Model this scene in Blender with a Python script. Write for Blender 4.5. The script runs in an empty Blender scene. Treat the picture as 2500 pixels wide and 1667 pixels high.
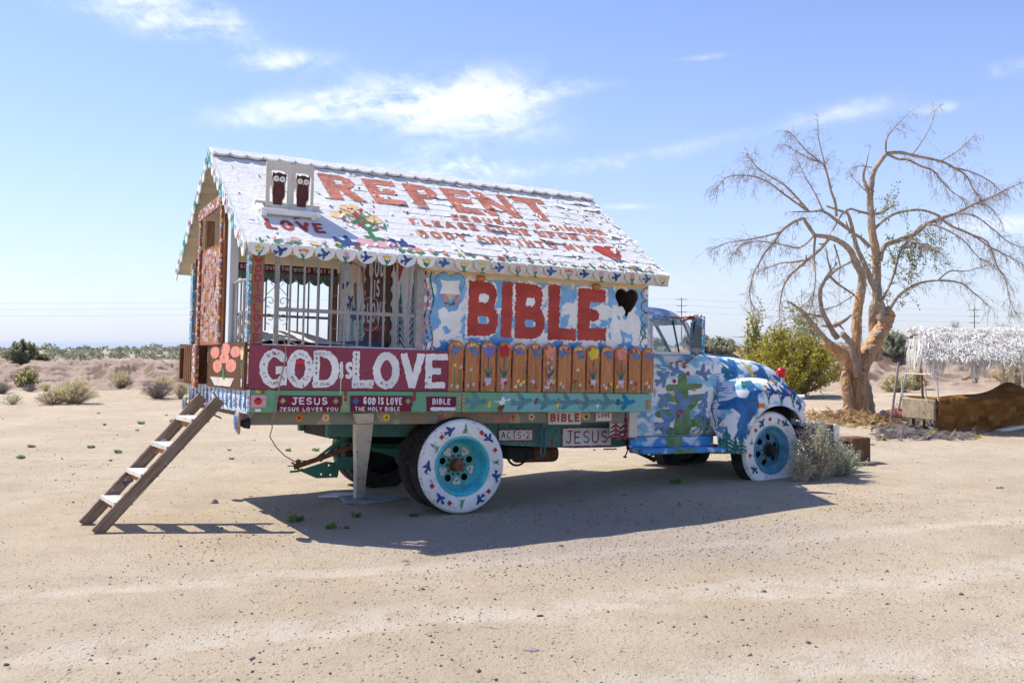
import bpy, bmesh, math, random
import numpy as np
from mathutils import Vector, Matrix
from mathutils.bvhtree import BVHTree
random.seed(7)
RN = np.random.RandomState(11)
HAZE = True
sc = bpy.context.scene
COL = sc.collection
# ------------------------------------------------------------------ camera
F_PX, CX, CY, HZ, EYE = 2430.0, 1250.0, 833.5, 842.0, 1.65
PITCH = math.atan((HZ - CY) / F_PX)
cam = bpy.data.cameras.new('camera'); camo = bpy.data.objects.new('camera', cam); COL.objects.link(camo)
cam.sensor_width = 36.0; cam.lens = 36.0 * F_PX / 2500.0
cam.clip_start = 0.1; cam.clip_end = 60000.0
camo.location = (0, 0, EYE); camo.rotation_euler = (math.pi / 2 + PITCH, 0, 0)
sc.camera = camo
# ------------------------------------------------------------------ light
SUN_AZ, SUN_EL = math.radians(-63.6), math.radians(53.5)      # azimuth measured from +Y towards +X
SUN_DIR = Vector((math.sin(SUN_AZ) * math.cos(SUN_EL), math.cos(SUN_AZ) * math.cos(SUN_EL), math.sin(SUN_EL)))
sl = bpy.data.lights.new('sun', 'SUN'); slo = bpy.data.objects.new('sun', sl); COL.objects.link(slo)
sl.energy = 4.1; sl.angle = math.radians(0.53); sl.color = (1.0, 0.95, 0.86)
slo.rotation_euler = SUN_DIR.to_track_quat('Z', 'Y').to_euler(); slo.location = (0, 0, 30)
sc.view_settings.view_transform = 'Standard'; sc.view_settings.look = 'None'
sc.view_settings.exposure = 0.63; sc.view_settings.gamma = 1.0; sc.view_settings.use_curve_mapping = False
world = bpy.data.worlds.new('World'); sc.world = world; world.use_nodes = True
def build_world():
    nt = world.node_tree; nt.nodes.clear(); L = nt.links
    out = nt.nodes.new('ShaderNodeOutputWorld'); bg = nt.nodes.new('ShaderNodeBackground'); L.new(bg.outputs[0], out.inputs[0])
    bg.inputs[1].default_value = 0.138
    sky = nt.nodes.new('ShaderNodeTexSky'); sky.sky_type = 'NISHITA'; sky.sun_disc = False
    sky.sun_elevation = SUN_EL; sky.sun_rotation = SUN_AZ % (2 * math.pi)
    sky.altitude = 0; sky.air_density = 1.0; sky.dust_density = 0.2; sky.ozone_density = 3.0
    tc = nt.nodes.new('ShaderNodeTexCoord'); sep = nt.nodes.new('ShaderNodeSeparateXYZ'); L.new(tc.outputs['Generated'], sep.inputs[0])
    def m(op, a, b=None, c=None):
        n = nt.nodes.new('ShaderNodeMath'); n.operation = op
        for i, v in enumerate((a, b, c)):
            if v is None: continue
            if isinstance(v, (int, float)): n.inputs[i].default_value = v
            else: L.new(v, n.inputs[i])
        return n.outputs[0]
    az = m('ARCTAN2', sep.outputs[0], sep.outputs[1]); el = m('ARCSINE', sep.outputs[2])
    def noise(sx, sy, det, rot=0.0, dist=0.0, off=0.0):
        ca, sa = math.cos(rot), math.sin(rot)
        u = m('ADD', m('MULTIPLY', az, ca * sx), m('MULTIPLY', el, sa * sx))
        v = m('ADD', m('MULTIPLY', az, -sa * sy), m('MULTIPLY', el, ca * sy))
        cb = nt.nodes.new('ShaderNodeCombineXYZ'); L.new(u, cb.inputs[0]); L.new(v, cb.inputs[1]); cb.inputs[2].default_value = off
        n = nt.nodes.new('ShaderNodeTexNoise'); n.inputs['Scale'].default_value = 1.0; n.inputs['Detail'].default_value = det
        n.inputs['Roughness'].default_value = 0.6; n.inputs['Distortion'].default_value = dist
        L.new(cb.outputs[0], n.inputs['Vector']); return n.outputs[0]
    def blob(px, py, rx, ry, amp=1.0, tilt=0.0):
        a0 = math.atan((px - CX) / F_PX); e0 = math.atan((HZ - py) / F_PX * math.cos(a0))
        ca, sa = math.cos(tilt), math.sin(tilt)
        da, de = m('SUBTRACT', az, a0), m('SUBTRACT', el, e0)
        u = m('MULTIPLY', m('ADD', m('MULTIPLY', da, ca), m('MULTIPLY', de, sa)), F_PX / rx)
        v = m('MULTIPLY', m('ADD', m('MULTIPLY', da, -sa), m('MULTIPLY', de, ca)), F_PX / ry)
        r2 = m('ADD', m('MULTIPLY', u, u), m('MULTIPLY', v, v))
        return m('MULTIPLY', m('EXPONENT', m('MULTIPLY', r2, -1.0)), amp)
    bl = [blob(720, 275, 230, 34, 1.0, 0.1), blob(1010, 225, 250, 62, 1.05, 0.10), blob(1190, 290, 190, 60, 1.0, -0.05),
          blob(1290, 230, 260, 26, 0.6, 0.12), blob(690, 150, 130, 26, 0.9, 0.1), blob(370, 28, 210, 55, 1.15, -0.06), blob(560, 60, 90, 30, .5, -.6),
          blob(1135, 400, 100, 36, 1.7, -0.1), blob(1000, 420, 130, 20, .6, -.1), blob(1420, 405, 240, 24, 0.6, 0.07), blob(1680, 355, 220, 20, 0.45, 0.15),
          blob(2070, 270, 140, 30, 0.65, 0.12), blob(2300, 262, 60, 16, 0.7), blob(2490, 165, 70, 24, 0.9), blob(2470, 545, 130, 22, 0.8),
          blob(1730, 138, 100, 9, 0.5, .05), blob(1480, 505, 120, 10, 0.6), blob(1240, 470, 200, 16, .5, -.05), blob(2330, 600, 300, 60, .45), blob(1700, 690, 250, 40, .5), blob(200, 690, 500, 90, .4)]
    tot = bl[0]
    for b in bl[1:]: tot = m('ADD', tot, b)
    wide = noise(2.2, 7.0, 3, 0.15, 0.3, 3.0)                      # thin cirrus over the rest of the sky
    base = m('MULTIPLY', m('MAXIMUM', m('SUBTRACT', wide, 0.52), 0.0), 1.1)
    tot = m('ADD', tot, base)
    n1 = noise(9.0, 30.0, 6, 0.18, 0.6, 0.0); n2 = noise(60.0, 95.0, 5, -0.5, 0.4, 5.0)
    nn = m('ADD', m('MULTIPLY', n1, 0.72), m('MULTIPLY', n2, 0.28))
    mask = nt.nodes.new('ShaderNodeMapRange'); mask.interpolation_type = 'SMOOTHSTEP'
    L.new(m('MULTIPLY', tot, m('ADD', m('MULTIPLY', m('SUBTRACT', nn, 0.5), 3.4), 0.62)), mask.inputs[0])
    mask.inputs[1].default_value = 0.05; mask.inputs[2].default_value = 1.25; mask.inputs[3].default_value = 0.0; mask.inputs[4].default_value = 0.75
    tint = nt.nodes.new('ShaderNodeMixRGB'); tint.blend_type = 'MULTIPLY'; tint.inputs[0].default_value = 1.0; L.new(sky.outputs[0], tint.inputs[1]); tint.inputs[2].default_value = (0.80, 0.765, 0.95, 1)
    hz = nt.nodes.new('ShaderNodeMixRGB'); L.new(m('MULTIPLY', m('EXPONENT', m('MULTIPLY', m('ABSOLUTE', el), -6.5)), 0.72), hz.inputs[0]); L.new(tint.outputs[0], hz.inputs[1]); hz.inputs[2].default_value = (3.0, 3.45, 4.2, 1)   # pale dusty air low over the desert, the same all round
    mix = nt.nodes.new('ShaderNodeMixRGB'); L.new(mask.outputs[0], mix.inputs[0]); L.new(hz.outputs[0], mix.inputs[1])
    mix.inputs[2].default_value = (5.9, 6.0, 6.15, 1)
    L.new(mix.outputs[0], bg.inputs[0])
build_world()
sc.cycles.volume_bounces = 0
sc.cycles.max_bounces = 5; sc.cycles.diffuse_bounces = 3; sc.cycles.glossy_bounces = 2; sc.cycles.transparent_max_bounces = 6
# ------------------------------------------------------------------ photo pixel helpers (2500 x 1667 pixels)
def ray(px, py):
    d = np.array([(px - CX) / F_PX, 1.0, -(py - CY) / F_PX]); c, s = math.cos(PITCH), math.sin(PITCH)
    return np.array([d[0], d[1] * c - d[2] * s, d[1] * s + d[2] * c])
EYEV = np.array([0, 0, EYE])
def _n(v): return v / np.linalg.norm(v)
EX = _n(ray(5700, 1000)); EY = ray(-77, 872); EY = _n(EY - EX * (EX @ EY)); EZ = np.cross(EX, EY)
_r = ray(1127, 1256); ORG = EYEV + _r * (-EYE / _r[2])           # where the outer rear tyre meets the soil
TRUCK_M = Matrix(((EX[0], EY[0], EZ[0], ORG[0]), (EX[1], EY[1], EZ[1], ORG[1]), (EX[2], EY[2], EZ[2], ORG[2]), (0, 0, 0, 1)))
def tw(X, Y, Z): return ORG + X * EX + Y * EY + Z * EZ
def wt(P): q = np.array(P) - ORG; return np.array([q @ EX, q @ EY, q @ EZ])
def at(px, py, y):                                                # point on a pixel's ray at world distance y
    r = ray(px, py); return EYEV + r * (y / r[1])
# ------------------------------------------------------------------ noise
def _hash(ix, iy, s):
    h = (ix.astype(np.int64) * 374761393 + iy.astype(np.int64) * 668265263 + s * 974634777) & 0x7fffffff
    h = ((h ^ (h >> 13)) * 1274126177) & 0x7fffffff
    return ((h ^ (h >> 16)) & 0xffff) / 65535.0
def vnoise(x, y, s=0):
    x = np.asarray(x, float); y = np.asarray(y, float); ix = np.floor(x); iy = np.floor(y); fx = x - ix; fy = y - iy
    fx = fx * fx * (3 - 2 * fx); fy = fy * fy * (3 - 2 * fy)
    a = _hash(ix, iy, s); b = _hash(ix + 1, iy, s); c = _hash(ix, iy + 1, s); d = _hash(ix + 1, iy + 1, s)
    return (a * (1 - fx) + b * fx) * (1 - fy) + (c * (1 - fx) + d * fx) * fy - 0.5
def fbm(x, y, o=4, s=0):
    t = 0.0; a = 1.0
    for i in range(o): t = t + a * vnoise(x * 2 ** i, y * 2 ** i, s + i * 17); a *= 0.5
    return t
def sstep(a, b, x): t = np.clip((x - a) / (b - a), 0, 1); return t * t * (3 - 2 * t)
# ------------------------------------------------------------------ materials
MATS = {}
class NM:
    def __init__(s, name, rough=0.85, spec=0.25):
        s.m = bpy.data.materials.new(name); s.m.use_nodes = True; s.nt = s.m.node_tree; s.L = s.nt.links
        s.b = s.nt.nodes['Principled BSDF']; s.b.inputs['Roughness'].default_value = rough; s.b.inputs['Specular IOR Level'].default_value = spec
        s.tc = s.nt.nodes.new('ShaderNodeTexCoord'); MATS[name] = s.m
    def n(s, t, **k):
        n = s.nt.nodes.new(t)
        for a, v in k.items(): setattr(n, a, v)
        return n
    def coord(s, scale=(1, 1, 1), world=False, rnd=False):
        mp = s.n('ShaderNodeMapping'); mp.inputs['Scale'].default_value = scale
        if world: g = s.n('ShaderNodeNewGeometry'); s.L.new(g.outputs['Position'], mp.inputs[0])
        else: s.L.new(s.tc.outputs['Object'], mp.inputs[0])
        if rnd:
            oi = s.n('ShaderNodeObjectInfo'); v = s.n('ShaderNodeVectorMath', operation='SCALE'); v.inputs[0].default_value = (37, 51, 23)
            s.L.new(oi.outputs['Random'], v.inputs['Scale']); s.L.new(v.outputs[0], mp.inputs['Location'])
        return mp.outputs[0]
    def noise(s, vec, scale, det=4, rough=0.55, dist=0.0):
        n = s.n('ShaderNodeTexNoise'); n.inputs['Scale'].default_value = scale; n.inputs['Detail'].default_value = det
        n.inputs['Roughness'].default_value = rough; n.inputs['Distortion'].default_value = dist; s.L.new(vec, n.inputs['Vector']); return n.outputs[0]
    def ramp(s, fac, a, b, lo=0.0, hi=1.0, smooth=True):
        r = s.n('ShaderNodeMapRange'); r.interpolation_type = 'SMOOTHSTEP' if smooth else 'LINEAR'
        s.L.new(fac, r.inputs[0])
        for i, v in enumerate((a, b, lo, hi)): r.inputs[i + 1].default_value = v
        return r.outputs[0]
    def mix(s, fac, a, b, mode='MIX'):
        n = s.n('ShaderNodeMixRGB', blend_type=mode)
        if isinstance(fac, (int, float)): n.inputs[0].default_value = fac
        else: s.L.new(fac, n.inputs[0])
        for i, v in ((1, a), (2, b)):
            if isinstance(v, tuple): n.inputs[i].default_value = v + (1,) if len(v) == 3 else v
            else: s.L.new(v, n.inputs[i])
        return n.outputs[0]
    def math(s, op, a, b=None):
        n = s.n('ShaderNodeMath', operation=op)
        for i, v in enumerate((a, b)):
            if v is None: continue
            if isinstance(v, (int, float)): n.inputs[i].default_value = v
            else: s.L.new(v, n.inputs[i])
        return n.outputs[0]
    def bump(s, h, strength=0.3, dist=0.01):
        b = s.n('ShaderNodeBump'); b.inputs['Strength'].default_value = strength; b.inputs['Distance'].default_value = dist
        s.L.new(h, b.inputs['Height']); s.L.new(b.outputs[0], s.b.inputs['Normal'])
    def color(s, c):
        if isinstance(c, tuple): s.b.inputs['Base Color'].default_value = c + (1,)
        else: s.L.new(c, s.b.inputs['Base Color'])
def mul(c, k): return tuple(min(1.0, x * k) for x in c)
def M(name, col=None, var=0.18, scale=7.0, rough=0.85, bump=0.25, spec=0.25, dirt=0.0, dirtc=(0.22, 0.16, 0.11), st=(1, 1, 1)):
    if name in MATS: return MATS[name]
    s = NM(name, rough, spec); v = s.coord(st, rnd=True)
    n1 = s.noise(v, scale, 5, 0.65); c = s.mix(s.ramp(n1, 0.3, 0.7), mul(col, 1 - var), mul(col, 1 + var))
    n2 = s.noise(v, scale * 7, 3, 0.6)
    c = s.mix(s.ramp(n2, 0.35, 0.75, 0, 0.35), c, mul(col, 1 - 1.6 * var))
    if dirt > 0:
        n3 = s.noise(v, scale * 1.7, 6, 0.75, 0.6); c = s.mix(s.ramp(n3, 0.66 - dirt, 0.72 - dirt * 0.6, 0, 1), c, dirtc)
    s.color(c); s.bump(n2, bump, 0.004); return s.m
def Mchip(name, col, under, thr=0.62, scale=9.0, rough=0.7, bump=0.5, st=(1, 1, 1), var=0.12):
    """old paint: mottled coat flaking off an undercoat in patches"""
    s = NM(name, rough, 0.3); v = s.coord(st, rnd=True)
    n1 = s.noise(v, scale * 0.5, 5, 0.6); c = s.mix(s.ramp(n1, 0.3, 0.7), mul(col, 1 - var), mul(col, 1 + var))
    n2 = s.noise(v, scale * 3.0, 6, 0.75, 0.5); k = s.ramp(n2, thr, thr + 0.03)
    c = s.mix(k, c, under); n3 = s.noise(v, scale * 9, 3); c = s.mix(s.ramp(n3, 0.55, 0.8, 0, 0.3), c, mul(col, 0.55))
    s.color(c); s.bump(s.math('SUBTRACT', n3, s.math('MULTIPLY', k, 0.7)), bump, 0.004); return s.m
def Mwood(name, c1, c2, axis=0, scale=5.0, rough=0.85, stretch=16, bump=0.6, dirt=None):
    s = NM(name, rough, 0.2); st = [stretch, stretch, stretch]; st[axis] = 1.2; v = s.coord(tuple(st), rnd=True)
    n1 = s.noise(v, scale * 0.6, 6, 0.7, 0.9); c = s.mix(s.ramp(n1, 0.32, 0.68), c1, c2)
    n2 = s.noise(v, scale * 3, 3, 0.6); c = s.mix(s.ramp(n2, 0.55, 0.75, 0, 0.7), c, mul(c2, 0.45))
    if dirt:
        v2 = s.coord((1, 1, 1), rnd=True); n3 = s.noise(v2, 6, 6, 0.75, 0.4); c = s.mix(s.ramp(n3, 0.58, 0.64), c, dirt)
    s.color(c); s.bump(n2, bump, 0.005); return s.m
def Mcloud(name, blue, blue2, white, scale=3.4, seed=0.0, wthr=0.5, st=(1, 1, 1.7)):
    """hand-painted sky: blue ground, rounded white clouds with brushy rims"""
    s = NM(name, 0.55, 0.35); v = s.coord(st)
    off = s.n('ShaderNodeVectorMath', operation='ADD'); s.L.new(v, off.inputs[0]); off.inputs[1].default_value = (seed, seed * 0.7, seed * 1.3); v = off.outputs[0]
    n1 = s.noise(v, scale, 2, 0.45, 0.5); nf = s.noise(v, scale * 16, 4, 0.7)
    e = s.math('ADD', n1, s.math('MULTIPLY', s.math('SUBTRACT', nf, 0.5), 0.06))
    cb = s.mix(s.ramp(s.noise(v, scale * 0.8, 3), 0.35, 0.65), blue, blue2)
    cb = s.mix(s.ramp(e, wthr - 0.07, wthr - 0.015, 0, 0.55), cb, white)
    c = s.mix(s.ramp(e, wthr, wthr + 0.012), cb, white)
    g = s.noise(v, scale * 30, 4, 0.7); c = s.mix(s.ramp(g, 0.60, 0.70, 0, 0.5), c, (0.34, 0.32, 0.29)); br = s.noise(s.coord((2, 2, 26)), 5, 4, 0.7); c = s.mix(s.ramp(br, 0.5, 0.7, 0, 0.28), c, (0.62, 0.70, 0.74)); c = s.mix(s.ramp(s.noise(v, 11, 6, 0.8), 0.67, 0.70), c, (0.33, 0.24, 0.17))
    s.color(c); s.bump(nf, 0.35, 0.004); return s.m
# ------------------------------------------------------------------ object helpers
def obj(name, me, parent=None, **props):
    o = bpy.data.objects.new(name, me); COL.objects.link(o)
    if parent is not None: o.parent = parent
    for k, v in props.items(): o[k] = v
    return o
def empty(name, label, cat, loc=(0, 0, 0), group=None, mat=None):
    o = bpy.data.objects.new(name, None); COL.objects.link(o); o.empty_display_size = 0.2
    if mat is not None: o.matrix_world = mat
    else: o.location = loc
    o['label'] = label; o['category'] = cat
    if group: o['group'] = group
    return o
def tag(o, label=None, cat=None, group=None, kind=None):
    for k, v in (('label', label), ('category', cat), ('group', group), ('kind', kind)):
        if v: o[k] = v
    return o
class MB:
    def __init__(s): s.v = []; s.f = []; s.m = []
    def add(s, vs, fs, mi=0):
        o = len(s.v); s.v += [tuple(map(float, p)) for p in vs]; s.f += [tuple(i + o for i in f) for f in fs]
        s.m += [mi] * len(fs) if isinstance(mi, int) else list(mi); return s
    def box(s, x0, x1, y0, y1, z0, z1, mi=0, bv=0.0):
        if bv > 0:
            b = min(bv, abs(x1 - x0) / 3, abs(y1 - y0) / 3, abs(z1 - z0) / 3)
            xs = (x0, x1); ys = (y0, y1); zs = (z0, z1); vs = []; idx = {}
            for i in (0, 1):
                for j in (0, 1):
                    for k in (0, 1):
                        sx, sy, sz = 1 - 2 * i, 1 - 2 * j, 1 - 2 * k
                        for a in range(3):
                            d = [b * sx, b * sy, b * sz]; d[a] = 0.0
                            idx[(i, j, k, a)] = len(vs); vs.append((xs[i] + d[0], ys[j] + d[1], zs[k] + d[2]))
            fs = []
            for i in (0, 1): fs.append([idx[(i, j, k, 0)] for j, k in ((0, 0), (1, 0), (1, 1), (0, 1))][::1 if i else -1])
            for j in (0, 1): fs.append([idx[(i, j, k, 1)] for i, k in ((0, 0), (1, 0), (1, 1), (0, 1))][::-1 if j else 1])
            for k in (0, 1): fs.append([idx[(i, j, k, 2)] for i, j in ((0, 0), (1, 0), (1, 1), (0, 1))][::1 if k else -1])
            for i in (0, 1):
                for j in (0, 1): fs.append([idx[(i, j, 0, 0)], idx[(i, j, 1, 0)], idx[(i, j, 1, 1)], idx[(i, j, 0, 1)]])
            for i in (0, 1):
                for k in (0, 1): fs.append([idx[(i, 0, k, 0)], idx[(i, 1, k, 0)], idx[(i, 1, k, 2)], idx[(i, 0, k, 2)]])
            for j in (0, 1):
                for k in (0, 1): fs.append([idx[(0, j, k, 1)], idx[(1, j, k, 1)], idx[(1, j, k, 2)], idx[(0, j, k, 2)]])
            for i in (0, 1):
                for j in (0, 1):
                    for k in (0, 1): fs.append([idx[(i, j, k, a)] for a in range(3)])
            return s.add(vs, fs, mi)
        vs = [(x, y, z) for x in (x0, x1) for y in (y0, y1) for z in (z0, z1)]
        return s.add(vs, [(0, 1, 3, 2), (4, 6, 7, 5), (0, 4, 5, 1), (2, 3, 7, 6), (0, 2, 6, 4), (1, 5, 7, 3)], mi)
    def bar(s, a, b, w, h, up=(0, 0, 1), mi=0):
        a = Vector(a); b = Vector(b); d = (b - a).normalized(); u = Vector(up); sx = d.cross(u).normalized(); sy = sx.cross(d).normalized()
        vs = [p + sx * (i * w / 2) + sy * (j * h / 2) for p in (a, b) for i, j in ((-1, -1), (1, -1), (1, 1), (-1, 1))]
        return s.add(vs, [(0, 1, 2, 3), (7, 6, 5, 4), (0, 4, 5, 1), (1, 5, 6, 2), (2, 6, 7, 3), (3, 7, 4, 0)], mi)
    def tube(s, pts, rad, n=6, mi=0, caps=True, jit=0.0):
        pts = [Vector(p) for p in pts]; k = len(pts); rad = [rad] * k if isinstance(rad, (int, float)) else rad
        ref = Vector((0.31, 0.22, 0.92)); vs = []
        for i, p in enumerate(pts):
            d = (pts[min(i + 1, k - 1)] - pts[max(i - 1, 0)])
            d = d.normalized() if d.length > 1e-9 else Vector((0, 0, 1))
            a = d.cross(ref)
            if a.length < 1e-3: a = d.cross(Vector((1, 0, 0)))
            a.normalize(); b = d.cross(a)
            for j in range(n):
                t = 2 * math.pi * j / n; r = rad[i] * (1 + (random.uniform(-jit, jit) if jit else 0)); vs.append(p + a * (math.cos(t) * r) + b * (math.sin(t) * r))
        fs = [(i * n + j, i * n + (j + 1) % n, (i + 1) * n + (j + 1) % n, (i + 1) * n + j) for i in range(k - 1) for j in range(n)]
        if caps: fs += [tuple(range(n))[::-1], tuple((k - 1) * n + j for j in range(n))]
        return s.add(vs, fs, mi)
    def grid(s, P, mi=0, close=False):
        """P[i][j] -> points"""
        a = len(P); b = len(P[0]); vs = [p for r in P for p in r]
        fs = [(i * b + j, (i + 1) * b + j, (i + 1) * b + j + 1, i * b + j + 1) for i in range(a - 1) for j in range(b - 1)]
        if close: fs += [(i * b + b - 1, (i + 1) * b + b - 1, (i + 1) * b, i * b) for i in range(a - 1)]
        return s.add(vs, fs, mi)
    def lathe(s, prof, c, n=48, mi=0, axis='Y', rf=None):
        vs = []; k = len(prof)
        for i in range(n):
            t = 2 * math.pi * i / n; ct, st = math.cos(t), math.sin(t)
            for j, (r, h) in enumerate(prof):
                rr = r + (rf(i, j) if rf else 0)
                vs.append((c[0] + rr * ct, c[1] + h, c[2] + rr * st) if axis == 'Y' else ((c[0] + rr * ct, c[1] + rr * st, c[2] + h) if axis == 'Z' else (c[0] + h, c[1] + rr * ct, c[2] + rr * st)))
        fs = []; ms = []
        for i in range(n):
            for j in range(k - 1):
                fs.append((i * k + j, ((i + 1) % n) * k + j, ((i + 1) % n) * k + j + 1, i * k + j + 1)); ms.append(mi if isinstance(mi, int) else mi[j])
        return s.add(vs, fs, ms)
    def mesh(s, name, mats, smooth=False, fix=True):
        me = bpy.data.meshes.new(name); me.from_pydata(s.v, [], s.f)
        for m in (mats if isinstance(mats, (list, tuple)) else [mats]): me.materials.append(m)
        me.polygons.foreach_set('material_index', s.m)
        if smooth: me.polygons.foreach_set('use_smooth', [True] * len(s.f))
        if fix:
            bm = bmesh.new(); bm.from_mesh(me); bmesh.ops.recalc_face_normals(bm, faces=bm.faces); bm.to_mesh(me); bm.free()
        me.update(); return me
    def build(s, name, mats, parent=None, smooth=False, fix=True, **p): return obj(name, s.mesh(name, mats, smooth, fix), parent, **p)
    def bvh(s): return BVHTree.FromPolygons([Vector(v) for v in s.v], s.f)
# ------------------------------------------------------------------ 2-D shapes as distance fields
def sd_poly(X, Y, P):
    d = np.full(X.shape, 1e9); sg = np.ones(X.shape); n = len(P)
    for i in range(n):
        ax, ay = P[i]; bx, by = P[i - 1]; ex, ey = bx - ax, by - ay; wx, wy = X - ax, Y - ay
        t = np.clip((wx * ex + wy * ey) / (ex * ex + ey * ey + 1e-12), 0, 1); dx, dy = wx - ex * t, wy - ey * t
        d = np.minimum(d, dx * dx + dy * dy); c1 = Y >= ay; c2 = Y < by; c3 = ex * wy > ey * wx
        fl = (c1 & c2 & c3) | (~c1 & ~c2 & ~c3); sg = np.where(fl, -sg, sg)
    return sg * np.sqrt(d)
def sdf(prims, X, Y):
    D = np.full(X.shape, 1e9)
    for p in prims:
        k = p[0]
        if k == 'c': d = np.hypot(X - p[1], Y - p[2]) - p[3]
        elif k == 'l':
            _, x0, y0, x1, y1, r0, r1 = p; dx, dy = x1 - x0, y1 - y0
            t = np.clip(((X - x0) * dx + (Y - y0) * dy) / (dx * dx + dy * dy + 1e-12), 0, 1); d = np.hypot(X - x0 - dx * t, Y - y0 - dy * t) - (r0 + (r1 - r0) * t)
        elif k == 'b':
            _, x0, y0, x1, y1, r = p; L = math.hypot(x1 - x0, y1 - y0) + 1e-9; ux, uy = (x1 - x0) / L, (y1 - y0) / L
            a = (X - (x0 + x1) / 2) * ux + (Y - (y0 + y1) / 2) * uy; b = -(X - x0) * uy + (Y - y0) * ux
            d = np.maximum(np.abs(a) - L / 2 - r, np.abs(b) - r)
        elif k == 'p': d = sd_poly(X, Y, p[1])
        elif k == '-': d = None; D = np.maximum(D, -sdf(p[1], X, Y)); continue
        D = np.minimum(D, d)
    return D
def bounds(prims):
    xs = []; ys = []
    for p in prims:
        if p[0] == 'c': xs += [p[1] - p[3], p[1] + p[3]]; ys += [p[2] - p[3], p[2] + p[3]]
        elif p[0] in 'lb': r = max(p[5:]) * 1.5; xs += [p[1] - r, p[1] + r, p[3] - r, p[3] + r]; ys += [p[2] - r, p[2] + r, p[4] - r, p[4] + r]
        elif p[0] == 'p': xs += [q[0] for q in p[1]]; ys += [q[1] for q in p[1]]
    return min(xs), max(xs), min(ys), max(ys)
def xf(prims, s=1.0, rot=0.0, dx=0.0, dy=0.0, flip=False, sy=None):
    sy = s if sy is None else sy; ca, sa = math.cos(rot), math.sin(rot)
    def T(x, y): x = (-x if flip else x) * s; y = y * sy; return x * ca - y * sa + dx, x * sa + y * ca + dy
    out = []; k = math.sqrt(abs(s * sy))
    for p in prims:
        if p[0] == 'c': out.append(('c',) + T(p[1], p[2]) + (p[3] * k,))
        elif p[0] == 'l': out.append(('l',) + T(p[1], p[2]) + T(p[3], p[4]) + (p[5] * k, p[6] * k))
        elif p[0] == 'b': out.append(('b',) + T(p[1], p[2]) + T(p[3], p[4]) + (p[5] * k,))
        elif p[0] == 'p': out.append(('p', [T(*q) for q in p[1]]))
        elif p[0] == '-': out.append(('-', xf(p[1], s, rot, dx, dy, flip, sy)))
    return out
def march(prims, cell, rough=0.0, freq=40.0):
    x0, x1, y0, y1 = bounds(prims); pad = cell * 1.5 + rough * 2
    xs = np.arange(x0 - pad, x1 + pad + cell, cell); ys = np.arange(y0 - pad, y1 + pad + cell, cell)
    X, Y = np.meshgrid(xs, ys); S = sdf(prims, X, Y)
    if rough > 0:
        sd = RN.randint(1, 9999); S = S + rough * 2.0 * (vnoise(X * freq, Y * freq, sd) + 0.8 * vnoise(X * freq * 2.7, Y * freq * 2.7, sd + 5))
    ny, nx = X.shape; N = ny * nx; id_ = np.arange(N).reshape(ny, nx); a, b, c, d = id_[:-1, :-1].ravel(), id_[:-1, 1:].ravel(), id_[1:, 1:].ravel(), id_[1:, :-1].ravel()
    T = np.concatenate([np.stack([a, b, c], 1), np.stack([a, c, d], 1)]); v = S.ravel(); v = np.where(np.abs(v) < 1e-9, 1e-9, v); ins = v[T] < 0; cnt = ins.sum(1)
    tris = []; T3 = T[cnt == 3]; tris.append(np.stack([T3 * N + T3], 0)[0]) if len(T3) else None
    def ek(p, q): return np.minimum(p, q) * N + np.maximum(p, q)
    for k in range(3):
        q = T[(cnt == 1) & ins[:, k]]
        if len(q): A, B, C_ = q[:, k], q[:, (k + 1) % 3], q[:, (k + 2) % 3]; tris.append(np.stack([A * N + A, ek(A, B), ek(A, C_)], 1))
        q = T[(cnt == 2) & ~ins[:, k]]
        if len(q):
            A, B, C_ = q[:, k], q[:, (k + 1) % 3], q[:, (k + 2) % 3]
            tris.append(np.stack([ek(A, B), B * N + B, C_ * N + C_], 1)); tris.append(np.stack([ek(A, B), C_ * N + C_, ek(A, C_)], 1))
    if not tris: return np.zeros((0, 2)), np.zeros((0, 3), int)
    K = np.concatenate(tris); uk, inv = np.unique(K.ravel(), return_inverse=True); i, j = uk // N, uk % N
    xf_, yf_ = X.ravel(), Y.ravel(); t = np.where(i == j, 0.0, v[i] / (v[i] - v[j] + 1e-15))
    return np.stack([xf_[i] + (xf_[j] - xf_[i]) * t, yf_[i] + (yf_[j] - yf_[i]) * t], 1), inv.reshape(-1, 3)
def tidy(pt, tr):
    """drop slivers"""
    return pt, tr
FR_SIDE = ((1, 0, 0), (0, 0, 1), (0, -1, 0)); FR_REAR = ((0, -1, 0), (0, 0, 1), (-1, 0, 0))
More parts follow.
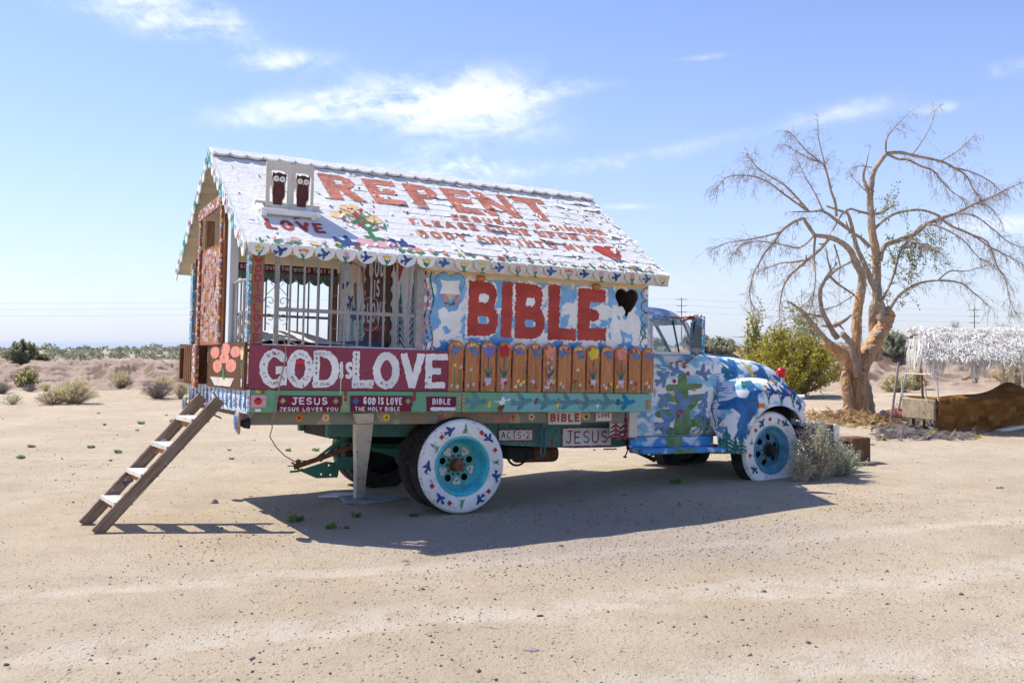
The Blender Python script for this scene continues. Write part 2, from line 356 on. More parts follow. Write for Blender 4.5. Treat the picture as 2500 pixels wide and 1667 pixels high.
def decal(name, layers, org, fr, parent, cell=0.012, rough=0.003, bvh=None, lift=0.0025, freq=45.0, step=0.0012, **pr):
    U, V, Nn = (np.array(k, float) for k in fr); org = np.array(org, float); vs = []; fs = []; ms = []; mats = []
    for li, (prims, mat) in enumerate(layers):
        pt, tr = march(prims, cell, rough, freq)
        if not len(tr): continue
        if mat not in mats: mats.append(mat)
        P = org + pt[:, :1] * U + pt[:, 1:] * V; ok = np.ones(len(P), bool)
        if bvh is not None:
            for i in range(len(P)):
                h = bvh.ray_cast(Vector(P[i] + Nn * 0.6), Vector(-Nn), 1.4)
                if h[0] is None: ok[i] = False
                else:
                    hn = np.array(h[1]); hn = hn if hn @ Nn > 0 else -hn; P[i] = np.array(h[0]) + hn * (lift + step * li)
        else: P = P + Nn * (lift + step * li)
        o = len(vs); vs += [tuple(p) for p in P]; g = tr[ok[tr].all(1)]
        if bvh is not None and len(g):
            e = np.max([np.abs((P[g[:, a]] - P[g[:, (a + 1) % 3]]) @ Nn) for a in range(3)], 0); g = g[e < cell * 3.5]
        fs += [tuple(int(x) + o for x in f) for f in g]; ms += [mats.index(mat)] * len(g)
    me = bpy.data.meshes.new(name); me.from_pydata(vs, [], fs)
    for m in mats: me.materials.append(m)
    if fs: me.polygons.foreach_set('material_index', ms)
    if bvh is not None: me.polygons.foreach_set('use_smooth', [True] * len(fs))
    me.update(); return obj(name, me, parent, **pr)
def plate_mb(prims, org, fr, thick, cell=0.012, rough=0.0, mb=None, mi=(0, 0, 0), freq=45.0, warp=None):
    U, V, Nn = (np.array(k, float) for k in fr); org = np.array(org, float); pt, tr = march(prims, cell, rough, freq); mb = mb or MB(); n = len(pt)
    A = org + pt[:, :1] * U + pt[:, 1:] * V
    if warp is not None: A = A + Nn * warp(pt[:, 0], pt[:, 1])[:, None]
    B = A - Nn * thick
    ed = {}
    for t in tr:
        for a in range(3):
            e = (int(t[a]), int(t[(a + 1) % 3])); ed[e] = 1
    side = [(a, a + n, b + n, b) for a, b in ed if (b, a) not in ed]
    fs = [tuple(map(int, t)) for t in tr] + [tuple(int(x) + n for x in t[::-1]) for t in tr] + side
    mb.add(list(A) + list(B), fs, [mi[0]] * len(tr) + [mi[1]] * len(tr) + [mi[2]] * len(side)); return mb
def plate(name, prims, org, fr, thick, mats, parent, cell=0.012, rough=0.0, mi=(0, 0, 0), warp=None, freq=45.0, **p):
    return plate_mb(prims, org, fr, thick, cell, rough, None, mi, freq, warp).build(name, mats, parent, fix=False, **p)
def rect(x0, y0, x1, y1): return ('p', [(x0, y0), (x1, y0), (x1, y1), (x0, y1)])
# shapes (about one unit across)
def bird(): return [('l', -0.26, -0.02, 0.18, 0.05, 0.075, 0.12), ('c', 0.30, 0.11, 0.105), ('p', [(0.36, 0.15), (0.52, 0.09), (0.36, 0.05)]),
    ('p', [(0.16, 0.08), (0.02, 0.30), (-0.16, 0.52), (-0.27, 0.50), (-0.24, 0.30), (-0.12, 0.05)]), ('p', [(0.12, -0.02), (-0.02, -0.24), (-0.2, -0.42), (-0.32, -0.36), (-0.26, -0.16), (-0.12, -0.02)]),
    ('p', [(-0.22, 0.05), (-0.5, 0.2), (-0.62, 0.13), (-0.5, 0.03), (-0.66, -0.05), (-0.56, -0.14), (-0.22, -0.08)])]
def ell(cx, cy, rx, ry, n=20): return ('p', [(cx + rx * math.cos(6.2832 * i / n), cy + ry * math.sin(6.2832 * i / n)) for i in range(n)])
def heart(): return [('c', -0.24, 0.22, 0.27), ('c', 0.24, 0.22, 0.27), ('p', [(-0.49, 0.15), (-0.36, -0.12), (0, -0.52), (0.36, -0.12), (0.49, 0.15), (0, 0.3)])]
def daisy(n=5, r=0.26, d=0.26): return [('c', d * math.cos(6.283 * i / n + 1.57), d * math.sin(6.283 * i / n + 1.57), r * 0.82) for i in range(n)] + [('c', 0, 0, 0.18)]
def tulip(): return [('p', [(-0.2, 0.32), (-0.3, 0.0), (-0.16, -0.26), (0.16, -0.26), (0.3, 0.0), (0.2, 0.32), (0.1, 0.08), (0, 0.36), (-0.1, 0.08)])]
def stem(h=0.5, lv=True): return [('l', 0, 0, 0.0, -h, 0.035, 0.035)] + ([('l', 0, -h * 0.85, -0.2, -h * 0.35, 0.05, 0.02), ('l', 0, -h * 0.85, 0.2, -h * 0.35, 0.05, 0.02)] if lv else [])
def pot(): return [('p', [(-0.24, 0.16), (0.24, 0.16), (0.14, -0.2), (-0.14, -0.2)])]
def fir(n=6, w=0.3, r=0.03): return [('l', 0, -0.5, 0, 0.5, r, r * 0.6)] + [('l', 0, 0.44 - 0.85 * i / n, sx * w * (0.18 + 0.82 * i / n), 0.3 - 0.85 * i / n, r * 1.1, r * 0.6) for i in range(1, n + 1) for sx in (-1, 1)]
def sprig(): return [('l', 0, -0.45, 0, 0.12, 0.06, 0.05), ('l', 0, -0.25, -0.26, 0.12, 0.08, 0.05), ('l', 0, -0.25, 0.26, 0.1, 0.08, 0.05), ('l', -0.2, -0.45, 0.2, -0.45, 0.05, 0.05)]
# stroke lettering
def arc(cx, cy, rx, ry, a0, a1, n=9): return [(cx + rx * math.cos(math.radians(a0 + (a1 - a0) * i / n)), cy + ry * math.sin(math.radians(a0 + (a1 - a0) * i / n))) for i in range(n + 1)]
FONT = {'A': (.74, [[(0, 0), (.37, 1), (.74, 0)], [(.14, .35), (.6, .35)]]),
 'B': (.58, [[(0, 0), (0, 1)] + arc(.3, .76, .24, .24, 90, -90), [(0, .52)] + arc(.31, .26, .27, .26, 90, -90) + [(0, 0)]]),
 'C': (.62, [arc(.34, .5, .34, .5, 50, 310, 14)]), 'D': (.6, [[(0, 0), (0, 1)] + arc(.22, .5, .38, .5, 90, -90, 12) + [(0, 0)]]),
 'E': (.52, [[(.52, 1), (0, 1), (0, 0), (.52, 0)], [(0, .52), (.42, .52)]]), 'F': (.5, [[(.5, 1), (0, 1), (0, 0)], [(0, .52), (.4, .52)]]),
 'G': (.68, [arc(.34, .5, .34, .5, 48, 350, 16) + [(.68, .44), (.4, .44)]]), 'H': (.6, [[(0, 0), (0, 1)], [(.6, 0), (.6, 1)], [(0, .5), (.6, .5)]]),
 'I': (.06, [[(.03, 0), (.03, 1)]]), 'J': (.5, [[(.15, 1), (.6, 1)], [(.4, 1), (.4, .25)] + arc(.2, .22, .2, .22, 0, -165)]), 'K': (.58, [[(0, 0), (0, 1)], [(.56, 1), (0, .42)], [(.18, .58), (.58, 0)]]),
 'L': (.5, [[(0, 1), (0, 0), (.5, 0)]]), 'M': (.76, [[(0, 0), (0, 1), (.38, .35), (.76, 1), (.76, 0)]]), 'N': (.62, [[(0, 0), (0, 1), (.62, 0), (.62, 1)]]),
 'O': (.7, [arc(.35, .5, .35, .5, 90, 450, 18)]), 'P': (.54, [[(0, 0), (0, 1)] + arc(.28, .73, .26, .27, 90, -90) + [(0, .46)]]),
 'R': (.58, [[(0, 0), (0, 1)] + arc(.28, .73, .26, .27, 90, -90) + [(0, .46)], [(.26, .46), (.58, 0)]]), 'S': (.56, [arc(.29, .75, .27, .25, 40, 270, 8) + arc(.28, .25, .28, .25, 90, -150, 8)]),
 'T': (.62, [[(0, 1), (.62, 1)], [(.31, 1), (.31, 0)]]), 'U': (.6, [[(0, 1), (0, .3)] + arc(.3, .3, .3, .3, 180, 360) + [(.6, 1)]]), 'V': (.68, [[(0, 1), (.34, 0), (.68, 1)]]),
 'W': (.9, [[(0, 1), (.22, 0), (.45, .8), (.68, 0), (.9, 1)]]), 'X': (.6, [[(0, 0), (.6, 1)], [(0, 1), (.6, 0)]]), 'Y': (.64, [[(0, 1), (.32, .48), (.64, 1)], [(.32, .48), (.32, 0)]]),
 'Z': (.6, [[(0, 1), (.6, 1), (0, 0), (.6, 0)]]), '1': (.14, [[(0, .8), (.12, 1), (.12, 0)]]), '2': (.54, [arc(.27, .73, .27, .27, 170, -30, 8) + [(0, 0), (.56, 0)]]), '3': (.52, [arc(.26, .76, .24, .24, 150, -90, 8) + arc(.26, .26, .27, .26, 90, -150, 8)]),
 '6': (.54, [arc(.3, .6, .3, .4, 60, 180, 6) + arc(.27, .28, .27, .28, 180, 540, 12)]), '-': (.34, [[(.03, .48), (.31, .48)]]), '.': (.08, [[(.04, .02), (.05, .03)]]), ':': (.08, [[(.04, .15), (.05, .16)], [(.04, .6), (.05, .61)]]), ' ': (.3, [])}
def letter(ch, w, h, sw, sq=False, dx=0.0, dy=0.0):
    W0, st = FONT[ch]; r = sw / 2; out = []; iw = max(w - sw, 1e-4) if ch != 'I' else 0.0; ih = h - sw; kx = iw / max(W0, 0.1)
    for s in st:
        q = [(dx + r + (x * kx if ch != 'I' else 0), dy + r + y * ih) for x, y in s]
        for i in range(len(q) - 1):
            if sq and len(s) <= 4: out.append(('b',) + q[i] + q[i + 1] + (r,))
            else: out.append(('l',) + q[i] + q[i + 1] + (r, r))
    return out
def text_letters(t, w, h, sw, sq=False, dx=0.0, dy=0.0, gap=0.24, wob=0.0):
    out = []
    text(t, w, h, sw, sq, dx, dy, gap, wob, out); return out
def text(t, w, h, sw, sq=False, dx=0.0, dy=0.0, gap=0.24, wob=0.0, sep=None):
    """line of lettering fitted into w x h, origin lower left"""
    ws = [max(FONT[c][0], 0.06) for c in t]; tot = sum(ws) + gap * (len(t) - 1); k = (w - sw * sum(1 for c in t if c != ' ')) / tot; x = dx; out = []
    for c, cw in zip(t, ws):
        e = sw if c != ' ' else 0
        j = random.uniform(-wob, wob) * h
        if c != ' ':
            g = letter(c, cw * k + sw, h * random.uniform(1 - wob, 1 + wob), sw, sq, x, dy + j); out += g
            if sep is not None: sep.append(g)
        x += cw * k + e + gap * k
    return out
# ------------------------------------------------------------------ palette
WHITE = Mchip('white_paint', (0.82, 0.825, 0.775), (0.42, 0.38, 0.33), 0.66, 7)
OFFWH = Mchip('cream_paint', (0.66, 0.60, 0.50), (0.36, 0.30, 0.23), 0.64, 7)
CREAMY = Mchip('yellow_cream_paint', (0.74, 0.58, 0.34), (0.70, 0.64, 0.52), 0.58, 5)
RED = Mchip('barn_red_paint', (0.42, 0.06, 0.045), (0.50, 0.22, 0.18), 0.66, 8, var=.2, st=(1, 1, 2.5))
ROOFRED = Mchip('faded_red_paint', (0.50, 0.16, 0.105), (0.66, 0.52, 0.46), 0.585, 9, var=0.3)
MAROON = Mchip('maroon_paint', (0.28, 0.055, 0.085), (0.40, 0.20, 0.20), 0.68, 4)
DMAROON = M('dark_maroon_paint', (0.20, 0.02, 0.045), 0.2, 9)
BLUE = M('bird_blue_paint', (0.055, 0.13, 0.30), 0.28, 14, 0.7)
NAVY = M('deep_blue_paint', (0.03, 0.075, 0.24), 0.25, 14, 0.7)
CABBIRD = M('cab_bird_paint', (0.15, 0.26, 0.43), 0.22, 9, 0.7)
SLATE = M('slate_blue_paint', (0.12, 0.20, 0.34), 0.25, 9, 0.7)
ROYAL = M('royal_blue_paint', (0.035, 0.16, 0.36), 0.3, 9, 0.6)
GREEN = M('leaf_green_paint', (0.05, 0.22, 0.09), 0.25, 14, 0.7)
LGREEN = M('cactus_green_paint', (0.15, 0.27, 0.11), 0.3, 12, 0.7)
TEALG = M('fir_green_paint', (0.02, 0.17, 0.15), 0.3, 14, 0.7)
PINK = M('pink_paint', (0.72, 0.40, 0.42), 0.15, 14, 0.75)
SALMON = M('salmon_paint', (0.72, 0.28, 0.20), 0.18, 12, 0.75)
YEL = M('yellow_paint', (0.78, 0.58, 0.06), 0.15, 14, 0.7)
PEACH = M('peach_paint', (0.80, 0.56, 0.30), 0.18, 18, 0.8)
CRIM = M('crimson_paint', (0.46, 0.035, 0.04), 0.2, 14, 0.6)
ORANGE = M('orange_paint', (0.74, 0.22, 0.04), 0.2, 14, 0.6)
LILAC = M('lilac_paint', (0.60, 0.52, 0.68), 0.15, 14, 0.8)
VIOLET = M('violet_paint', (0.22, 0.20, 0.52), 0.2, 14, 0.8)
BROWN = M('brown_paint', (0.12, 0.05, 0.018), 0.25, 8, 0.7)
OWLBR = M('owl_brown_paint', (0.11, 0.035, 0.03), 0.3, 16, 0.75)
BLACK = M('black_rubber', (0.022, 0.021, 0.02), 0.35, 12, 0.75, 0.5, dirt=0.10, dirtc=(0.10, 0.085, 0.07))
DARK = M('dark_steel', (0.03, 0.032, 0.03), 0.3, 8, 0.7)  # near-black steel for running gear, seams and bolt holes
STEEL = M('grey_iron', (0.33, 0.31, 0.29), 0.2, 18, 0.55, 0.3, 0.4, dirt=0.06, dirtc=(0.30, 0.15, 0.07))
RUST = M('rusty_iron', (0.20, 0.09, 0.045), 0.4, 16, 0.9, 0.6)
CHROME = M('dull_chrome', (0.62, 0.62, 0.63), 0.1, 9, 0.22, 0.05, 0.6); CHROME.node_tree.nodes['Principled BSDF'].inputs['Metallic'].default_value = 0.9
FRAMEG = Mchip('frame_teal_paint', (0.10, 0.26, 0.22), (0.06, 0.11, 0.09), 0.60, 5)
HITCHG = Mchip('hitch_green_paint', (0.06, 0.22, 0.15), (0.05, 0.09, 0.07), 0.62, 6)
TURQ = M('turquoise_paint', (0.06, 0.50, 0.57), 0.22, 9, 0.6, 0.4, 0.3, dirt=0.10, dirtc=(.20, .30, .28))
TURQ2 = M('dusty_turquoise_paint', (0.12, 0.40, 0.36), 0.2, 7, 0.6)
RIMBLUE = M('rim_blue_paint', (0.10, 0.31, 0.43), 0.3, 9, 0.65, dirt=.12, dirtc=(.24, .22, .19))
WTYRE = Mchip('white_tyre_paint', (0.82, 0.815, 0.76), (0.42, 0.33, 0.25), 0.60, 8, var=0.10, bump=0.9)
PICK = Mwood('orange_fence_wood', (0.60, 0.265, 0.105), (0.40, 0.155, 0.06), 2, 4, 0.8, 13)
POSTW = Mwood('bare_post_wood', (0.40, 0.22, 0.12), (0.25, 0.12, 0.06), 2, 4, 0.85, 13)
GREYW = Mwood('weathered_wood', (0.30, 0.24, 0.18), (0.15, 0.11, 0.08), 0, 4, 0.9, 18, 0.9)
CEIL = Mchip('ceiling_cream_boards', (0.58, 0.52, 0.40), (0.36, 0.38, 0.36), 0.58, 3, st=(1, 6, 6))
FRET = Mwood('fretwork_terracotta', (0.48, 0.19, 0.09), (0.34, 0.12, 0.055), 2, 5, 0.8, 8)
GGREEN = M('grey_green_paint', (0.16, 0.22, 0.19), 0.2, 6, 0.8)
AMBER = M('amber_plastic', (0.62, 0.17, 0.01), 0.1, 12, 0.25, 0.1, 0.5)
LAMPRED = M('red_lamp_plastic', (0.55, 0.012, 0.02), 0.08, 12, 0.18, 0.05, 0.5)
CANVAS = M('white_blanket_cloth', (0.70, 0.68, 0.66), 0.1, 5, 0.95, 0.4)
ROPE = M('tan_rope', (0.40, 0.31, 0.20), 0.25, 40, 0.95, 0.6)
WBOARD = Mchip('peeling_white_board', (0.66, 0.62, 0.54), (0.20, 0.26, 0.18), 0.60, 4, st=(1, 1, .5), bump=.9)
CABSKY = Mcloud('cab_sky_painting', (0.10, 0.37, 0.55), (0.27, 0.55, 0.69), (0.80, 0.79, 0.76), 4.6, 1.7, 0.47)
HOODSKY = Mcloud('hood_sky_painting', (0.05, 0.26, 0.42), (0.18, 0.48, 0.62), (0.80, 0.80, 0.79), 6.0, 5.1, 0.48)
RUNBL = Mcloud('running_board_blue', (0.03, 0.22, 0.52), (0.05, 0.30, 0.58), (0.55, 0.65, 0.72), 5, 2.2, 0.60)
def _glass():
    s = NM('window_glass', 0.05); nt = s.nt; nt.nodes.remove(s.b); o = nt.nodes['Material Output']
    t = s.n('ShaderNodeBsdfTransparent'); t.inputs[0].default_value = (0.94, 0.97, 0.965, 1); g = s.n('ShaderNodeBsdfGlossy'); g.inputs['Roughness'].default_value = 0.03
    d = s.n('ShaderNodeBsdfDiffuse'); d.inputs[0].default_value = (0.6, 0.6, 0.57, 1); 
    m1 = s.n('ShaderNodeMixShader'); m1.inputs[0].default_value = 0.10; s.L.new(t.outputs[0], m1.inputs[1]); s.L.new(g.outputs[0], m1.inputs[2])
    m2 = s.n('ShaderNodeMixShader'); m2.inputs[0].default_value = 0.05; s.L.new(m1.outputs[0], m2.inputs[1]); s.L.new(d.outputs[0], m2.inputs[2]); s.L.new(m2.outputs[0], o.inputs[0]); return s.m
GLASS = _glass()
def _mirror():
    s = NM('mirror_glass', 0.05); s.color((0.75, 0.78, 0.78)); s.b.inputs['Metallic'].default_value = 1.0; return s.m
MIRROR = _mirror()
def _rail():
    """bed rail: green at the tail, pale teal towards the cab"""
    s = NM('bed_rail_paint', 0.7, 0.3); v = s.coord(); sp = s.n('ShaderNodeSeparateXYZ'); s.L.new(s.tc.outputs['Object'], sp.inputs[0])
    nz = s.noise(v, 9, 6, 0.75); k = s.ramp(s.math('ADD', sp.outputs[0], s.math('MULTIPLY', nz, 0.08)), 0.44, 0.47)
    c = s.mix(k, (0.14, 0.38, 0.20), (0.20, 0.48, 0.44)); c = s.mix(s.ramp(s.noise(v, 5, 5), 0.35, 0.7, 0, 0.5), c, (0.22, 0.42, 0.30))
    ch = s.ramp(s.noise(v, 26, 6, 0.8), 0.66, 0.69); c = s.mix(ch, c, (0.66, 0.64, 0.58)); s.color(c); s.bump(nz, 0.4, 0.004); return s.m
RAILM = _rail()
def _wall():
    """house side: sky blue with white cloud patches, bare boards and a yellow band under the eave"""
    s = NM('house_wall_painting', 0.75, 0.25); v = s.coord((1, 1, 1)); sp = s.n('ShaderNodeSeparateXYZ'); s.L.new(s.tc.outputs['Object'], sp.inputs[0])
    X, Z = sp.outputs[0], sp.outputs[2]; nf = s.noise(s.coord((3, 3, 22)), 4, 5, 0.7); n1 = s.noise(v, 4.2, 3, 0.5, 0.4)
    blue = s.mix(s.ramp(s.noise(v, 6, 4), 0.35, 0.65), (0.17, 0.40, 0.66), (0.27, 0.50, 0.74))
    blue = s.mix(s.ramp(Z, 1.83, 1.62, 0, 0.85), blue, (0.02, 0.20, 0.52))
    e = s.math('ADD', n1, s.math('MULTIPLY', s.math('SUBTRACT', nf, 0.5), 0.16)); c = s.mix(s.ramp(e, 0.50, 0.53), blue, (0.83, 0.83, 0.77))
    c = s.mix(s.ramp(e, 0.64, 0.68, 0, 0.5), c, (0.60, 0.52, 0.40))
    zz = s.math('ADD', Z, s.math('MULTIPLY', s.math('SUBTRACT', nf, 0.5), 0.10)); c = s.mix(s.ramp(zz, 2.29, 2.35), c, (0.78, 0.60, 0.33))
    ln = s.ramp(s.noise(s.coord((2.2, 2, 60)), 3, 4, 0.8), 0.68, 0.72, 0, 0.8); c = s.mix(ln, c, (0.20, 0.19, 0.18))
    s.color(c); s.bump(nf, 0.5, 0.004); return s.m
WALLM = _wall()
def _shingle():
    s = NM('peeling_white_roof_paint', 0.8, 0.25); v = s.coord(rnd=False)
    n1 = s.noise(v, 3.0, 5, 0.6); c = s.mix(s.ramp(n1, 0.3, 0.7), (0.74, 0.73, 0.69), (0.83, 0.81, 0.75))
    n2 = s.noise(s.coord((9, 3, 3)), 3.5, 7, 0.8, 0.7); k = s.ramp(n2, 0.665, 0.685); c = s.mix(k, c, (0.06, 0.055, 0.055))
    n3 = s.noise(v, 60, 4, 0.7); c = s.mix(s.ramp(n3, 0.56, 0.70, 0, 0.5), c, (0.52, 0.49, 0.46)); n5 = s.noise(s.coord((2.0, 5, 5)), 5.0, 7, 0.85, 1.2); c = s.mix(s.ramp(n5, 0.66, 0.68, 0, 0.85), c, (0.30, 0.28, 0.27))
    s.color(c); n4 = s.noise(v, 22, 4, 0.7); s.bump(s.math('ADD', n3, s.math('MULTIPLY', n4, 3.0)), 0.55, 0.006); return s.m
SHING = _shingle()
def _apron():
    """tail board: rows of brushed blue, white, green and yellow strokes"""
    s = NM('tail_board_painting', 0.6, 0.3); v = s.coord((1, 9, 30)); n = s.noise(v, 1.6, 5, 0.7, 0.8); c = s.mix(s.ramp(n, 0.40, 0.5), (0.05, 0.16, 0.42), (0.72, 0.74, 0.76))
    v2 = s.coord((1, 22, 9)); n2 = s.noise(v2, 1.5, 4, 0.7); c = s.mix(s.ramp(n2, 0.60, 0.64), c, (0.16, 0.42, 0.66)); n3 = s.noise(s.coord((1, 16, 7)), 2.1, 3, 0.6, 1.0)
    c = s.mix(s.ramp(n3, 0.635, 0.66), c, (0.10, 0.34, 0.14)); n4 = s.noise(s.coord((1, 13, 6)), 2.6, 2, 0.5); c = s.mix(s.ramp(n4, 0.69, 0.71), c, (0.80, 0.58, 0.08))
    s.color(c); s.bump(n, 0.5, 0.006); return s.m
APRON = _apron()
def _bead(name, base, cols, scale=26.0, thr=0.45):
    """thick dabs of paint in rows"""
    s = NM(name, 0.5, 0.4); v = s.coord(); vo = s.n('ShaderNodeTexVoronoi'); vo.inputs['Scale'].default_value = scale; s.L.new(v, vo.inputs['Vector'])
    sp = s.n('ShaderNodeSeparateColor'); s.L.new(vo.outputs['Color'], sp.inputs[0]); c = cols[0]
    for i, q in enumerate(cols[1:]): c = s.mix(s.ramp(sp.outputs[0], (i + 1) / len(cols) - 0.01, (i + 1) / len(cols) + 0.01), c, q)
    c = s.mix(s.ramp(vo.outputs['Distance'], thr - 0.04, thr + 0.04), c, base); s.color(c)
    s.bump(s.math('SUBTRACT', 1.0, vo.outputs['Distance']), 0.9, 0.012); return s.m
BEAD = _bead('beaded_dabs_paint', (0.30, 0.10, 0.045), [(0.75, 0.73, 0.70), (0.50, 0.10, 0.06), (0.74, 0.72, 0.68), (0.78, 0.50, 0.07), (0.12, 0.20, 0.42), (0.72, 0.70, 0.70)])
BEADB = _bead('blue_dabs_paint', (0.10, 0.30, 0.42), [(0.75, 0.73, 0.70), (0.50, 0.10, 0.06), (0.05, 0.30, 0.55), (0.78, 0.60, 0.17), (0.74, 0.73, 0.72)], 30)
BARGE = _bead('barge_board_paint', (0.66, 0.70, 0.70), [(0.74, 0.74, 0.72), (0.10, 0.36, 0.42), (0.72, 0.72, 0.72), (0.55, 0.14, 0.12), (0.08, 0.16, 0.30), (0.74, 0.72, 0.68)], 17, 0.38)
def _disc():
    s = NM('painted_hub_disc', 0.35, 0.5); v = s.coord(); sp = s.n('ShaderNodeSeparateXYZ'); s.L.new(s.tc.outputs['Object'], sp.inputs[0])
    n = s.noise(v, 22, 4, 0.6, 1.2); c = s.mix(s.ramp(n, 0.4, 0.6), (0.03, 0.10, 0.35), (0.25, 0.42, 0.62)); n2 = s.noise(v, 15, 3, 0.5, 0.7); c = s.mix(s.ramp(n2, 0.57, 0.6), c, (0.25, 0.03, 0.05)); s.color(c); return s.m
DISC = _disc()
# ------------------------------------------------------------------ ground
EXH = np.array([EX[0], EX[1]]) / math.hypot(EX[0], EX[1])
def ground_base(x, y):
    x = np.asarray(x, float); y = np.asarray(y, float)
    u = (x - ORG[0]) * EXH[0] + (y - ORG[1]) * EXH[1]
    r = np.hypot(x, y); z = 0.055 * sstep(0.6, 3.6, u) * (1 - sstep(70, 160, r))
    side = sstep(-10, 14, x * 40 / np.maximum(y, 12.0)); bh = 0.72 + 0.75 * side
    w = fbm(x * 0.16, y * 0.16, 3, 5); d = y + 3.4 * w + 0.9 * fbm(x * 0.9, y * 0.9, 3, 9)
    bank = sstep(34.0, 45.5, d) * 0.66 + sstep(41.5, 43.2, d + 1.6 * fbm(x * 0.5, y * 0.2, 2, 31)) * 0.34
    z = z + bh * bank * (1 - (1 - 0.55 * side) * sstep(50, 95, y)) * (1 - sstep(160, 420, r))
    lowm = sstep(24, 29, d) * (1 - sstep(30, 36, d)) * (1 - side); z = z + 0.28 * lowm * (0.5 + fbm(x * 0.3, y * 0.3, 2, 3))
    return z - 62.0 * sstep(330, 1500, r)
def ground_z(x, y):
    x = np.asarray(x, float); y = np.asarray(y, float); r = np.hypot(x, y)
    z = ground_base(x, y) + (0.05 * fbm(x * 0.35, y * 0.35, 3, 1) * sstep(3, 9, r) * (1 - 0.8 * np.exp(-((x - 1) ** 2 + (y - 11) ** 2) / 20)))
    z = z + 0.016 * fbm(x * 2.3, y * 2.3, 3, 2) * (1 - sstep(20, 60, r))
    z = z + 0.50 * fbm(x * 1.9, y * 0.8, 4, 8) * sstep(33, 39, y) * (1 - sstep(47, 60, y)) + 0.10 * fbm(x * 0.9, y * 0.9, 3, 12) * sstep(20, 30, y) * (1 - sstep(34, 40, y)) * (1 - sstep(100, 200, r))
    c = -0.3 * x + 0.95 * y
    for c0 in (4.35, 5.85, 7.35): z = z - 0.018 * np.exp(-((c - c0 + 0.25 * vnoise(x * 0.4, y * 0.4, 4)) / 0.16) ** 2) * (1 - sstep(9, 14, r))
    return z
def gz(x, y): return float(ground_z(x, y))
def gpx(px, py):
    """where a pixel's ray meets the soil"""
    r = ray(px, py); P = EYEV + GT[:, None] * r; b = P[:, 2] < ground_z(P[:, 0], P[:, 1]); k = int(np.argmax(b)) if b.any() else len(GT) - 1
    return EYEV + r * GT[k]
GT = 2.5 * 1.006 ** np.arange(860)
def make_ground():
    an = np.concatenate([np.radians(np.arange(-46, 46.01, 0.28)), np.radians(np.arange(48, 313.9, 2.5))])
    rr = [1.2]
    while rr[-1] < 30000: rr.append(rr[-1] * (1.017 if rr[-1] < 30 else (1.006 if rr[-1] < 62 else (1.02 if rr[-1] < 100 else 1.06))))
    rr = np.array(rr); A, R = np.meshgrid(an, rr); X = np.sin(A) * R; Y = np.cos(A) * R; Z = ground_z(X, Y)
    n = len(an); k = len(rr); vs = [(0, 0, gz(0, 0))] + list(zip(X.ravel().tolist(), Y.ravel().tolist(), Z.ravel().tolist()))
    i = np.arange(k - 1)[:, None]; j = np.arange(n)[None, :]; jn = (j + 1) % n
    q = np.stack([1 + i * n + j, 1 + (i + 1) * n + j, 1 + (i + 1) * n + jn, 1 + i * n + jn], -1).reshape(-1, 4)[:, ::-1]
    fs = [tuple(f) for f in q.tolist()] + [(0, 1 + (a + 1) % n, 1 + a)[::-1] for a in range(n)]
    me = bpy.data.meshes.new('ground'); me.from_pydata(vs, [], fs); me.polygons.foreach_set('use_smooth', [True] * len(fs))
    s = NM('desert_soil', 0.95, 0.12); g = s.coord(world=True); sp = s.n('ShaderNodeSeparateXYZ'); s.L.new(g, sp.inputs[0])
    nb = s.noise(g, 0.5, 5, 0.6); nm = s.noise(g, 3.2, 5, 0.65); nf = s.noise(g, 34, 5, 0.7); nff = s.noise(g, 130, 3, 0.7)
    c = s.mix(s.ramp(nb, 0.3, 0.7), (0.52, 0.415, 0.285), (0.61, 0.50, 0.36)); c = s.mix(s.ramp(nm, 0.45, 0.75, 0, 0.55), c, (0.43, 0.315, 0.225))
    cc = s.math('ADD', s.math('MULTIPLY', sp.outputs[0], -0.3), s.math('MULTIPLY', sp.outputs[1], 0.95)); cw = s.math('ADD', cc, s.math('MULTIPLY', s.math('SUBTRACT', nb, 0.5), 1.2))
    for c0, w in ((4.35, 0.42), (5.85, 0.36), (7.3, 0.25), (2.9, 0.3)):
        d = s.math('ABSOLUTE', s.math('SUBTRACT', cw, c0)); c = s.mix(s.math('MULTIPLY', s.ramp(d, w, w * 0.2, 0, 0.75), s.ramp(nm, 0.66, 0.38, 0.3, 1.0)), c, (0.68, 0.585, 0.46))
    # patch of grey gravel around the parked wheels
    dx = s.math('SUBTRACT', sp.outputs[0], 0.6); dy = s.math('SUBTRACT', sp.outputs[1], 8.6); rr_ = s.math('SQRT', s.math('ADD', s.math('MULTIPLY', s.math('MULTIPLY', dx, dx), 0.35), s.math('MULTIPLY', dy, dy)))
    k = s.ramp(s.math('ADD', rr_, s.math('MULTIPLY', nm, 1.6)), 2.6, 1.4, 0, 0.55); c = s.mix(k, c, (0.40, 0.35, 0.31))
    gp0 = s.ramp(s.noise(g, 0.7, 5, 0.7), 0.42, 0.62, 0.1, 1.0)
    vo = s.n('ShaderNodeTexVoronoi'); vo.inputs['Scale'].default_value = 30; s.L.new(g, vo.inputs['Vector']); sc2 = s.n('ShaderNodeSeparateColor'); s.L.new(vo.outputs['Color'], sc2.inputs[0])
    peb = s.math('MULTIPLY', s.ramp(vo.outputs['Distance'], 0.34, 0.26), s.ramp(s.math('ADD', sc2.outputs[0], s.math('MULTIPLY', k, 0.5)), 0.80, 0.84)); pc = s.mix(s.ramp(sc2.outputs[1], 0.3, 0.7), (0.20, 0.15, 0.115), (0.42, 0.36, 0.31)); c = s.mix(s.math('MULTIPLY', s.math('MULTIPLY', peb, gp0), 0.6), c, pc)
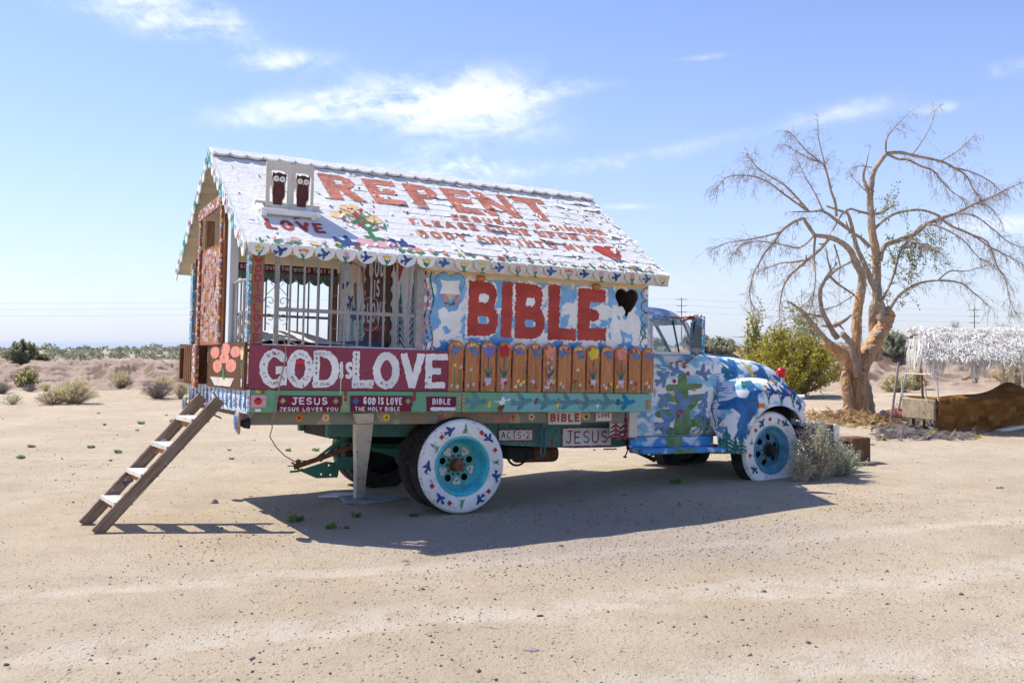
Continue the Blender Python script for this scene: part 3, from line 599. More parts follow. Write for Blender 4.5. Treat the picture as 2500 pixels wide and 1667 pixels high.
    gp = s.ramp(s.noise(g, 0.9, 6, 0.7), 0.4, 0.62, 0.2, 1.0); c = s.mix(s.math('MULTIPLY', gp, s.ramp(nf, 0.52, 0.78, 0, 0.36)), c, (0.33, 0.25, 0.18)); c = s.mix(s.math('MULTIPLY', gp, s.ramp(nff, 0.52, 0.74, 0, 0.45)), c, (0.30, 0.225, 0.16))
    # farther off: pale dry cover and low green
    far = s.ramp(sp.outputs[1], 48, 110); gr = s.ramp(s.noise(g, 0.22, 5, 0.7), 0.46, 0.62); c = s.mix(s.math('MULTIPLY', far, gr), c, (0.20, 0.20, 0.11))
    # bank of darker, pinkish eroded clay and a litter of brown clods on the flat before it
    bk = s.math('MULTIPLY', s.ramp(sp.outputs[1], 31, 38), s.ramp(sp.outputs[1], 56, 48)); nk = s.noise(g, 1.6, 6, 0.75); c = s.mix(s.math('MULTIPLY', bk, s.ramp(nk, 0.3, 0.62, 0.35, 1.0)), c, (0.36, 0.26, 0.205)); c = s.mix(s.math('MULTIPLY', bk, s.ramp(s.noise(g, 2.6, 6, 0.8), 0.56, 0.64)), c, (0.20, 0.135, 0.10))
    ge = s.n('ShaderNodeNewGeometry'); sn_ = s.n('ShaderNodeSeparateXYZ'); s.L.new(ge.outputs['Normal'], sn_.inputs[0]); stp = s.math('MULTIPLY', bk, s.ramp(s.math('ADD', sn_.outputs[2], s.math('MULTIPLY', s.math('SUBTRACT', nk, 0.5), 0.25)), 0.965, 0.90)); c = s.mix(s.math('MULTIPLY', stp, 0.85), c, (0.19, 0.125, 0.095))
    fl_ = s.math('MULTIPLY', s.ramp(sp.outputs[1], 13, 19), s.ramp(s.noise(s.coord((0.7, 2.2, 1), world=True), 1.9, 7, 0.8), 0.56, 0.68)); c = s.mix(s.math('MULTIPLY', fl_, 0.8), c, (0.30, 0.21, 0.145))
    c = s.mix(s.ramp(sp.outputs[1], 45, 90, 0, 0.5), c, (0.36, 0.29, 0.22))
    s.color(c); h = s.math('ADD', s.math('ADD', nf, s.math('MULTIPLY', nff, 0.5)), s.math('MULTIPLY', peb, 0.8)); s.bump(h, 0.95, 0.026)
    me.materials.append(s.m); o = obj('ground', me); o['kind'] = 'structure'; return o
make_ground()
# ================================================================== TRUCK (authored in its own frame: X to the bonnet, Y away from the painted side, Z up)
T = empty('painted_truck', 'hand-painted old flatbed truck carrying a wooden house with a white peeling roof', 'truck', mat=TRUCK_M)
rnd = random.uniform
def tbox(name, x0, x1, y0, y1, z0, z1, mat, parent=None, bv=0.004): return MB().box(x0, x1, y0, y1, z0, z1, 0, bv).build(name, mat, parent or T)
def lettering(s, w, h, sw, org, mat, parent, fr=FR_SIDE, cell=None, rough=None, sq=False, wob=0.03, bvh=None, lift=0.003, gap=0.24, name='painted_lettering'):
    if h >= .075:
        for g in text_letters(s, w, h, sw, sq, 0, 0, gap, wob): o = decal('painted_letter', [(g, mat)], org, fr, parent, cell or max(0.004, h / 16), h * 0.012 if rough is None else rough, bvh, lift)
        return o
    return decal(name, [(text(s, w, h, sw, sq, 0, 0, gap, wob), mat)], org, fr, parent, cell or max(0.004, h / 16), h * 0.012 if rough is None else rough, bvh, lift)
# ---- flat bed
deck = tbox('bed_deck', -2.10, 2.24, 0.05, 2.62, 1.03, 1.17, GREYW)
rail = tbox('bed_rail', -2.10, 2.255, -0.005, 0.045, 0.995, 1.195, RAILM, bv=0.006)
tbox('bed_rail', -2.10, 2.255, 2.625, 2.675, 0.995, 1.195, RAILM, bv=0.006)
tbox('bed_headboard', 2.215, 2.25, 0.05, 2.62, 1.17, 1.6, GREYW)
apron = plate('tail_board', [('p', [(-2.56, 0.995), (-2.56, 1.2), (0.03, 1.2), (0.03, 1.0), (0.03, .985), (-1.2, 0.99)])], (-2.115, 0, 0), FR_REAR, 0.02, APRON, T, 0.02, 0.004)
for i in range(14):                                               # leaning picket shapes painted on the tail board
    y = 0.02 + i * 0.175
    decal('painted_fence_stroke', [([('l', -y, 1.03 + rnd(-.01, .01), -y - 0.03, 1.17, 0.02, 0.012), ('l', -y - 0.055, 1.04, -y - 0.03, 1.15, 0.014, 0.02)], (BLUE, ROYAL, SLATE)[i % 3]),
        ([('c', -y - 0.09, 1.10 + rnd(-.05, .05), 0.013), ('c', -y - 0.1, 1.05, 0.01)], (YEL, PINK, GREEN, CRIM)[i % 4])], (-2.115, 0, 0), FR_REAR, apron, 0.008, 0.006)
# tail lamp panel and marker details on the rail
lp = tbox('tail_lamp_panel', -2.085, -1.945, -0.022, -0.005, 1.04, 1.15, PINK)
MB().lathe([(0.0, -0.03), (0.016, -0.028), (0.028, -0.018), (0.032, 0.0)], (-2.02, -0.022, 1.095), 24).build('tail_lamp', LAMPRED, lp, smooth=True)
decal('painted_flower', [([('c', -2.03, 1.178, .014), ('c', -2.012, 1.175, .012)], YEL), ([('c', -1.975, 1.175, .014)], CRIM)], (0, -.005, 0), FR_SIDE, rail, .005, .002)
tbox('licence_tag', -2.04, -1.99, -0.012, -0.005, 1.003, 1.028, WHITE, bv=.002)
def rail_plate(x0, x1, zt, zb, lines, m1, m2):
    p = MB().box(x0, x1, -0.016, -0.005, zb + (zt - zb) * 0.36, zt, 0, .003).box(x0 + .004, x1 - .012, -0.014, -0.005, zb, zb + (zt - zb) * 0.355, 0, .002).build('lettered_plate', m1, T)
    h = zt - zb
    for (s, fx, fw, fz, fh, sw) in lines: lettering(s, (x1 - x0) * fw, h * fh, h * sw, (x0 + (x1 - x0) * fx, -0.016, zb + h * fz), m2, p, cell=0.004, rough=.0012)
    return p
WLET = M('white_lettering_paint', (0.74, 0.73, 0.76), .08, 12)
p = rail_plate(-1.85, -1.25, 1.145, 1.0, [('JESUS', .22, .55, .45, .46, .085), ('JESUS LOVES YOU', .04, .9, .05, .25, .05)], DMAROON, WLET)
for x, m in ((-1.80, SALMON), (-1.31, SALMON)): decal('painted_rose', [(xf(daisy(4), .07, 0, x, 1.098), GREEN), ([('c', x, 1.1, .018)], m)], (0, -.016, 0), FR_SIDE, p, .005, .002)
p = rail_plate(-1.17, -0.55, 1.15, 1.0, [('GOD IS LOVE', .2, .62, .45, .46, .085), ('THE HOLY BIBLE', .07, .72, .05, .27, .05)], DMAROON, WLET)
for x, m in ((-1.12, BLUE), (-.6, SALMON)): decal('painted_rose', [(xf(daisy(4), .07, 0, x, 1.1), m if x < -1 else GREEN), ([('c', x, 1.1, .016)], m)], (0, -.016, 0), FR_SIDE, p, .005, .002)
p = rail_plate(-0.405, -0.095, 1.145, 1.003, [('BIBLE', .18, .62, .46, .42, .085)], DMAROON, WLET)
decal('painted_white_patch', [([('l', -.35, 1.027, -.265, 1.027, .018, .018), ('l', -.235, 1.027, -.12, 1.027, .018, .018)], WLET)], (0, -.014, 0), FR_SIDE, p, .005, .003)
for x in (-1.22, -1.225): decal('painted_flower', [([('c', x, 1.13 - k * .042, .015) for k in range(3)], YEL)], (0, -.005, 0), FR_SIDE, rail, .005, .003)
for x0, z1 in ((-1.215, .05), (-.53, .045)):                      # runs of maroon paint from the sign above
    decal('paint_drip', [([('l', x0, 1.195, x0 + .002, 1.195 - z1 * 1.8, .016, .013)], MAROON)], (0, -.005, 0), FR_SIDE, rail, .006, .002)
decal('painted_rose_stem', [([('l', -.035, 1.01, -.03, 1.17, .006, .004)], GREEN), ([('c', -.035 + (-1) ** k * .022, 1.02 + k * .021, .014) for k in range(8)], SALMON)], (0, -.005, 0), FR_SIDE, rail, .005, .002)
birdX = [0.14, 0.66, 0.94, 1.19, 1.43, 1.68, 1.93]; GREYB = M('grey_blue_bird_paint', (0.13, 0.27, 0.28), .2, 12); TBIRD = M('teal_bird_paint', (0.02, 0.22, 0.34), .2, 12)
for i, x in enumerate(birdX):
    decal('painted_bird', [(xf(bird(), 0.25, rnd(-.12, .12), x, 1.09, sy=0.19), TBIRD if i == 6 else GREYB)], (0, -.005, 0), FR_SIDE, rail, .007, .003)
    if i < 6:
        c = (YEL, CRIM, YEL, PINK, WHITE, CRIM)[i]; xx = (x + birdX[i + 1]) / 2 + (.0 if i else -.13)
        decal('painted_berry', [([('l', xx, 1.06 + .03 * (i % 2), xx + .012, 1.10 + .03 * (i % 2), .018, .008)], c), ([('l', xx + .02, 1.03, xx + .015, 1.06, .003, .003)], GREEN)], (0, -.005, 0), FR_SIDE, rail, .005, .003)
decal('bare_rust_patch', [([('c', .40, 1.03, .03), ('c', .42, 1.055, .02)], RUST), ([('c', .41, 1.095, .028), ('l', .33, 1.1, .5, 1.12, .006, .008), ('c', .43, 1.13, .012)], WHITE)], (0, -.005, 0), FR_SIDE, rail, .005, .008)
tbox('side_reflector', 2.185, 2.225, -.02, -.005, 1.03, 1.12, AMBER)
# ---- boards under the bed edge
SUBB = _bead('under_board_paint', (0.22, 0.20, 0.14), [(0.20, 0.20, 0.15), (0.25, .21, .14), (0.38, 0.31, 0.21), (0.20, 0.22, 0.18), (0.30, 0.17, 0.08), (0.20, 0.21, 0.17)], 7, 0.5)
sub = tbox('under_board', -2.08, 2.0, 0.14, 0.165, 0.875, 1.0, SUBB)
for x in (-1.6, -1.35, -.75, 0.62, .84, 1.52, 1.5): decal('painted_flower', [(xf(daisy(5), .08, rnd(0, 1), x, .94), random.choice([ORANGE, YEL, PEACH])), ([('c', x, .94, .012)], BROWN)], (0, .14, 0), FR_SIDE, sub, .006, .003)
lettering('BAPTISM', .85, .105, .02, (-.22, .14, .885), ROOFRED, sub)
q = tbox('lettered_plate', 1.03, 1.43, .115, .14, .86, .995, OFFWH); lettering('BIBLE', .36, .09, .022, (1.05, .115, .885), RED, q)
q = tbox('lettered_plate', 1.62, 1.82, .115, .14, .885, .995, OFFWH); lettering('LOVE', .15, .05, .009, (1.645, .115, .93), MAROON, q)
for z in (.889, .99): decal('painted_border', [([('l', 1.63, z, 1.81, z, .004, .004)], MAROON)], (0, .115, 0), FR_SIDE, q, .004, .001)
for x in (-2.03, -1.62, -1.15): tbox('bed_crossmember', x, x + .07, .17, 2.5, .93, 1.03, GREYW)
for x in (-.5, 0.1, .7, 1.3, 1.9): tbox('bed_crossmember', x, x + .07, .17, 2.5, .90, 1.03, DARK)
# tail board underside panel with red sprays
q = tbox('under_panel', -2.06, -2.03, 0.25, .62, .86, .99, GGREEN); decal('painted_spray', [([('l', -.33 - .07 * i + rnd(-.02, .02), .88, -.33 - .07 * i, .97, .016, .012) for i in range(4)], CRIM)], (-2.06, 0, 0), FR_REAR, q, .008, .008)
# ---- chassis
def chassis():
    for y in (.68, 1.62):
        pr = [('p', [(-1.15, .72), (-1.15, .86), (5.1, .83), (5.1, .70), (3.3, .66), (2.3, .56), (1.7, .56), (.85, .605), (.3, .70), (-.8, .72)])]
        f = plate('chassis_rail', pr, (0, y, 0), FR_SIDE, 0.07, FRAMEG, T, 0.03)
        if y < 1: fr = f
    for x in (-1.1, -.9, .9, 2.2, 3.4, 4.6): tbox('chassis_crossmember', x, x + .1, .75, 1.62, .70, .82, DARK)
    return fr
fr0 = chassis()
for (t, x0, x1, z0, z1, hh) in (('ACTS-2', .74, 1.16, .655, .775, .08), ('JESUS', 1.54, 2.20, .58, .79, .14)):
    q = tbox('lettered_plate', x0, x1, .664, .68, z0, z1, WHITE, bv=.002)
    bw = .007; decal('painted_border', [([('l', x0, z0, x1, z0, bw, bw), ('l', x1, z0, x1, z1, bw, bw), ('l', x1, z1, x0, z1, bw, bw), ('l', x0, z1, x0, z0, bw, bw)], MAROON)], (0, .664, 0), FR_SIDE, q, .006, .003)
    lettering(t, (x1 - x0) * .84, hh, hh * .11, (x0 + (x1 - x0) * .07, .664, (z0 + z1) / 2 - hh / 2), MAROON, q)
decal('painted_tree', [(xf(fir(4, .26, .03), .16, 0, 1.42, .655), MAROON)], (0, .68, 0), FR_SIDE, fr0, .005, .002)
decal('painted_spots', [([('c', 1.0 + .05 * i, .625 + .008 * (i % 2), .008) for i in range(4)], CRIM), ([('c', .95 + .09 * i, .61, .007) for i in range(3)], YEL)], (0, .68, 0), FR_SIDE, fr0, .005, .003)
# strap hanger, silencer, hoses, levers
STRAPB = M('dusty_blue_strap', (0.10, .22, .30), .2, 20)
b = MB(); b.tube([(1.24, .62, .80), (1.24, .62, .52), (1.25, .62, .49), (1.28, .62, .49), (1.29, .62, .52), (1.29, .62, .80)], .011, 6); b.build('hanger_strap', STRAPB, T)
MB().tube([(1.27, .60, .98), (1.265, .61, .80)], .012, 6).build('hanger_rod', STEEL, T)
b = MB(); b.lathe([(0, 0), (.09, 0), (.1, .02), (.1, .5), (.09, .53), (0, .53)], (1.18, 1.1, .47), 20, axis='X'); b.build('silencer', RUST, T, smooth=False)
tbox('battery_box', 1.0, 1.32, .9, 1.2, .43, .56, DARK)
MB().tube([(.95, .75, .6)] + [(.92 + .12 * math.cos(a) + .1, .75, .50 + .12 * math.sin(a)) for a in [math.radians(k) for k in range(160, 345, 15)]] + [(1.2, .8, .6)], .013, 6).build('hose', BLACK, T)
MB().tube([(2.4, .6, .6), (2.5, .55, .5), (2.65, .55, .46), (2.8, .6, .5), (2.85, .7, .6)], .012, 6).build('hose', BLACK, T)
b = MB(); b.tube([(2.27, .5, .98), (2.3, .5, .7), (2.33, .5, .55)], .03, 7).tube([(2.32, .5, .56), (2.55, .42, .46), (2.62, .40, .43)], [.018, .022, .03], 6).tube([(2.3, .48, .55), (2.24, .45, .48)], .008, 5); b.build('brake_lever', BLACK, T)
MB().tube([(2.24, .45, .48), (2.238, .45, .46)], .02, 8).build('lever_knob', BLACK, T)
b = MB()
for i in range(6): b.tube([(2.05 + i * .03, .6, .545 + .01 * (i % 2)), (2.075 + i * .03, .6, .55 - .01 * (i % 2))], .008, 5)
b.build('chain', RUST, T)
# ---- wheels
def wheel(cx, yo, cz, rimmat, dual, sgn, clampz=None, painted=True, R=.47, width=.23, steer=0.0):
    """yo = outer face, sgn=+1 when the outer face looks to -Y"""
    w = empty('wheel', 'x', 'x'); w.parent = T; del w['label'], w['category']; w.location = (cx, yo, cz); w.rotation_euler = (0, 0, steer)
    s = sgn; nl = 216
    prof = [(.285, .005), (.30, -.008), (.345, -.02), (.40, -.022), (.44, -.012), (.458, .008), (.464, .028), (.47, .045), (.47, width - .045), (.462, width - .02), (.43, width + .0), (.36, width + .012), (.29, width - .01)]
    prof = [(r * R / .47 if r > .29 else r, h * s) for r, h in prof]
    mi = [0] * 6 + [1] * 6 if painted else [1] * 12
    def lug(i, j): return (-.009 if (i % 2 == 0) else 0.0) if 5 <= j <= 8 else ((-.004 if (i % 2 == 0) else 0) if j == 4 else 0)
    b = MB().lathe(prof, (0, 0, 0), nl, mi, 'Y', lug)
    if clampz is not None:
        b.v = [(x, y - s * .02 * max(0, min(1, (clampz + .10 - z) / .1)), max(z, clampz - .03)) for x, y, z in b.v]
    ty = b.build('tyre', [WTYRE, BLACK], w, smooth=False)
    if dual:
        o2 = .30 * s; prof2 = [(r, h + o2) for r, h in prof]
        b = MB().lathe(prof2, (0, 0, 0), nl, [1] * 12, 'Y', lug); b.build('tyre', [WTYRE, BLACK], w, smooth=False)
    dep = (.155 if dual else .06) * s
    rp = [(.292, -.004 * s), (.285, -.016 * s), (.27, -.012 * s), (.262, .01 * s), (.25, .03 * s), (.24, dep * .55), (.225, dep * .9), (.20, dep)]
    rim = MB().lathe(rp, (0, 0, 0), 64, [0, 0, 0, 0, 0, 1, 1]).build('rim', [rimmat, rimmat if not dual else TURQ], w, smooth=True)
    hol = [('c', .152 * math.cos(a), .152 * math.sin(a), .035 if dual else .04) for a in [math.radians(k + 20) for k in range(0, 360, 72 if dual else 60)]]
    dish = plate('wheel_disc', [('c', 0, 0, .226), ('-', hol), ('-', [('c', 0, 0, .055)])], (0, dep, 0), FR_SIDE, .012 * s, TURQ2 if dual else rimmat, w, .009, warp=lambda u, v: (.03 if not dual else -.012) * np.cos(np.minimum(np.hypot(u, v) / .2, 1) * 3.14) + 0 * u)
    hub = MB().lathe([(.0, -.09 * s), (.045, -.088 * s), (.055, -.075 * s), (.058, 0), (.085, .012 * s)], (0, dep - (.0 if dual else .03), 0), 24).build('hub', RUST if dual else DARK, w, smooth=False)
    for k in range(10):
        a = k * .6283; MB().lathe([(0, -.022 * s), (.012, -.02 * s), (.013, 0.0)], (.092 * math.cos(a), dep + .003 * s, .092 * math.sin(a)), 6).build('wheel_nut', RUST, w)
    MB().lathe([(.03, .10 * s), (.26, .12 * s)], (0, dep, 0), 24).build('brake_drum', DARK, w)
    return w, ty, rim, dish, dep
RW = wheel(-0.005, -0.005, 0.47, TURQ, True, 1)
w0, ty0, rim0, dish0, dep0 = RW
# hearts lettered on the wheel disc, birds and flowers round the white sidewall
for k in range(5):
    a = math.radians(56 + 72 * k); x, z = .152 * math.cos(a), .152 * math.sin(a)
    decal('painted_heart', [(xf(heart(), .085, a - 1.57, x, z), OFFWH), (xf(text('BIBLE', .05, .016, .003, False, -.025, -.008), 1, a - 1.57, x, z), BROWN)], (0, dep0 - .014, 0), FR_SIDE, w0, .004, .0015, lift=.004)
def ring(items, w, R0=.375, y=-.022):
    for ang, kind in items:
        a = math.radians(ang); x, z = R0 * math.cos(a), R0 * math.sin(a); tan = a - math.pi / 2
        if kind == 'b': L = [(xf(bird(), .125, tan + rnd(-.5, .5), x, z, sy=.105), NAVY)]
        elif kind == 'f': L = [(xf(fir(4, .32, .045), .10, tan, x, z), GREEN)]
        elif kind == 'r': L = [(xf(daisy(4), .055, 0, x, z), CRIM)]
        else: L = [(xf(sprig(), .09, tan, x, z), GREEN)]
        decal({'b': 'painted_bird', 'f': 'painted_tree', 'r': 'painted_rose', 's': 'painted_sprig'}[kind], L, (0, y, 0), FR_SIDE, w, .005, .002, lift=.004)
ring([(88, 'f'), (60, 'r'), (44, 'b'), (24, 'r'), (5, 's'), (-18, 'b'), (-42, 'r'), (-62, 'b'), (-92, 'f'), (-112, 'r'), (-130, 'b'), (-152, 'r'), (178, 'b'), (148, 'f'), (130, 'r'), (113, 'b')], w0)
wheel(-0.005, 2.60, 0.47, TURQ2, True, -1, painted=False)
FWZ = .525; fg = wt((*tw(4.22, .3, 0)[:2], 0))                 # soil level under the front axle in truck coordinates
_gw = tw(4.22, .35, 0); FGZ = gz(_gw[0], _gw[1]) - _gw[2]
FW = wheel(4.22, .24, FWZ, RIMBLUE, False, 1, clampz=FGZ - FWZ - .01, steer=math.radians(3))
ring([(98, 'r'), (118, 'b'), (140, 'r'), (165, 's'), (188, 'r'), (215, 'b'), (75, 's'), (55, 'b')], FW[0])
wheel(4.22, 2.06, FWZ, RIMBLUE, False, -1, clampz=FGZ - FWZ - .01, painted=False, steer=math.radians(3))
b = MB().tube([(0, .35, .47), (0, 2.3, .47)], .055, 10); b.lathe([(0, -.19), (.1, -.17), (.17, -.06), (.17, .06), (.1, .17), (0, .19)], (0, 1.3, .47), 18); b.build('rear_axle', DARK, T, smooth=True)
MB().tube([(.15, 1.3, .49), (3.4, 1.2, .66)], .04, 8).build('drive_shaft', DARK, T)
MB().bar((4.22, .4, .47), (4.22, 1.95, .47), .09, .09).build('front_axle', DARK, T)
for y in (.80, 1.62):
    b = MB()
    for k in range(5): b.tube([(-.7 + .06 * k, y, .60 - .018 * k), (-.3, y, .56 - .018 * k + .0), (0, y, .555 - .018 * k), (.3, y, .56 - .018 * k), (.7 - .06 * k, y, .60 - .018 * k)], .011, 4)
    b.build('leaf_spring', HITCHG, T)
MB().bar((2.9, .9, .50), (4.1, .35, .50), .07, .06).build('steering_link', DARK, T)
# tow hitch hung behind the axle
hb = plate('hitch_bracket', [('p', [(-1.24, .335), (-1.05, .25), (-.82, .25), (-.80, .40), (-.95, .42)]), ('-', [('c', -1.0, .29, .012), ('c', -.92, .38, .012), ('c', -.9, .28, .012)])], (0, 1.3, 0), FR_SIDE, .012, HITCHG, T, .012)
b = MB().tube([(-1.30, 1.28, .37), (-1.05, 1.22, .46), (-.70, 1.1, .60)], .026, 9); b.build('drawbar_pipe', RUST, T)
b = MB().bar((-1.1, 1.3, .42), (-.72, 1.2, .74), .04, .025).bar((-1.0, 1.36, .42), (-.62, 1.3, .78), .04, .025).bar((-.85, 1.3, .40), (-.6, 1.3, .40), .1, .12); b.build('hitch_strut', HITCHG, T)
b = MB().tube([(-1.33, 1.3, .325), (-1.24, 1.3, .33), (-1.2, 1.3, .35)], .012, 6).tube([(-1.32, 1.3, .42), (-1.26, 1.28, .385)], .01, 5).tube([(-1.36, 1.3, .385), (-1.27, 1.29, .385)], .006, 5); b.build('hitch_hook', HITCHG, T)
MB().lathe([(0, .05), (.022, .04), (.03, .02), (.024, 0), (.014, -.01), (.014, -.06)], (-1.25, 1.29, .405), 14, axis='Z').build('tow_ball', RUST, T, smooth=True)
# ---- painted hub discs hung as tail lamps
for y, z in ((.10, .905), (2.52, .96)):
    d = MB().lathe([(0, -.03), (.05, -.024), (.095, -.004), (.108, .008), (.112, .016), (.10, .022), (0, .02)], (0, 0, 0), 36, [0, 0, 1, 1, 1, 1], 'X').build('hub_disc', [DISC, M('tarnished_brass', (.42, .30, .15), .25, 12, .4, .2, .5)], T, smooth=True)
    d.location = (-2.17, y, z); d.rotation_euler = (0, math.radians(-4), math.radians(-9))
    MB().lathe([(.02, .0), (.045, .05), (.05, .09), (.0, .1)], (-2.15, y, z - .01), 14, axis='X').build('lamp_cone', DARK, T)
    MB().tube([(-2.12, y - .02, z + .02), (-2.1, y, z + .1)], .01, 6).build('lamp_bracket', RUST, T)
# ================================================================== house on the bed
HW = plate('house_wall', [rect(-.45, 1.2, 2.21, 2.45), ('-', xf(heart(), .29, 0, 1.925, 2.165, sy=.305))], (0, .03, 0), FR_SIDE, .035, [WALLM, GREYW], T, .02, mi=(0, 1, 1))
tbox('house_wall', -.43, 2.19, 2.56, 2.60, 1.2, 2.45, WALLM)
plate('gable_wall', [('p', [(-2.6, 1.2), (-.066, 1.2), (-.066, 2.45), (-1.5, 3.42), (-2.6, 2.68)])], (2.165, 0, 0), FR_REAR, .03, GREYW, T, .06)
MB().bar((1.99, .25, 1.6), (1.99, .25, 2.5), .05, .09).build('wall_stud', POSTW, T)
# BIBLE in red block letters: each letter as its own coat of paint
def blk(ch, x0, x1, z0, z1, sw, sq=True): return letter(ch, x1 - x0, z1 - z0, sw, sq, x0, z0)
def bold_B(x0, x1, z0, z1):
    w = x1 - x0; return [('p', [(x0, z0), (x0 + .005, z1), (x0 + w * .6, z1), (x0 + w * .85, z1 - .03), (x1 - w * .07, z1 - .11), (x1 - w * .1, z1 - .2), (x1 - w * .16, z1 - .24), (x1, z1 - .33), (x1, z0 + .12), (x1 - w * .1, z0 + .04), (x0 + w * .65, z0)]),
      ('-', [rect(x0 + w * .36, z0 + .33, x0 + w * .60, z0 + .42), ('c', x0 + w * .58, z0 + .375, .035)]), ('-', [rect(x0 + w * .34, z0 + .125, x0 + w * .62, z0 + .19), ('c', x0 + w * .6, z0 + .157, .033)])]
def bold_E(x0, x1, z0, z1, s=.135):
    return [rect(x0, z0, x0 + .15, z1), rect(x0, z1 - s, x1 - .01, z1), rect(x0, z0, x1, z0 + s), ('l', x0 + .1, (z0 + z1) / 2 - .005, x1 - .15, (z0 + z1) / 2 - .005, .065, .06)]
BLT = [bold_B(.03, .37, 1.745, 2.285), [('b', .46, 1.80, .465, 2.235, .06)], bold_B(.555, .905, 1.735, 2.295), [rect(.945, 1.735, 1.085, 2.305), rect(.945, 1.735, 1.285, 1.86)], bold_E(1.305, 1.665, 1.745, 2.285)]
for pr in BLT: decal('painted_halo', [([('c', (bounds(pr)[0] + bounds(pr)[1]) / 2, 2.0, .01)] + [(('p', [((x - sum(q[0] for q in p[1]) / len(p[1])) * 1.10 + sum(q[0] for q in p[1]) / len(p[1]), (y - 2.01) * 1.07 + 2.01) for x, y in p[1]])) for p in pr if p[0] == 'p'], WHITE)], (0, .03, 0), FR_SIDE, HW, .016, .016, freq=25, lift=.0015)
for pr in BLT: decal('painted_letter', [(pr, RED)], (0, .03, 0), FR_SIDE, HW, .009, .010, freq=60, lift=.004)
for pr in ([rect(.155, 1.865, .24, 1.94)], [rect(.68, 1.855, .77, 1.93)], [rect(.375, 1.84, .395, 1.95)], [rect(.54, 1.84, .56, 1.95)], [rect(.91, 1.80, .94, 1.9)], [rect(1.285, 1.76, 1.305, 1.84)]):
    decal('painted_blue_patch', [(pr, M('wall_blue_paint', (.2, .44, .70), .15, 9))], (0, .03, 0), FR_SIDE, HW, .01, .004, lift=.0055)
# small clearance lamps over the letters
for x in (.155, 1.52): MB().box(x - .045, x + .045, -.02, .03, 2.285, 2.335, 0, .012).build('clearance_lamp', AMBER, T)
# heart outline with white ribbon, left end of the wall
hl = [('-', xf(heart(), .285, 0, -.165, 2.195, sy=.315))]
decal('painted_heart', [(xf(heart(), .30, 0, -.165, 2.195, sy=.33), NAVY), (xf(heart(), .292, 0, -.165, 2.195, sy=.322), M('wall_blue_paint')), ([('p', [(-.28, 2.28), (-.22, 2.265), (-.06, 2.28), (-.08, 2.21), (-.055, 2.14), (-.28, 2.14), (-.255, 2.21)])], WHITE), ([('p', [(-.22, 2.14), (-.11, 2.14), (-.16, 2.07)])], PEACH), ([('c', -.24 + .01 * k, 2.13 - .022 * k, .016) for k in range(5)] + [('c', -.07 - .012 * k, 2.12 - .02 * k, .016) for k in range(5)], SALMON), ([('l', -.21, 2.05, -.16, 2.04, .01, .006), ('l', -.12, 2.05, -.16, 2.04, .01, .006)], GREEN)], (0, .03, 0), FR_SIDE, HW, .008, .003)
decal('painted_cloud', [([('p', [(-.30, 1.98), (-.22, 2.0), (-.16, 1.97), (-.02, 2.0), (-.06, 1.88), (-.02, 1.78), (-.13, 1.79), (-.2, 1.83), (-.3, 1.76), (-.26, 1.87)]), ('c', -.3, 1.66, .05)], WHITE)], (0, .03, 0), FR_SIDE, HW, .012, .014, freq=22, lift=.002)
decal('painted_cloud', [([('c', 1.78, 2.07, .06), ('c', 1.85, 2.06, .05), ('l', 1.77, 1.98, 1.8, 1.78, .05, .07), ('l', 1.88, 1.93, 1.96, 1.90, .06, .07), ('l', 2.06, 1.98, 2.05, 1.74, .05, .045), ('c', 2.0, 2.0, .07)], WHITE)], (0, .03, 0), FR_SIDE, HW, .012, .014, freq=22, lift=.002)
# vines of roses up both ends of the wall
for x, cm in ((-.415, NAVY), (-.36, TEALG)):
    decal('painted_rose_vine', [([('l', x + .02 * math.sin(k), 1.6 + k * .062, x + .02 * math.sin(k + 1), 1.66 + k * .062, .008, .008) for k in range(12)], cm), ([('c', x + rnd(-.03, .03), 1.58 + k * .05 + rnd(-.01, .01), rnd(.012, .024) if x < -.4 else .011) for k in range(16)], SALMON)], (0, .03, 0), FR_SIDE, HW, .006, .003)
sc_ = []
for k in range(5): sc_ += [('l',) + a + b_ + (.006, .006) for a, b_ in zip(arc(2.20, 2.27 - k * .135, .085, .068, 90, 270, 8)[:-1], arc(2.20, 2.27 - k * .135, .085, .068, 90, 270, 8)[1:])]
decal('painted_scallop_border', [(sc_, TEALG), ([('c', 2.155 + .03 * (k % 2), 2.30 - k * .042, .013) for k in range(13)], SALMON), ([('l', 2.15, 1.9, 2.18, 1.8, .006, .006), ('l', 2.18, 1.86, 2.14, 1.79, .006, .006)], GREEN)], (0, .03, 0), FR_SIDE, HW, .006, .002)
# ---- GOD is LOVE sign board along the porch
SG = MB().box(-2.108, -.17, -.028, -.005, 1.200, 1.588, 0, .004).build('sign_board', MAROON, T)
SBW = Mchip('sign_white_paint', (.83, .83, .79), (.50, .22, .26), .69, 9)
def signl(pr, name='painted_letter', m=None, **k): return decal(name, [(pr, m or SBW)], (0, -.028, 0), FR_SIDE, SG, .009, .005, freq=50, **k)
ov = lambda cx, cz, rx, rz, sw, a0=0, a1=360, n=26: [('l',) + a + b_ + (sw, sw) for a, b_ in zip(arc(cx, cz, rx, rz, a0, a1, n)[:-1], arc(cx, cz, rx, rz, a0, a1, n)[1:])]
signl(ov(-1.885, 1.385, .098, .135, .035, 42, 330) + [rect(-1.875, 1.335, -1.775, 1.405), rect(-1.825, 1.24, -1.775, 1.40)])
signl(ov(-1.655, 1.385, .085, .135, .037))
signl([rect(-1.535, 1.22, -1.475, 1.555), rect(-1.535, 1.50, -1.43, 1.555), rect(-1.535, 1.22, -1.43, 1.285)] + ov(-1.425, 1.388, .10, .133, .035, 90, -90))
for g_ in text_letters('IS', .125, .16, .034, False, -1.285, 1.30): signl(g_)
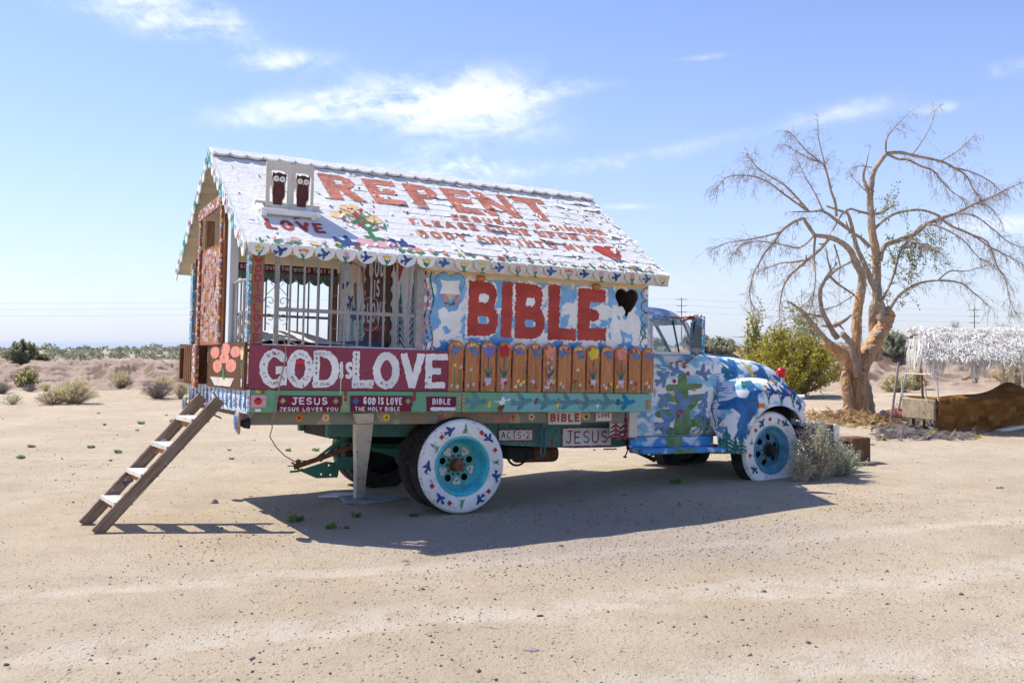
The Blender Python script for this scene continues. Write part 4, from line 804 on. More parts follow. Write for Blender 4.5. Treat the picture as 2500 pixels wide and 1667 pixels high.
signl([rect(-1.165, 1.22, -1.095, 1.555), rect(-1.165, 1.22, -.955, 1.295)])
signl(ov(-.83, 1.385, .095, .135, .038))
signl([('p', [(-.70, 1.55), (-.625, 1.55), (-.565, 1.36), (-.52, 1.55), (-.44, 1.55), (-.535, 1.225), (-.60, 1.225)])])
signl([rect(-.435, 1.225, -.365, 1.555), rect(-.435, 1.495, -.20, 1.555), rect(-.435, 1.36, -.27, 1.42), rect(-.435, 1.225, -.225, 1.285)])
def on_arc(s, cx, cz, rx, rz, a0, a1, h, m):
    n = len(s); pr = []
    for i, ch in enumerate(s):
        if ch == ' ': continue
        a = math.radians(a0 + (a1 - a0) * i / max(n - 1, 1)); rot = a - math.pi / 2 if a1 < a0 else a + math.pi / 2
        pr += xf(letter(ch, h * .7, h, h * .14, False, -h * .35, -h / 2), 1, rot, cx + rx * math.cos(a), cz + rz * math.sin(a))
    decal('small_lettering', [(pr, m)], (0, -.028, 0), FR_SIDE, SG, .0045, .0008, lift=.006)
on_arc('BIBLE.', -1.885, 1.385, .098, .135, 125, 55, .03, BROWN); on_arc('ST LUKE 2', -1.885, 1.385, .1, .135, 200, 320, .03, BROWN); on_arc('THE HOLY BIBLE', -1.655, 1.385, .085, .135, 150, -30, .026, BROWN); on_arc('MATT. 3-11', -1.655, 1.385, .085, .135, 215, 325, .026, BROWN)
lettering('GOD IS LOVE', .19, .025, .0035, (-1.52, -.028, 1.512), BROWN, SG, lift=.006, name='small_lettering'); lettering('ST JOHN', .15, .027, .004, (-1.53, -.028, 1.238), BROWN, SG, lift=.006, name='small_lettering'); lettering('ACTS--2', .17, .028, .004, (-1.15, -.028, 1.238), BROWN, SG, lift=.006, name='small_lettering'); on_arc('JESUS IS', -.83, 1.385, .095, .135, 235, 305, .026, BROWN)
for x, n_ in ((-1.13, 5), (-1.505, 4)):
    decal('painted_crosses', [([('l', x, 1.33 + .045 * k, x, 1.36 + .045 * k, .0025, .0025) for k in range(n_)] + [('l', x - .01, 1.352 + .045 * k, x + .01, 1.352 + .045 * k, .0025, .0025) for k in range(n_)], BROWN)], (0, -.028, 0), FR_SIDE, SG, .004, .001, lift=.006)
MB().box(-1.695, -1.615, -.04, -.028, 1.425, 1.47, 0, .006).build('side_reflector', LAMPRED, SG)
for x, z in ((-1.98, 1.42), (-1.99, 1.24), (-1.62, 1.30), (-1.62, 1.235), (-1.03, 1.35), (-.96, 1.235), (-.69, 1.43), (-.69, 1.37), (-.3, 1.46), (-.29, 1.31), (-.42, 1.27), (-.39, 1.33), (-1.92, 1.56)):
    decal('bolt_hole', [([('c', x, z, .008)], DARK)], (0, -.028, 0), FR_SIDE, SG, .004, .001, lift=.0065)
# ---- picket fence on the house side
for z in (1.30, 1.53): MB().box(-.2, 2.255, -.012, .0, z, z + .045, 0, .003).build('fence_rail', PICK, T)
fx = [-.12, .055, .235, .405, .575, .745, .92, 1.085, 1.25, 1.42, 1.575, 1.73, 1.885, 2.035, 2.19]
fx = [-.115 + i * (2.175 + .115) / 13 for i in range(14)]
for i, x in enumerate(fx):
    hw = .076; zt = 1.692 + rnd(-.006, .004); y0 = -.034 - rnd(0, .004); ln = rnd(-.006, .006)
    pk = plate('picket', [('p', [(x - hw, 1.2), (x + hw, 1.2), (x + hw + ln, zt - hw), (x - hw + ln, zt - hw)]), ('c', x + ln, zt - hw, hw)], (0, y0, 0), FR_SIDE, .02, PICK, T, .016, .0015)
    D = lambda n_, L: decal(n_, L, (0, y0, 0), FR_SIDE, pk, .006, .003)
    for k in range(4): D('painted_dab', [([('c', x - .045 + .03 * k, zt - .035 - .012 * ((k - 1.5) ** 2) * .5, .015)], random.choice([CRIM, SALMON, YEL, PINK, PEACH]))])
    if i in (0, 1, 4, 5, 7, 8, 10, 12, 13): D('painted_bird', [(xf(bird(), .12, rnd(-.5, .4), x, 1.595, random.random() < .5), M('picket_bird_blue', (.10, .21, .42), .2, 14))])
    if i in (2, 3, 6, 9, 11):
        c = {2: VIOLET, 3: CRIM, 6: SALMON, 9: YEL, 11: SALMON}[i]
        D('painted_flower', [([('l', x, 1.57, x, 1.34, .006, .006), ('l', x, 1.35, x - .055, 1.44, .013, .004), ('l', x, 1.35, x + .055, 1.44, .013, .004)], TEALG), (xf(daisy(5), .135, .2, x, 1.60), c)])
        D('painted_pot', [(xf(pot(), .17, 0, x, 1.305), LILAC)])
        if i == 6: D('painted_dab', [([('c', x + .02 * (-1) ** k, 1.54 - .045 * k, .018) for k in range(7)], PINK)])
    for k in range(random.choice((2, 3, 4))):
        xx = x - .045 + .03 * k; zz = 1.24 + rnd(0, .07) + (.14 if i in (0, 1, 8) and k % 2 else 0); D('painted_tulip', [([('l', xx, 1.21, xx, zz, .006, .005)], LGREEN), ([('c', xx, zz, .017), ('c', xx + .008, zz + .012, .012)], random.choice([CRIM, YEL, PINK, SALMON, LILAC, PEACH]))])
# ---- porch: floor box, posts, grilles
tbox('porch_floor', -2.07, -.43, .0, 2.6, 1.55, 1.60, WHITE); tbox('house_floor', -.40, 2.13, .08, 2.54, 1.19, 1.22, GREYW)
FP = plate('flower_panel', [rect(-1.54, 1.185, -.13, 1.615)], (-2.135, 0, 0), FR_REAR, .02, BROWN, T, .04)
decal('painted_flower', [([ell(-1.22, 1.525, .20, .062), ell(-.77, 1.555, .19, .058), ell(-.37, 1.525, .20, .052), ell(-1.10, 1.39, .20, .062), ell(-.53, 1.40, .21, .062), ell(-.81, 1.47, .20, .05)], SALMON),
    ([('p', [(-1.42, 1.285), (-.38, 1.285), (-.54, 1.205), (-1.2, 1.205)])], OFFWH), ([('p', [(-.88, 1.38), (-.80, 1.36), (-.74, 1.27), (-.80, 1.26), (-.87, 1.31)])], GREEN), ([ell(-.82, 1.475, .03, .01)], CRIM)], (-2.135, 0, 0), FR_REAR, FP, .015, .004)
ES = tbox('panel_strip', -2.15, -2.125, -.03, .125, 1.19, 1.61, BROWN)
decal('painted_tulip', [([('l', -.05, 1.33, -.04, 1.27, .008, .008), ('l', -.09, 1.42, -.055, 1.33, .01, .008), ('l', -.02, 1.42, -.045, 1.33, .01, .008)], LGREEN), (xf(tulip(), .2, 0, -.055, 1.51, sy=.22), PEACH), (xf(pot(), .12, 0, -.045, 1.255, sy=.2), LILAC)], (-2.15, 0, 0), FR_REAR, ES, .006, .002)
# open box at the other end of the tail
TBW = Mwood('tail_box_wood', (.24, .11, .05), (.12, .05, .022), 2, 4, .8, 10)
CAB = MB().box(-2.20, -2.06, 2.70, 2.74, 1.2, 1.62).box(-2.20, -2.06, 1.86, 1.9, 1.2, 1.6).box(-2.20, -2.06, 1.9, 2.70, 1.2, 1.24).box(-2.20, -2.06, 1.9, 2.7, 1.575, 1.61).box(-2.08, -2.06, 1.9, 2.7, 1.24, 1.575).build('tail_box', TBW, T)
decal('painted_tulip', [([('l', 2.745, 1.40, 2.745, 1.25, .01, .01)], LGREEN)], (-2.20, 0, 0), FR_REAR, CAB, .01)
for k in range(5): MB().box(-2.215, -2.20, 1.93 + k * .1, 2.0 + k * .1, 1.22, 1.60, 0, .004).build('box_slat', TBW, CAB)
MB().box(-2.235, -2.2, 1.66, 1.85, 1.15, 1.61, 0, .01).build('beaded_board', BEAD, T)
tbox('gap_board', -2.12, -2.10, 1.55, 1.66, 1.2, 1.6, GREYW)
# corner post lettered GOD IS LOVE
PZ = 2.44
cp = MB().box(-2.10, -1.99, .0, .11, 1.58, PZ, 0, .005).build('corner_post', POSTW, T)
MB().box(-2.125, -2.10, .0, .11, 1.58, PZ, 0, .004).build('beaded_board', BEADB, T)
pr = []
for k, ch in enumerate('GODISLOVE'):
    if ch: pr += letter(ch, .066 if ch != 'I' else .014, .072, .014, False, -2.078 if ch != 'I' else -2.052, 2.31 - k * .087)
decal('painted_lettering', [(pr, CRIM)], (0, .0, 0), FR_SIDE, cp, .006, .003)
decal('painted_lettering', [(xf(pr, 1, 0, .006, -.006), M('outline_blue_paint', (.16, .2, .42), .2, 20))], (0, .0, 0), FR_SIDE, cp, .006, .003, lift=.001)
MB().box(-2.10, -1.99, 2.5, 2.62, 1.6, PZ, 0, .005).build('corner_post', POSTW, T); MB().box(-2.125, -2.10, 2.5, 2.62, 1.6, PZ, 0, .004).build('beaded_board', BEADB, T)
MB().box(-.53, -.45, .0, .07, 1.59, PZ, 0, .004).build('corner_post', STEEL, T); MB().box(-.53, -.45, 2.55, 2.62, 1.6, PZ, 0, .004).build('corner_post', POSTW, T)
# tall white post and fretwork panel at the tail
wp = MB().box(-2.13, -2.05, .72, .84, 1.60, 2.93, 0, .005).build('tail_post', Mchip('pale_blue_post', (.62, .68, .70), (.10, .32, .38), .63, 4, st=(1, 1, .4)), T)
MB().box(-2.12, -2.04, 1.03, 1.09, 1.60, 3.05).build('tail_post', POSTW, T); MB().box(-2.12, -2.04, 1.86, 1.93, 1.6, 2.9).build('tail_post', POSTW, T)
fr_holes = []
for (y, z, a, b_, t) in ((1.25, 2.44, .06, .05, .3), (1.45, 2.36, .05, .1, 0), (1.75, 2.40, .06, .09, .2), (1.6, 2.2, .07, .08, .6), (1.25, 2.22, .05, .11, -.2), (1.82, 2.18, .045, .1, .1), (1.42, 2.06, .05, .1, .2), (1.7, 2.0, .06, .09, -.3), (1.2, 2.0, .05, .1, .3), (1.55, 1.9, .06, .07, 0), (1.32, 1.86, .05, .08, .1), (1.8, 1.85, .05, .09, .2), (1.62, 1.75, .06, .05, 0), (1.24, 1.74, .045, .06, 0), (1.44, 1.70, .05, .05, 0)):
    fr_holes += xf([('l', 0, -.5, 0, .5, .5, .3)], a, t, -y, z, sy=b_)
FT = plate('fretwork_panel', [rect(-2.02, 1.6, -.93, 2.60), ('-', [('c', -1.05 - .17 * k, 2.66, .1) for k in range(6)]), ('-', fr_holes)], (-2.15, 0, 0), FR_REAR, .02, FRET, T, .022, .004)
for k in range(78):
    y = 1.1 + .27 * (k % 3) + rnd(0, .27); z = 1.64 + .92 * k / 78
    decal('painted_dab_row', [([('l', -y + .035 * i, z - .02, -y + .035 * i + rnd(-.006, .006), z + .02, .006, .006) for i in range(random.choice((3, 4, 5)))], WLET)], (-2.15, 0, 0), FR_REAR, FT, .01, .003)
for y0, y1, z1_ in ((1.93, 2.02, 2.92), (.94, 1.02, 2.95)): MB().box(-2.175, -2.15, y0, y1, 1.62, z1_, 0, .006).build('beaded_board', BEAD, T)
b = MB(); b.bar((-2.17, .96, 2.99), (-2.17, 2.0, 2.95), .025, .11); b.build('beaded_board', BEAD, T)
# iron grilles
def scroll(c, s, fl, pl):
    pts = []
    for k in range(26):
        a = math.radians(-90 + k * 17); r = s * (1 - k / 30.0); u, v = r * math.cos(a) * fl, r * math.sin(a); pts.append((c[0] + u * pl[0], c[1] + u * pl[1], c[2] + v))
    return pts
gl = MB(); gl.box(-1.885, -1.845, .02, .05, 1.60, 2.40, 0, .003).box(-1.845, -.53, .025, .05, 1.895, 1.93, 0, .003).build('grille_frame', STEEL, T)
for k in range(10): MB().box(-1.752 + k * .128, -1.734 + k * .128, .03, .046, 1.60, 2.40, 0, .003).build('grille_bar', STEEL, T)
for z, s in ((1.98, 1), (1.83, -1)):
    for fl in (-1, 1):
        b = MB(); b.tube(scroll((-1.865 + fl * .058, .035, z), .055, fl * 1.0, (1, 0)), .004, 5); b.build('grille_scroll', STEEL, T)
b = MB()
for fl in (-1, 1): b.tube([(-1.865 + fl * .02, .035, 2.15), (-1.865 + fl * .05, .035, 2.17), (-1.865 + fl * .055, .035, 2.14), (-1.865 + fl * .02, .035, 2.11), (-1.865 + fl * .09, .035, 2.04), (-1.865 + fl * .115, .035, 1.98)], .004, 5)
b.build('grille_scroll', STEEL, T)
for xc in (-1.3, -.98):
    b = MB()
    for a0 in (0, 1): b.tube([(xc + .085 * math.cos(t), .04, 1.99 - a0 * .16 + .075 * math.sin(t)) for t in [k * .42 for k in range(16)]], .0035, 4)
    b.build('grille_scroll', STEEL, T)
for k in range(12): MB().box(-1.93 + k * .125, -1.913 + k * .125, 2.57, 2.587, 1.60, 2.38, 0, .002).build('grille_bar', STEEL, T)
MB().box(-1.99, -.53, 2.56, 2.59, 1.96, 1.99, 0, .002).build('grille_frame', STEEL, T)
for (ya, yb, n, zt) in ((.12, .70, 5, 2.17), (2.0, 2.5, 4, 2.2)):
    for k in range(n): y = ya + (yb - ya) * k / (n - 1); MB().box(-2.10, -2.085, y - .008, y + .008, 1.60, zt).build('grille_bar', STEEL, T)
    MB().tube([(-2.093, ya - .02, zt), (-2.093, (ya + yb) / 2, zt + .01), (-2.093, yb + .02, zt)], .013, 6).build('grille_frame', STEEL, T)
    ym = (ya + yb) / 2; b = MB()
    for fl in (-1, 1): b.tube([(-2.09, ym + fl * .01, 1.9), (-2.09, ym + fl * .05, 1.86), (-2.09, ym + fl * .09, 1.78), (-2.09, ym + fl * .03, 1.71), (-2.09, ym + fl * .09, 1.65), (-2.09, ym + fl * .05, 1.62)], .01, 5)
    b.build('grille_scroll', STEEL, T)
# porch wall with brown lettered board
PW = plate('porch_wall', [('p', [(-2.56, 1.60), (-.07, 1.60), (-.07, 2.46), (-1.5, 3.42), (-2.56, 2.70)])], (-.44, 0, 0), FR_REAR, .03, Mchip('porch_white_paint', (.70, .70, .69), (.46, .55, .58), .60, 3), T, .05)
scl = [rect(-1.60, 1.62, -.90, 2.62)] + [('c', -1.6, 1.7 + k * .15, .055) for k in range(7)] + [('c', -.9, 1.7 + k * .15, .055) for k in range(7)]
DB = plate('lettered_board', scl, (-.455, 0, 0), FR_REAR, .015, BROWN, T, .02)
for s, z, h, w_, x0 in (('GOD', 2.37, .22, .46, -1.50), ('IS', 2.16, .19, .17, -1.34), ('LOVE', 1.89, .22, .56, -1.54)): [decal('painted_letter', [(g_, WLET)], (-.455, 0, 0), FR_REAR, DB, .013, .004) for g_ in text_letters(s, w_, h, .036, False, x0, z)]
decal('painted_band', [([rect(-1.56, 1.80, -.94, 1.85)], CRIM), ([('c', -1.35, 1.70, .07), ('c', -1.12, 1.70, .07)], M('dusk_pink_paint', (.3, .08, .12), .2, 9))], (-.455, 0, 0), FR_REAR, DB, .016, .004)
decal('painted_heart', [(xf(heart(), .34, 0, -.68, 2.47, sy=.36), CRIM)], (-.44, 0, 0), FR_REAR, PW, .016, .003)
for y, h, c in ((.62, .62, TEALG), (.28, .72, TEALG), (2.05, .55, TURQ2), (1.78, .5, TURQ2), (2.35, .5, TURQ2)): decal('painted_tree', [(xf(fir(8, .22, .02), h, 0, -y, 1.64 + h / 2), c)], (-.44, 0, 0), FR_REAR, PW, .012, .004)
for y, z in ((2.3, 2.35), (2.12, 2.15), (2.0, 2.02), (1.85, 1.95)): decal('painted_bird', [(xf(bird(), .22, rnd(-.6, .6), -y, z), NAVY)], (-.44, 0, 0), FR_REAR, PW, .012, .003)
decal('painted_arch', [([('l', -2.2, 2.62, -1.75, 2.5, .02, .02), ('l', -1.75, 2.5, -1.68, 2.2, .02, .015)], CRIM), ([('p', [(-2.1, 2.6), (-1.8, 2.52), (-1.75, 2.3), (-2.0, 2.4)])], PEACH), ([('l', -1.98, 2.32, -1.95, 2.1, .05, .03)], M('ochre_paint', (.34, .24, .05), .2, 9))], (-.44, 0, 0), FR_REAR, PW, .014, .004)
tbox('porch_bench', -.80, -.46, .95, 1.6, 1.60, 1.68, SLATE)
# far beam with the verse
FB = tbox('verse_board', -2.09, -.47, 2.535, 2.555, 2.475, 2.56, DMAROON)
lettering('JOHN 3:16 FOR GOD SO LOVED THE WORLD THAT HE', 1.56, .05, .0095, (-2.07, 2.535, 2.493), WLET, FB)
scl = [rect(-2.09, 2.42, -.47, 2.475)] + [('c', -2.0 + .16 * k, 2.42, .075) for k in range(10)]
GB = plate('scalloped_board', scl, (0, 2.537, 0), FR_SIDE, .016, GGREEN, T, .02)
lettering('JOHN 3:16 FOR GOD SO LOVED THE WORLD THAT HE', 1.56, .05, .0095, (-2.07, 2.537, 2.405), M('pale_grey_green_paint', (.26, .33, .30), .15, 9), GB)
tbox('eave_beam', -2.12, 2.2, 2.60, 2.68, 2.40, 2.52, CREAMY); tbox('eave_beam', -2.12, -.45, -.02, .04, 2.405, 2.46, CREAMY)
# ================================================================== roof
RX0, RX1 = -2.18, 2.36; EYN, EZN = -.12, 2.465; RDY, RDZ = 1.5, 3.565
SL = math.hypot(RDY - EYN, RDZ - EZN); SV = np.array([0, (RDY - EYN) / SL, (RDZ - EZN) / SL]); NV = np.array([0, -SV[2], SV[1]]); FR_ROOF = ((1, 0, 0), tuple(SV), tuple(NV))
RO = np.array([0, EYN, EZN])
def rp(x, s, h=0.0): return RO + np.array([x, 0, 0]) + SV * s + NV * h
RS = MB(); P = [rp(x, s, h) for x in (RX0, RX1) for s in (-.01, SL) for h in (-.045, -.004)]
RS.add(P, [(0, 1, 3, 2), (4, 6, 7, 5), (0, 4, 5, 1), (2, 3, 7, 6), (0, 2, 6, 4), (1, 5, 7, 3)], [0, 0, 0, 0, 1, 2]); ROOF = RS.build('roof_slope', [SHING, CEIL, M('roofing_felt', (.05, .048, .046), .3, 9)], T)
FV = np.array([0, -SV[1], SV[2]]); FN = np.array([0, SV[2], SV[1]]); FO = np.array([0, 2 * RDY - EYN, EZN])
P = [FO + np.array([x, 0, 0]) + FV * s + FN * h for x in (RX0, RX1) for s in (-.01, SL) for h in (-.045, -.004)]
MB().add(P, [(0, 1, 3, 2), (4, 6, 7, 5), (0, 4, 5, 1), (2, 3, 7, 6), (0, 2, 6, 4), (1, 5, 7, 3)], [0, 0, 0, 0, 1, 0]).build('roof_slope', [SHING, CEIL], T)
ALL = MB()
def shingles():
    ex_ = .138; nr = int(SL / ex_) + 1
    for r in range(nr):
        s0 = -.02 + r * ex_; s1 = min(s0 + ex_ + .05, SL)
        if s1 - s0 < .06: continue
        x = RX0 - (.15 if r % 2 else 0)
        while x < RX1 - .02:
            w = rnd(.22, .40); s0 = -.02 + r * ex_ + rnd(-.022, .022) * (r > 0) * (1.0 if (x < -1.3 or r > 12) else .25); xa, xb = max(x, RX0), min(x + w, RX1); x += w
            if xb - xa < .03: continue
            old = sstep(-1.6, .2, (xa + xb) / 2) * .85 + .12; gap = .001 + .022 * max(0, old - .3) * random.random() ** 3; xa += gap / 2; xb -= gap / 2
            lift = (rnd(.0006, .0022) + .004 * random.random()) * old; cl = [(rnd(0, .008) * old if random.random() < .5 else 0.0) + (rnd(.01, .03) * old if random.random() < (.05 if 2 < r < 8 else .16) else 0) for _ in range(2)]
            jag = [rnd(-.012, .012) * (.3 + old) for _ in range(6)]; sk = rnd(-.008, .008); top = []; nx_, ns_ = 5, 4
            for i in range(ns_ + 1):
                t = i / ns_; row = []
                for j in range(nx_ + 1):
                    u = j / nx_; h = .0006 + .0018 * old + lift * (1 - t) + (1 - t) ** 2 * (cl[0] * (1 - u) ** 2 + cl[1] * u ** 2) + .0012 * math.sin(9 * u + 5 * t + r)
                    row.append(rp(xa + (xb - xa) * u + sk * (1 - t), s0 + (s1 - s0) * t + jag[j] * (1 - t), h))
                top.append(row)
            b = MB(); b.grid(top); n0 = len(b.v); A = [p for p in top[0]]; c = (nx_ + 1)
            def skirt(line): o = len(b.v); b.v += [tuple(map(float, p)) for p in line] + [tuple(map(float, np.array(p) - NV * .004)) for p in line]; m_ = len(line); b.f += [(o + k, o + k + 1, o + m_ + k + 1, o + m_ + k) for k in range(m_ - 1)]; b.m += [0] * (m_ - 1)
            ALL.add(b.v, b.f); skirt(A); skirt([t_[0] for t_ in top]); skirt([t_[-1] for t_ in top])
            b.build('shingle', SHING, ROOF, smooth=False, fix=False)
shingles()
RB = ALL.bvh()
# curled flakes of old paint standing off the roof
fl = MB()
for k in range(120):
    x = RX0 + (RX1 - RX0) * (1 - random.random() ** 1.5); x = max(x, RX0 + .1); s = rnd(.05, SL - .12); L = rnd(.02, .08); w = rnd(.012, .04); a = rnd(-.5, .5); c, sn = math.cos(a), math.sin(a); hk = rnd(.006, .024); b0 = .006 + rnd(0, .004)
    if x < -1.2 and random.random() < .6: continue
    row = []
    for i in range(4):
        t = i / 3; u = t * w; h = b0 + (t ** 2) * hk; row.append([rp(x + u * c - L * v * sn, s + u * sn * .3 + L * v * c, h * (1 - .25 * abs(v))) for v in (-.5, -.1, .25, .5)])
    fl.grid(row)
fl.build('paint_flakes', SHING, ROOF, fix=False)['kind'] = 'stuff'
cl_ = .02
def rlet(pr, mat=ROOFRED, name='painted_letter', rough=.006, cell=.019, **k): return decal(name, [(pr, mat)], RO, FR_ROOF, ROOF, cell, rough, RB, .005, 40, **k)
for ch, x0, x1, s0, s1 in (('R', -1.15, -.76, 1.08, 1.68), ('E', -.67, -.31, 1.09, 1.68), ('P', -.215, .145, 1.10, 1.67), ('E', .235, .575, 1.075, 1.665), ('N', .635, 1.045, 1.09, 1.66), ('T', 1.12, 1.54, 1.09, 1.66)):
    sw = .125 if ch != 'N' else .115; pr = letter(ch, x1 - x0, s1 - s0, sw, True, x0, s0)
    if ch in 'RP': pr = [rect(x0, s0, x0 + .14, s1), ('p', [(x0, s1), (x0 + .24, s1), (x0 + .34, s1 - .07), (x0 + .365, s1 - .17), (x0 + .31, s1 - .29), (x0 + .22, s1 - .34), (x0, s1 - .34)]), ('-', [rect(x0 + .14, s1 - .225, x0 + .235, s1 - .115)])]
    if ch == 'R': pr += [('p', [(x0 + .13, s1 - .32), (x0 + .26, s1 - .32), (x1, s0), (x1 - .14, s0)])]
    rlet(pr)
for s, x0, x1, z0, z1 in (("JESUS IM A SINNER", .10, 2.02, .86, 1.0), ("PLEASE COME UPON MY", -.42, 1.93, .665, .81), ("BODY AND INTO MY.", -.42, 1.62, .40, .555)):
    for wd in text_letters(s, x1 - x0, z1 - z0, .037, False, x0, z0, .24, .02): rlet(wd, cell=.011, rough=.002)
rlet(xf(heart(), .33, .12, 1.83, .415, sy=.36), RED, 'painted_heart')
ck = []
for k in range(190):
    x = RX0 + .1 + (RX1 - RX0 - .15) * (1 - random.random() ** 1.7); s = rnd(.05, SL - .15); a = random.choice((1.4, 1.6, 1.75, .2, 2.2)) + rnd(-.3, .3); L = rnd(.015, .06); ck.append(('l', x, s, x + L * math.cos(a), s + L * math.sin(a), rnd(.006, .013), .003))
rlet(ck, M('bare_roof_patch', (.07, .065, .06), .3, 20), 'peel_cracks', .0, .008)['kind'] = 'stuff'
for wd in text_letters('LOVE', .55, .2, .042, False, -1.94, .30): rlet(wd, RED, cell=.013)
# flower bed painted along the eave, bouquet and pot
def rdec(name, L, cell=.014, rough=.009): return decal(name, L, RO, FR_ROOF, ROOF, cell, rough, RB, .005, 40)
rdec('painted_pot', [([('p', [(-1.12, .27), (-1.05, .25), (-.98, .275), (-.85, .25), (-.76, .26), (-.75, .18), (-.80, .11), (-1.06, .11), (-1.12, .17)])], PINK)])
rdec('painted_bouquet', [([('c', -1.17, .74, .075), ('c', -1.03, .88, .09), ('c', -.95, .93, .06), ('c', -.82, .70, .09), ('c', -1.10, .78, .06), ('c', -.88, .76, .07), ('c', -1.2, .7, .05)], PEACH),
    ([('l', -.93, .25, -.95, .5, .03, .02), ('l', -.95, .45, -1.08, .72, .015, .008), ('l', -.95, .5, -.97, .88, .014, .008), ('l', -.94, .45, -.80, .68, .015, .008), ('l', -1.0, .3, -.86, .27, .03, .03), ('l', -.9, .45, -.74, .55, .016, .014), ('l', -.74, .55, -.73, .62, .014, .01), ('l', -1.0, .55, -1.15, .62, .012, .008)] + [('l', -.95 + rnd(-.16, .16), .5 + rnd(0, .36), -.95 + rnd(-.2, .2), .5 + rnd(0, .4), .009, .005) for _ in range(16)], GREEN),
    ([('c', -.96 + rnd(-.2, .2), rnd(.5, .9), .014) for _ in range(46)], CRIM)], .012)
x = -2.05
while x < 2.25:
    k = random.random()
    if abs(x + .93) > .2:
        c = random.choice([PINK, CRIM, SALMON, PEACH, YEL]); s = rnd(.06, .13)
        rdec('painted_flower', [([('l', x, s, x + rnd(-.01, .01), .03, .01, .01), ('l', x, .05, x - .05, s * .8, .012, .006), ('l', x, .05, x + .05, s * .7, .012, .006)], GREEN), (xf(daisy(5) if k < .5 else tulip(), rnd(.05, .10), rnd(-.4, .4), x, s + .02), c)])
    x += rnd(.08, .17)
for x, s, r_ in ((-1.22, .15, -.4), (-.66, .2, -.5)): rdec('painted_bird', [(xf(bird(), .26, r_, x, s), NAVY)])
# ---- eave board and scallops
tbox('eave_board', RX0 + .01, RX1, EYN - .012, EYN + .012, 2.42, 2.468, CREAMY); tbox('eave_board', -.45, RX1, EYN - .008, EYN + .010, 2.352, 2.421, Mchip('bare_cream_board', (.66, .58, .46), (.40, .34, .28), .62, 6, st=(.4, 1, 6)))
ns = 23; dx_ = (RX1 - RX0) / ns
for i in range(ns):
    x = RX0 + dx_ * (i + .5); r = dx_ * .5 - .003; pr = [rect(x - r, 2.45, x + r, 2.472), ('c', x, 2.452, r)]; pr = [('p', [(x - r, 2.472), (x - r, 2.445)] + [(x + r * math.cos(t), 2.445 + .088 * math.sin(t)) for t in [math.radians(180 + 15 * k) for k in range(1, 12)]] + [(x + r, 2.445), (x + r, 2.472)])]
    y0 = EYN - .026
    pl = plate('eave_scallop', pr, (0, y0, rnd(-.004, .003)), FR_SIDE, .012, OFFWH if i > 8 else WHITE, T, .012)
    q = i % 2; kind = 'b' if i in (1, 3, 5, 7, 9, 12, 15, 17, 19, 21) else ('y' if i in (0,) else random.choice('trsy' if i > 1 else 'y'))
    if kind == 'b': L = [(xf(bird(), .115, rnd(-.2, .3), x, 2.413, sy=.105), NAVY if i % 3 else BLUE)]; nm = 'painted_bird'
    else:
        c = {'y': YEL, 't': PINK, 'r': SALMON, 's': ORANGE}[kind]; nm = 'painted_flower'; L = [(xf(sprig(), .095, 0, x, 2.395), GREEN), ([('c', x - .03, 2.43, .014), ('c', x, 2.438, .015), ('c', x + .03, 2.43, .014)] if kind in 'ys' else xf(tulip(), .09, 0, x, 2.43), c)]
    decal(nm, L, (0, y0, 0), FR_SIDE, pl, .006, .0055, lift=.004)
# ---- scalloped barge boards at both gables, ridge cap
for gx, fr_, sgn in ((RX0 - .014, FR_REAR, 1),):
    for side in (0, 1):
        a = np.array([EYN, EZN]) if side == 0 else np.array([2 * RDY - EYN, EZN]); b_ = np.array([RDY, RDZ]); d = (b_ - a) / SL; nn = 12
        tb = MB(); A3 = (gx, a[0], a[1] - .03); B3 = (gx, b_[0], b_[1] - .03); tb.bar(A3, B3, .03, .07, up=(1, 0, 0)) if False else tb.add([(gx + e, *(a + d * t + np.array([0, h]))) for e in (-.008, .008) for t in (0, SL) for h in (-.06, .01)], [(0, 1, 3, 2), (4, 6, 7, 5), (0, 4, 5, 1), (2, 3, 7, 6), (0, 2, 6, 4), (1, 5, 7, 3)])
        tb.build('barge_board', WHITE, T)
        for k in range(nn):
            c = a + d * (SL * (k + .5) / nn); r = SL / nn * .47; u = -c[0]; hp = [('p', [(u - r * d[0] * (-1 if side else 1) * 1.0, c[1] + 0.0)] * 0 + [(u + (-1) * d[0] * t * r, c[1] + d[1] * t * r + .01) for t in (-1, 1)] + [(u + (-1) * d[0] * math.cos(q) * r, c[1] + d[1] * math.cos(q) * r - math.sin(q) * .135 - .02) for q in [math.radians(20 * z_) for z_ in range(0, 10)]])]
            plate('barge_scallop', hp, (gx - .012 - .003 * (k % 2), 0, 0), FR_REAR, .012, (BARGE, WHITE, BARGE, Mchip('teal_scallop_%d%d' % (k, side), (.12, .40, .44), (.7, .7, .68), .52, 5))[k % 4] if k % 4 == 3 else (BARGE if k % 2 else WHITE), T, .018)
            decal('painted_stroke', [([('l', u - .02, c[1] - .06, u + .01, c[1] - .02, .012, .006), ('l', u + .02, c[1] - .08, u + .02, c[1] - .03, .008, .006)], (NAVY, CRIM, TURQ, GREEN)[k % 4])], (gx - .017, 0, 0), FR_REAR, T, .008, .004)
b = MB(); rows = []
for i in range(61):
    x = RX0 - .02 + (RX1 + .02 - RX0) * i / 60; z_ = .012 * math.sin(i * 1.1) + rnd(-.004, .004)
    rows.append([tuple(np.array([x, RDY, RDZ]) + np.array(v)) for v in ((0, -.125, -.06 + z_ * .3), (0, -.06, -.008 + z_ * .5), (0, 0, .028 + z_ * .4), (0, .06, -.01), (0, .12, -.05))])
b.grid(rows); b.build('ridge_cap', SHING, T, smooth=True, fix=False)
nr = 27
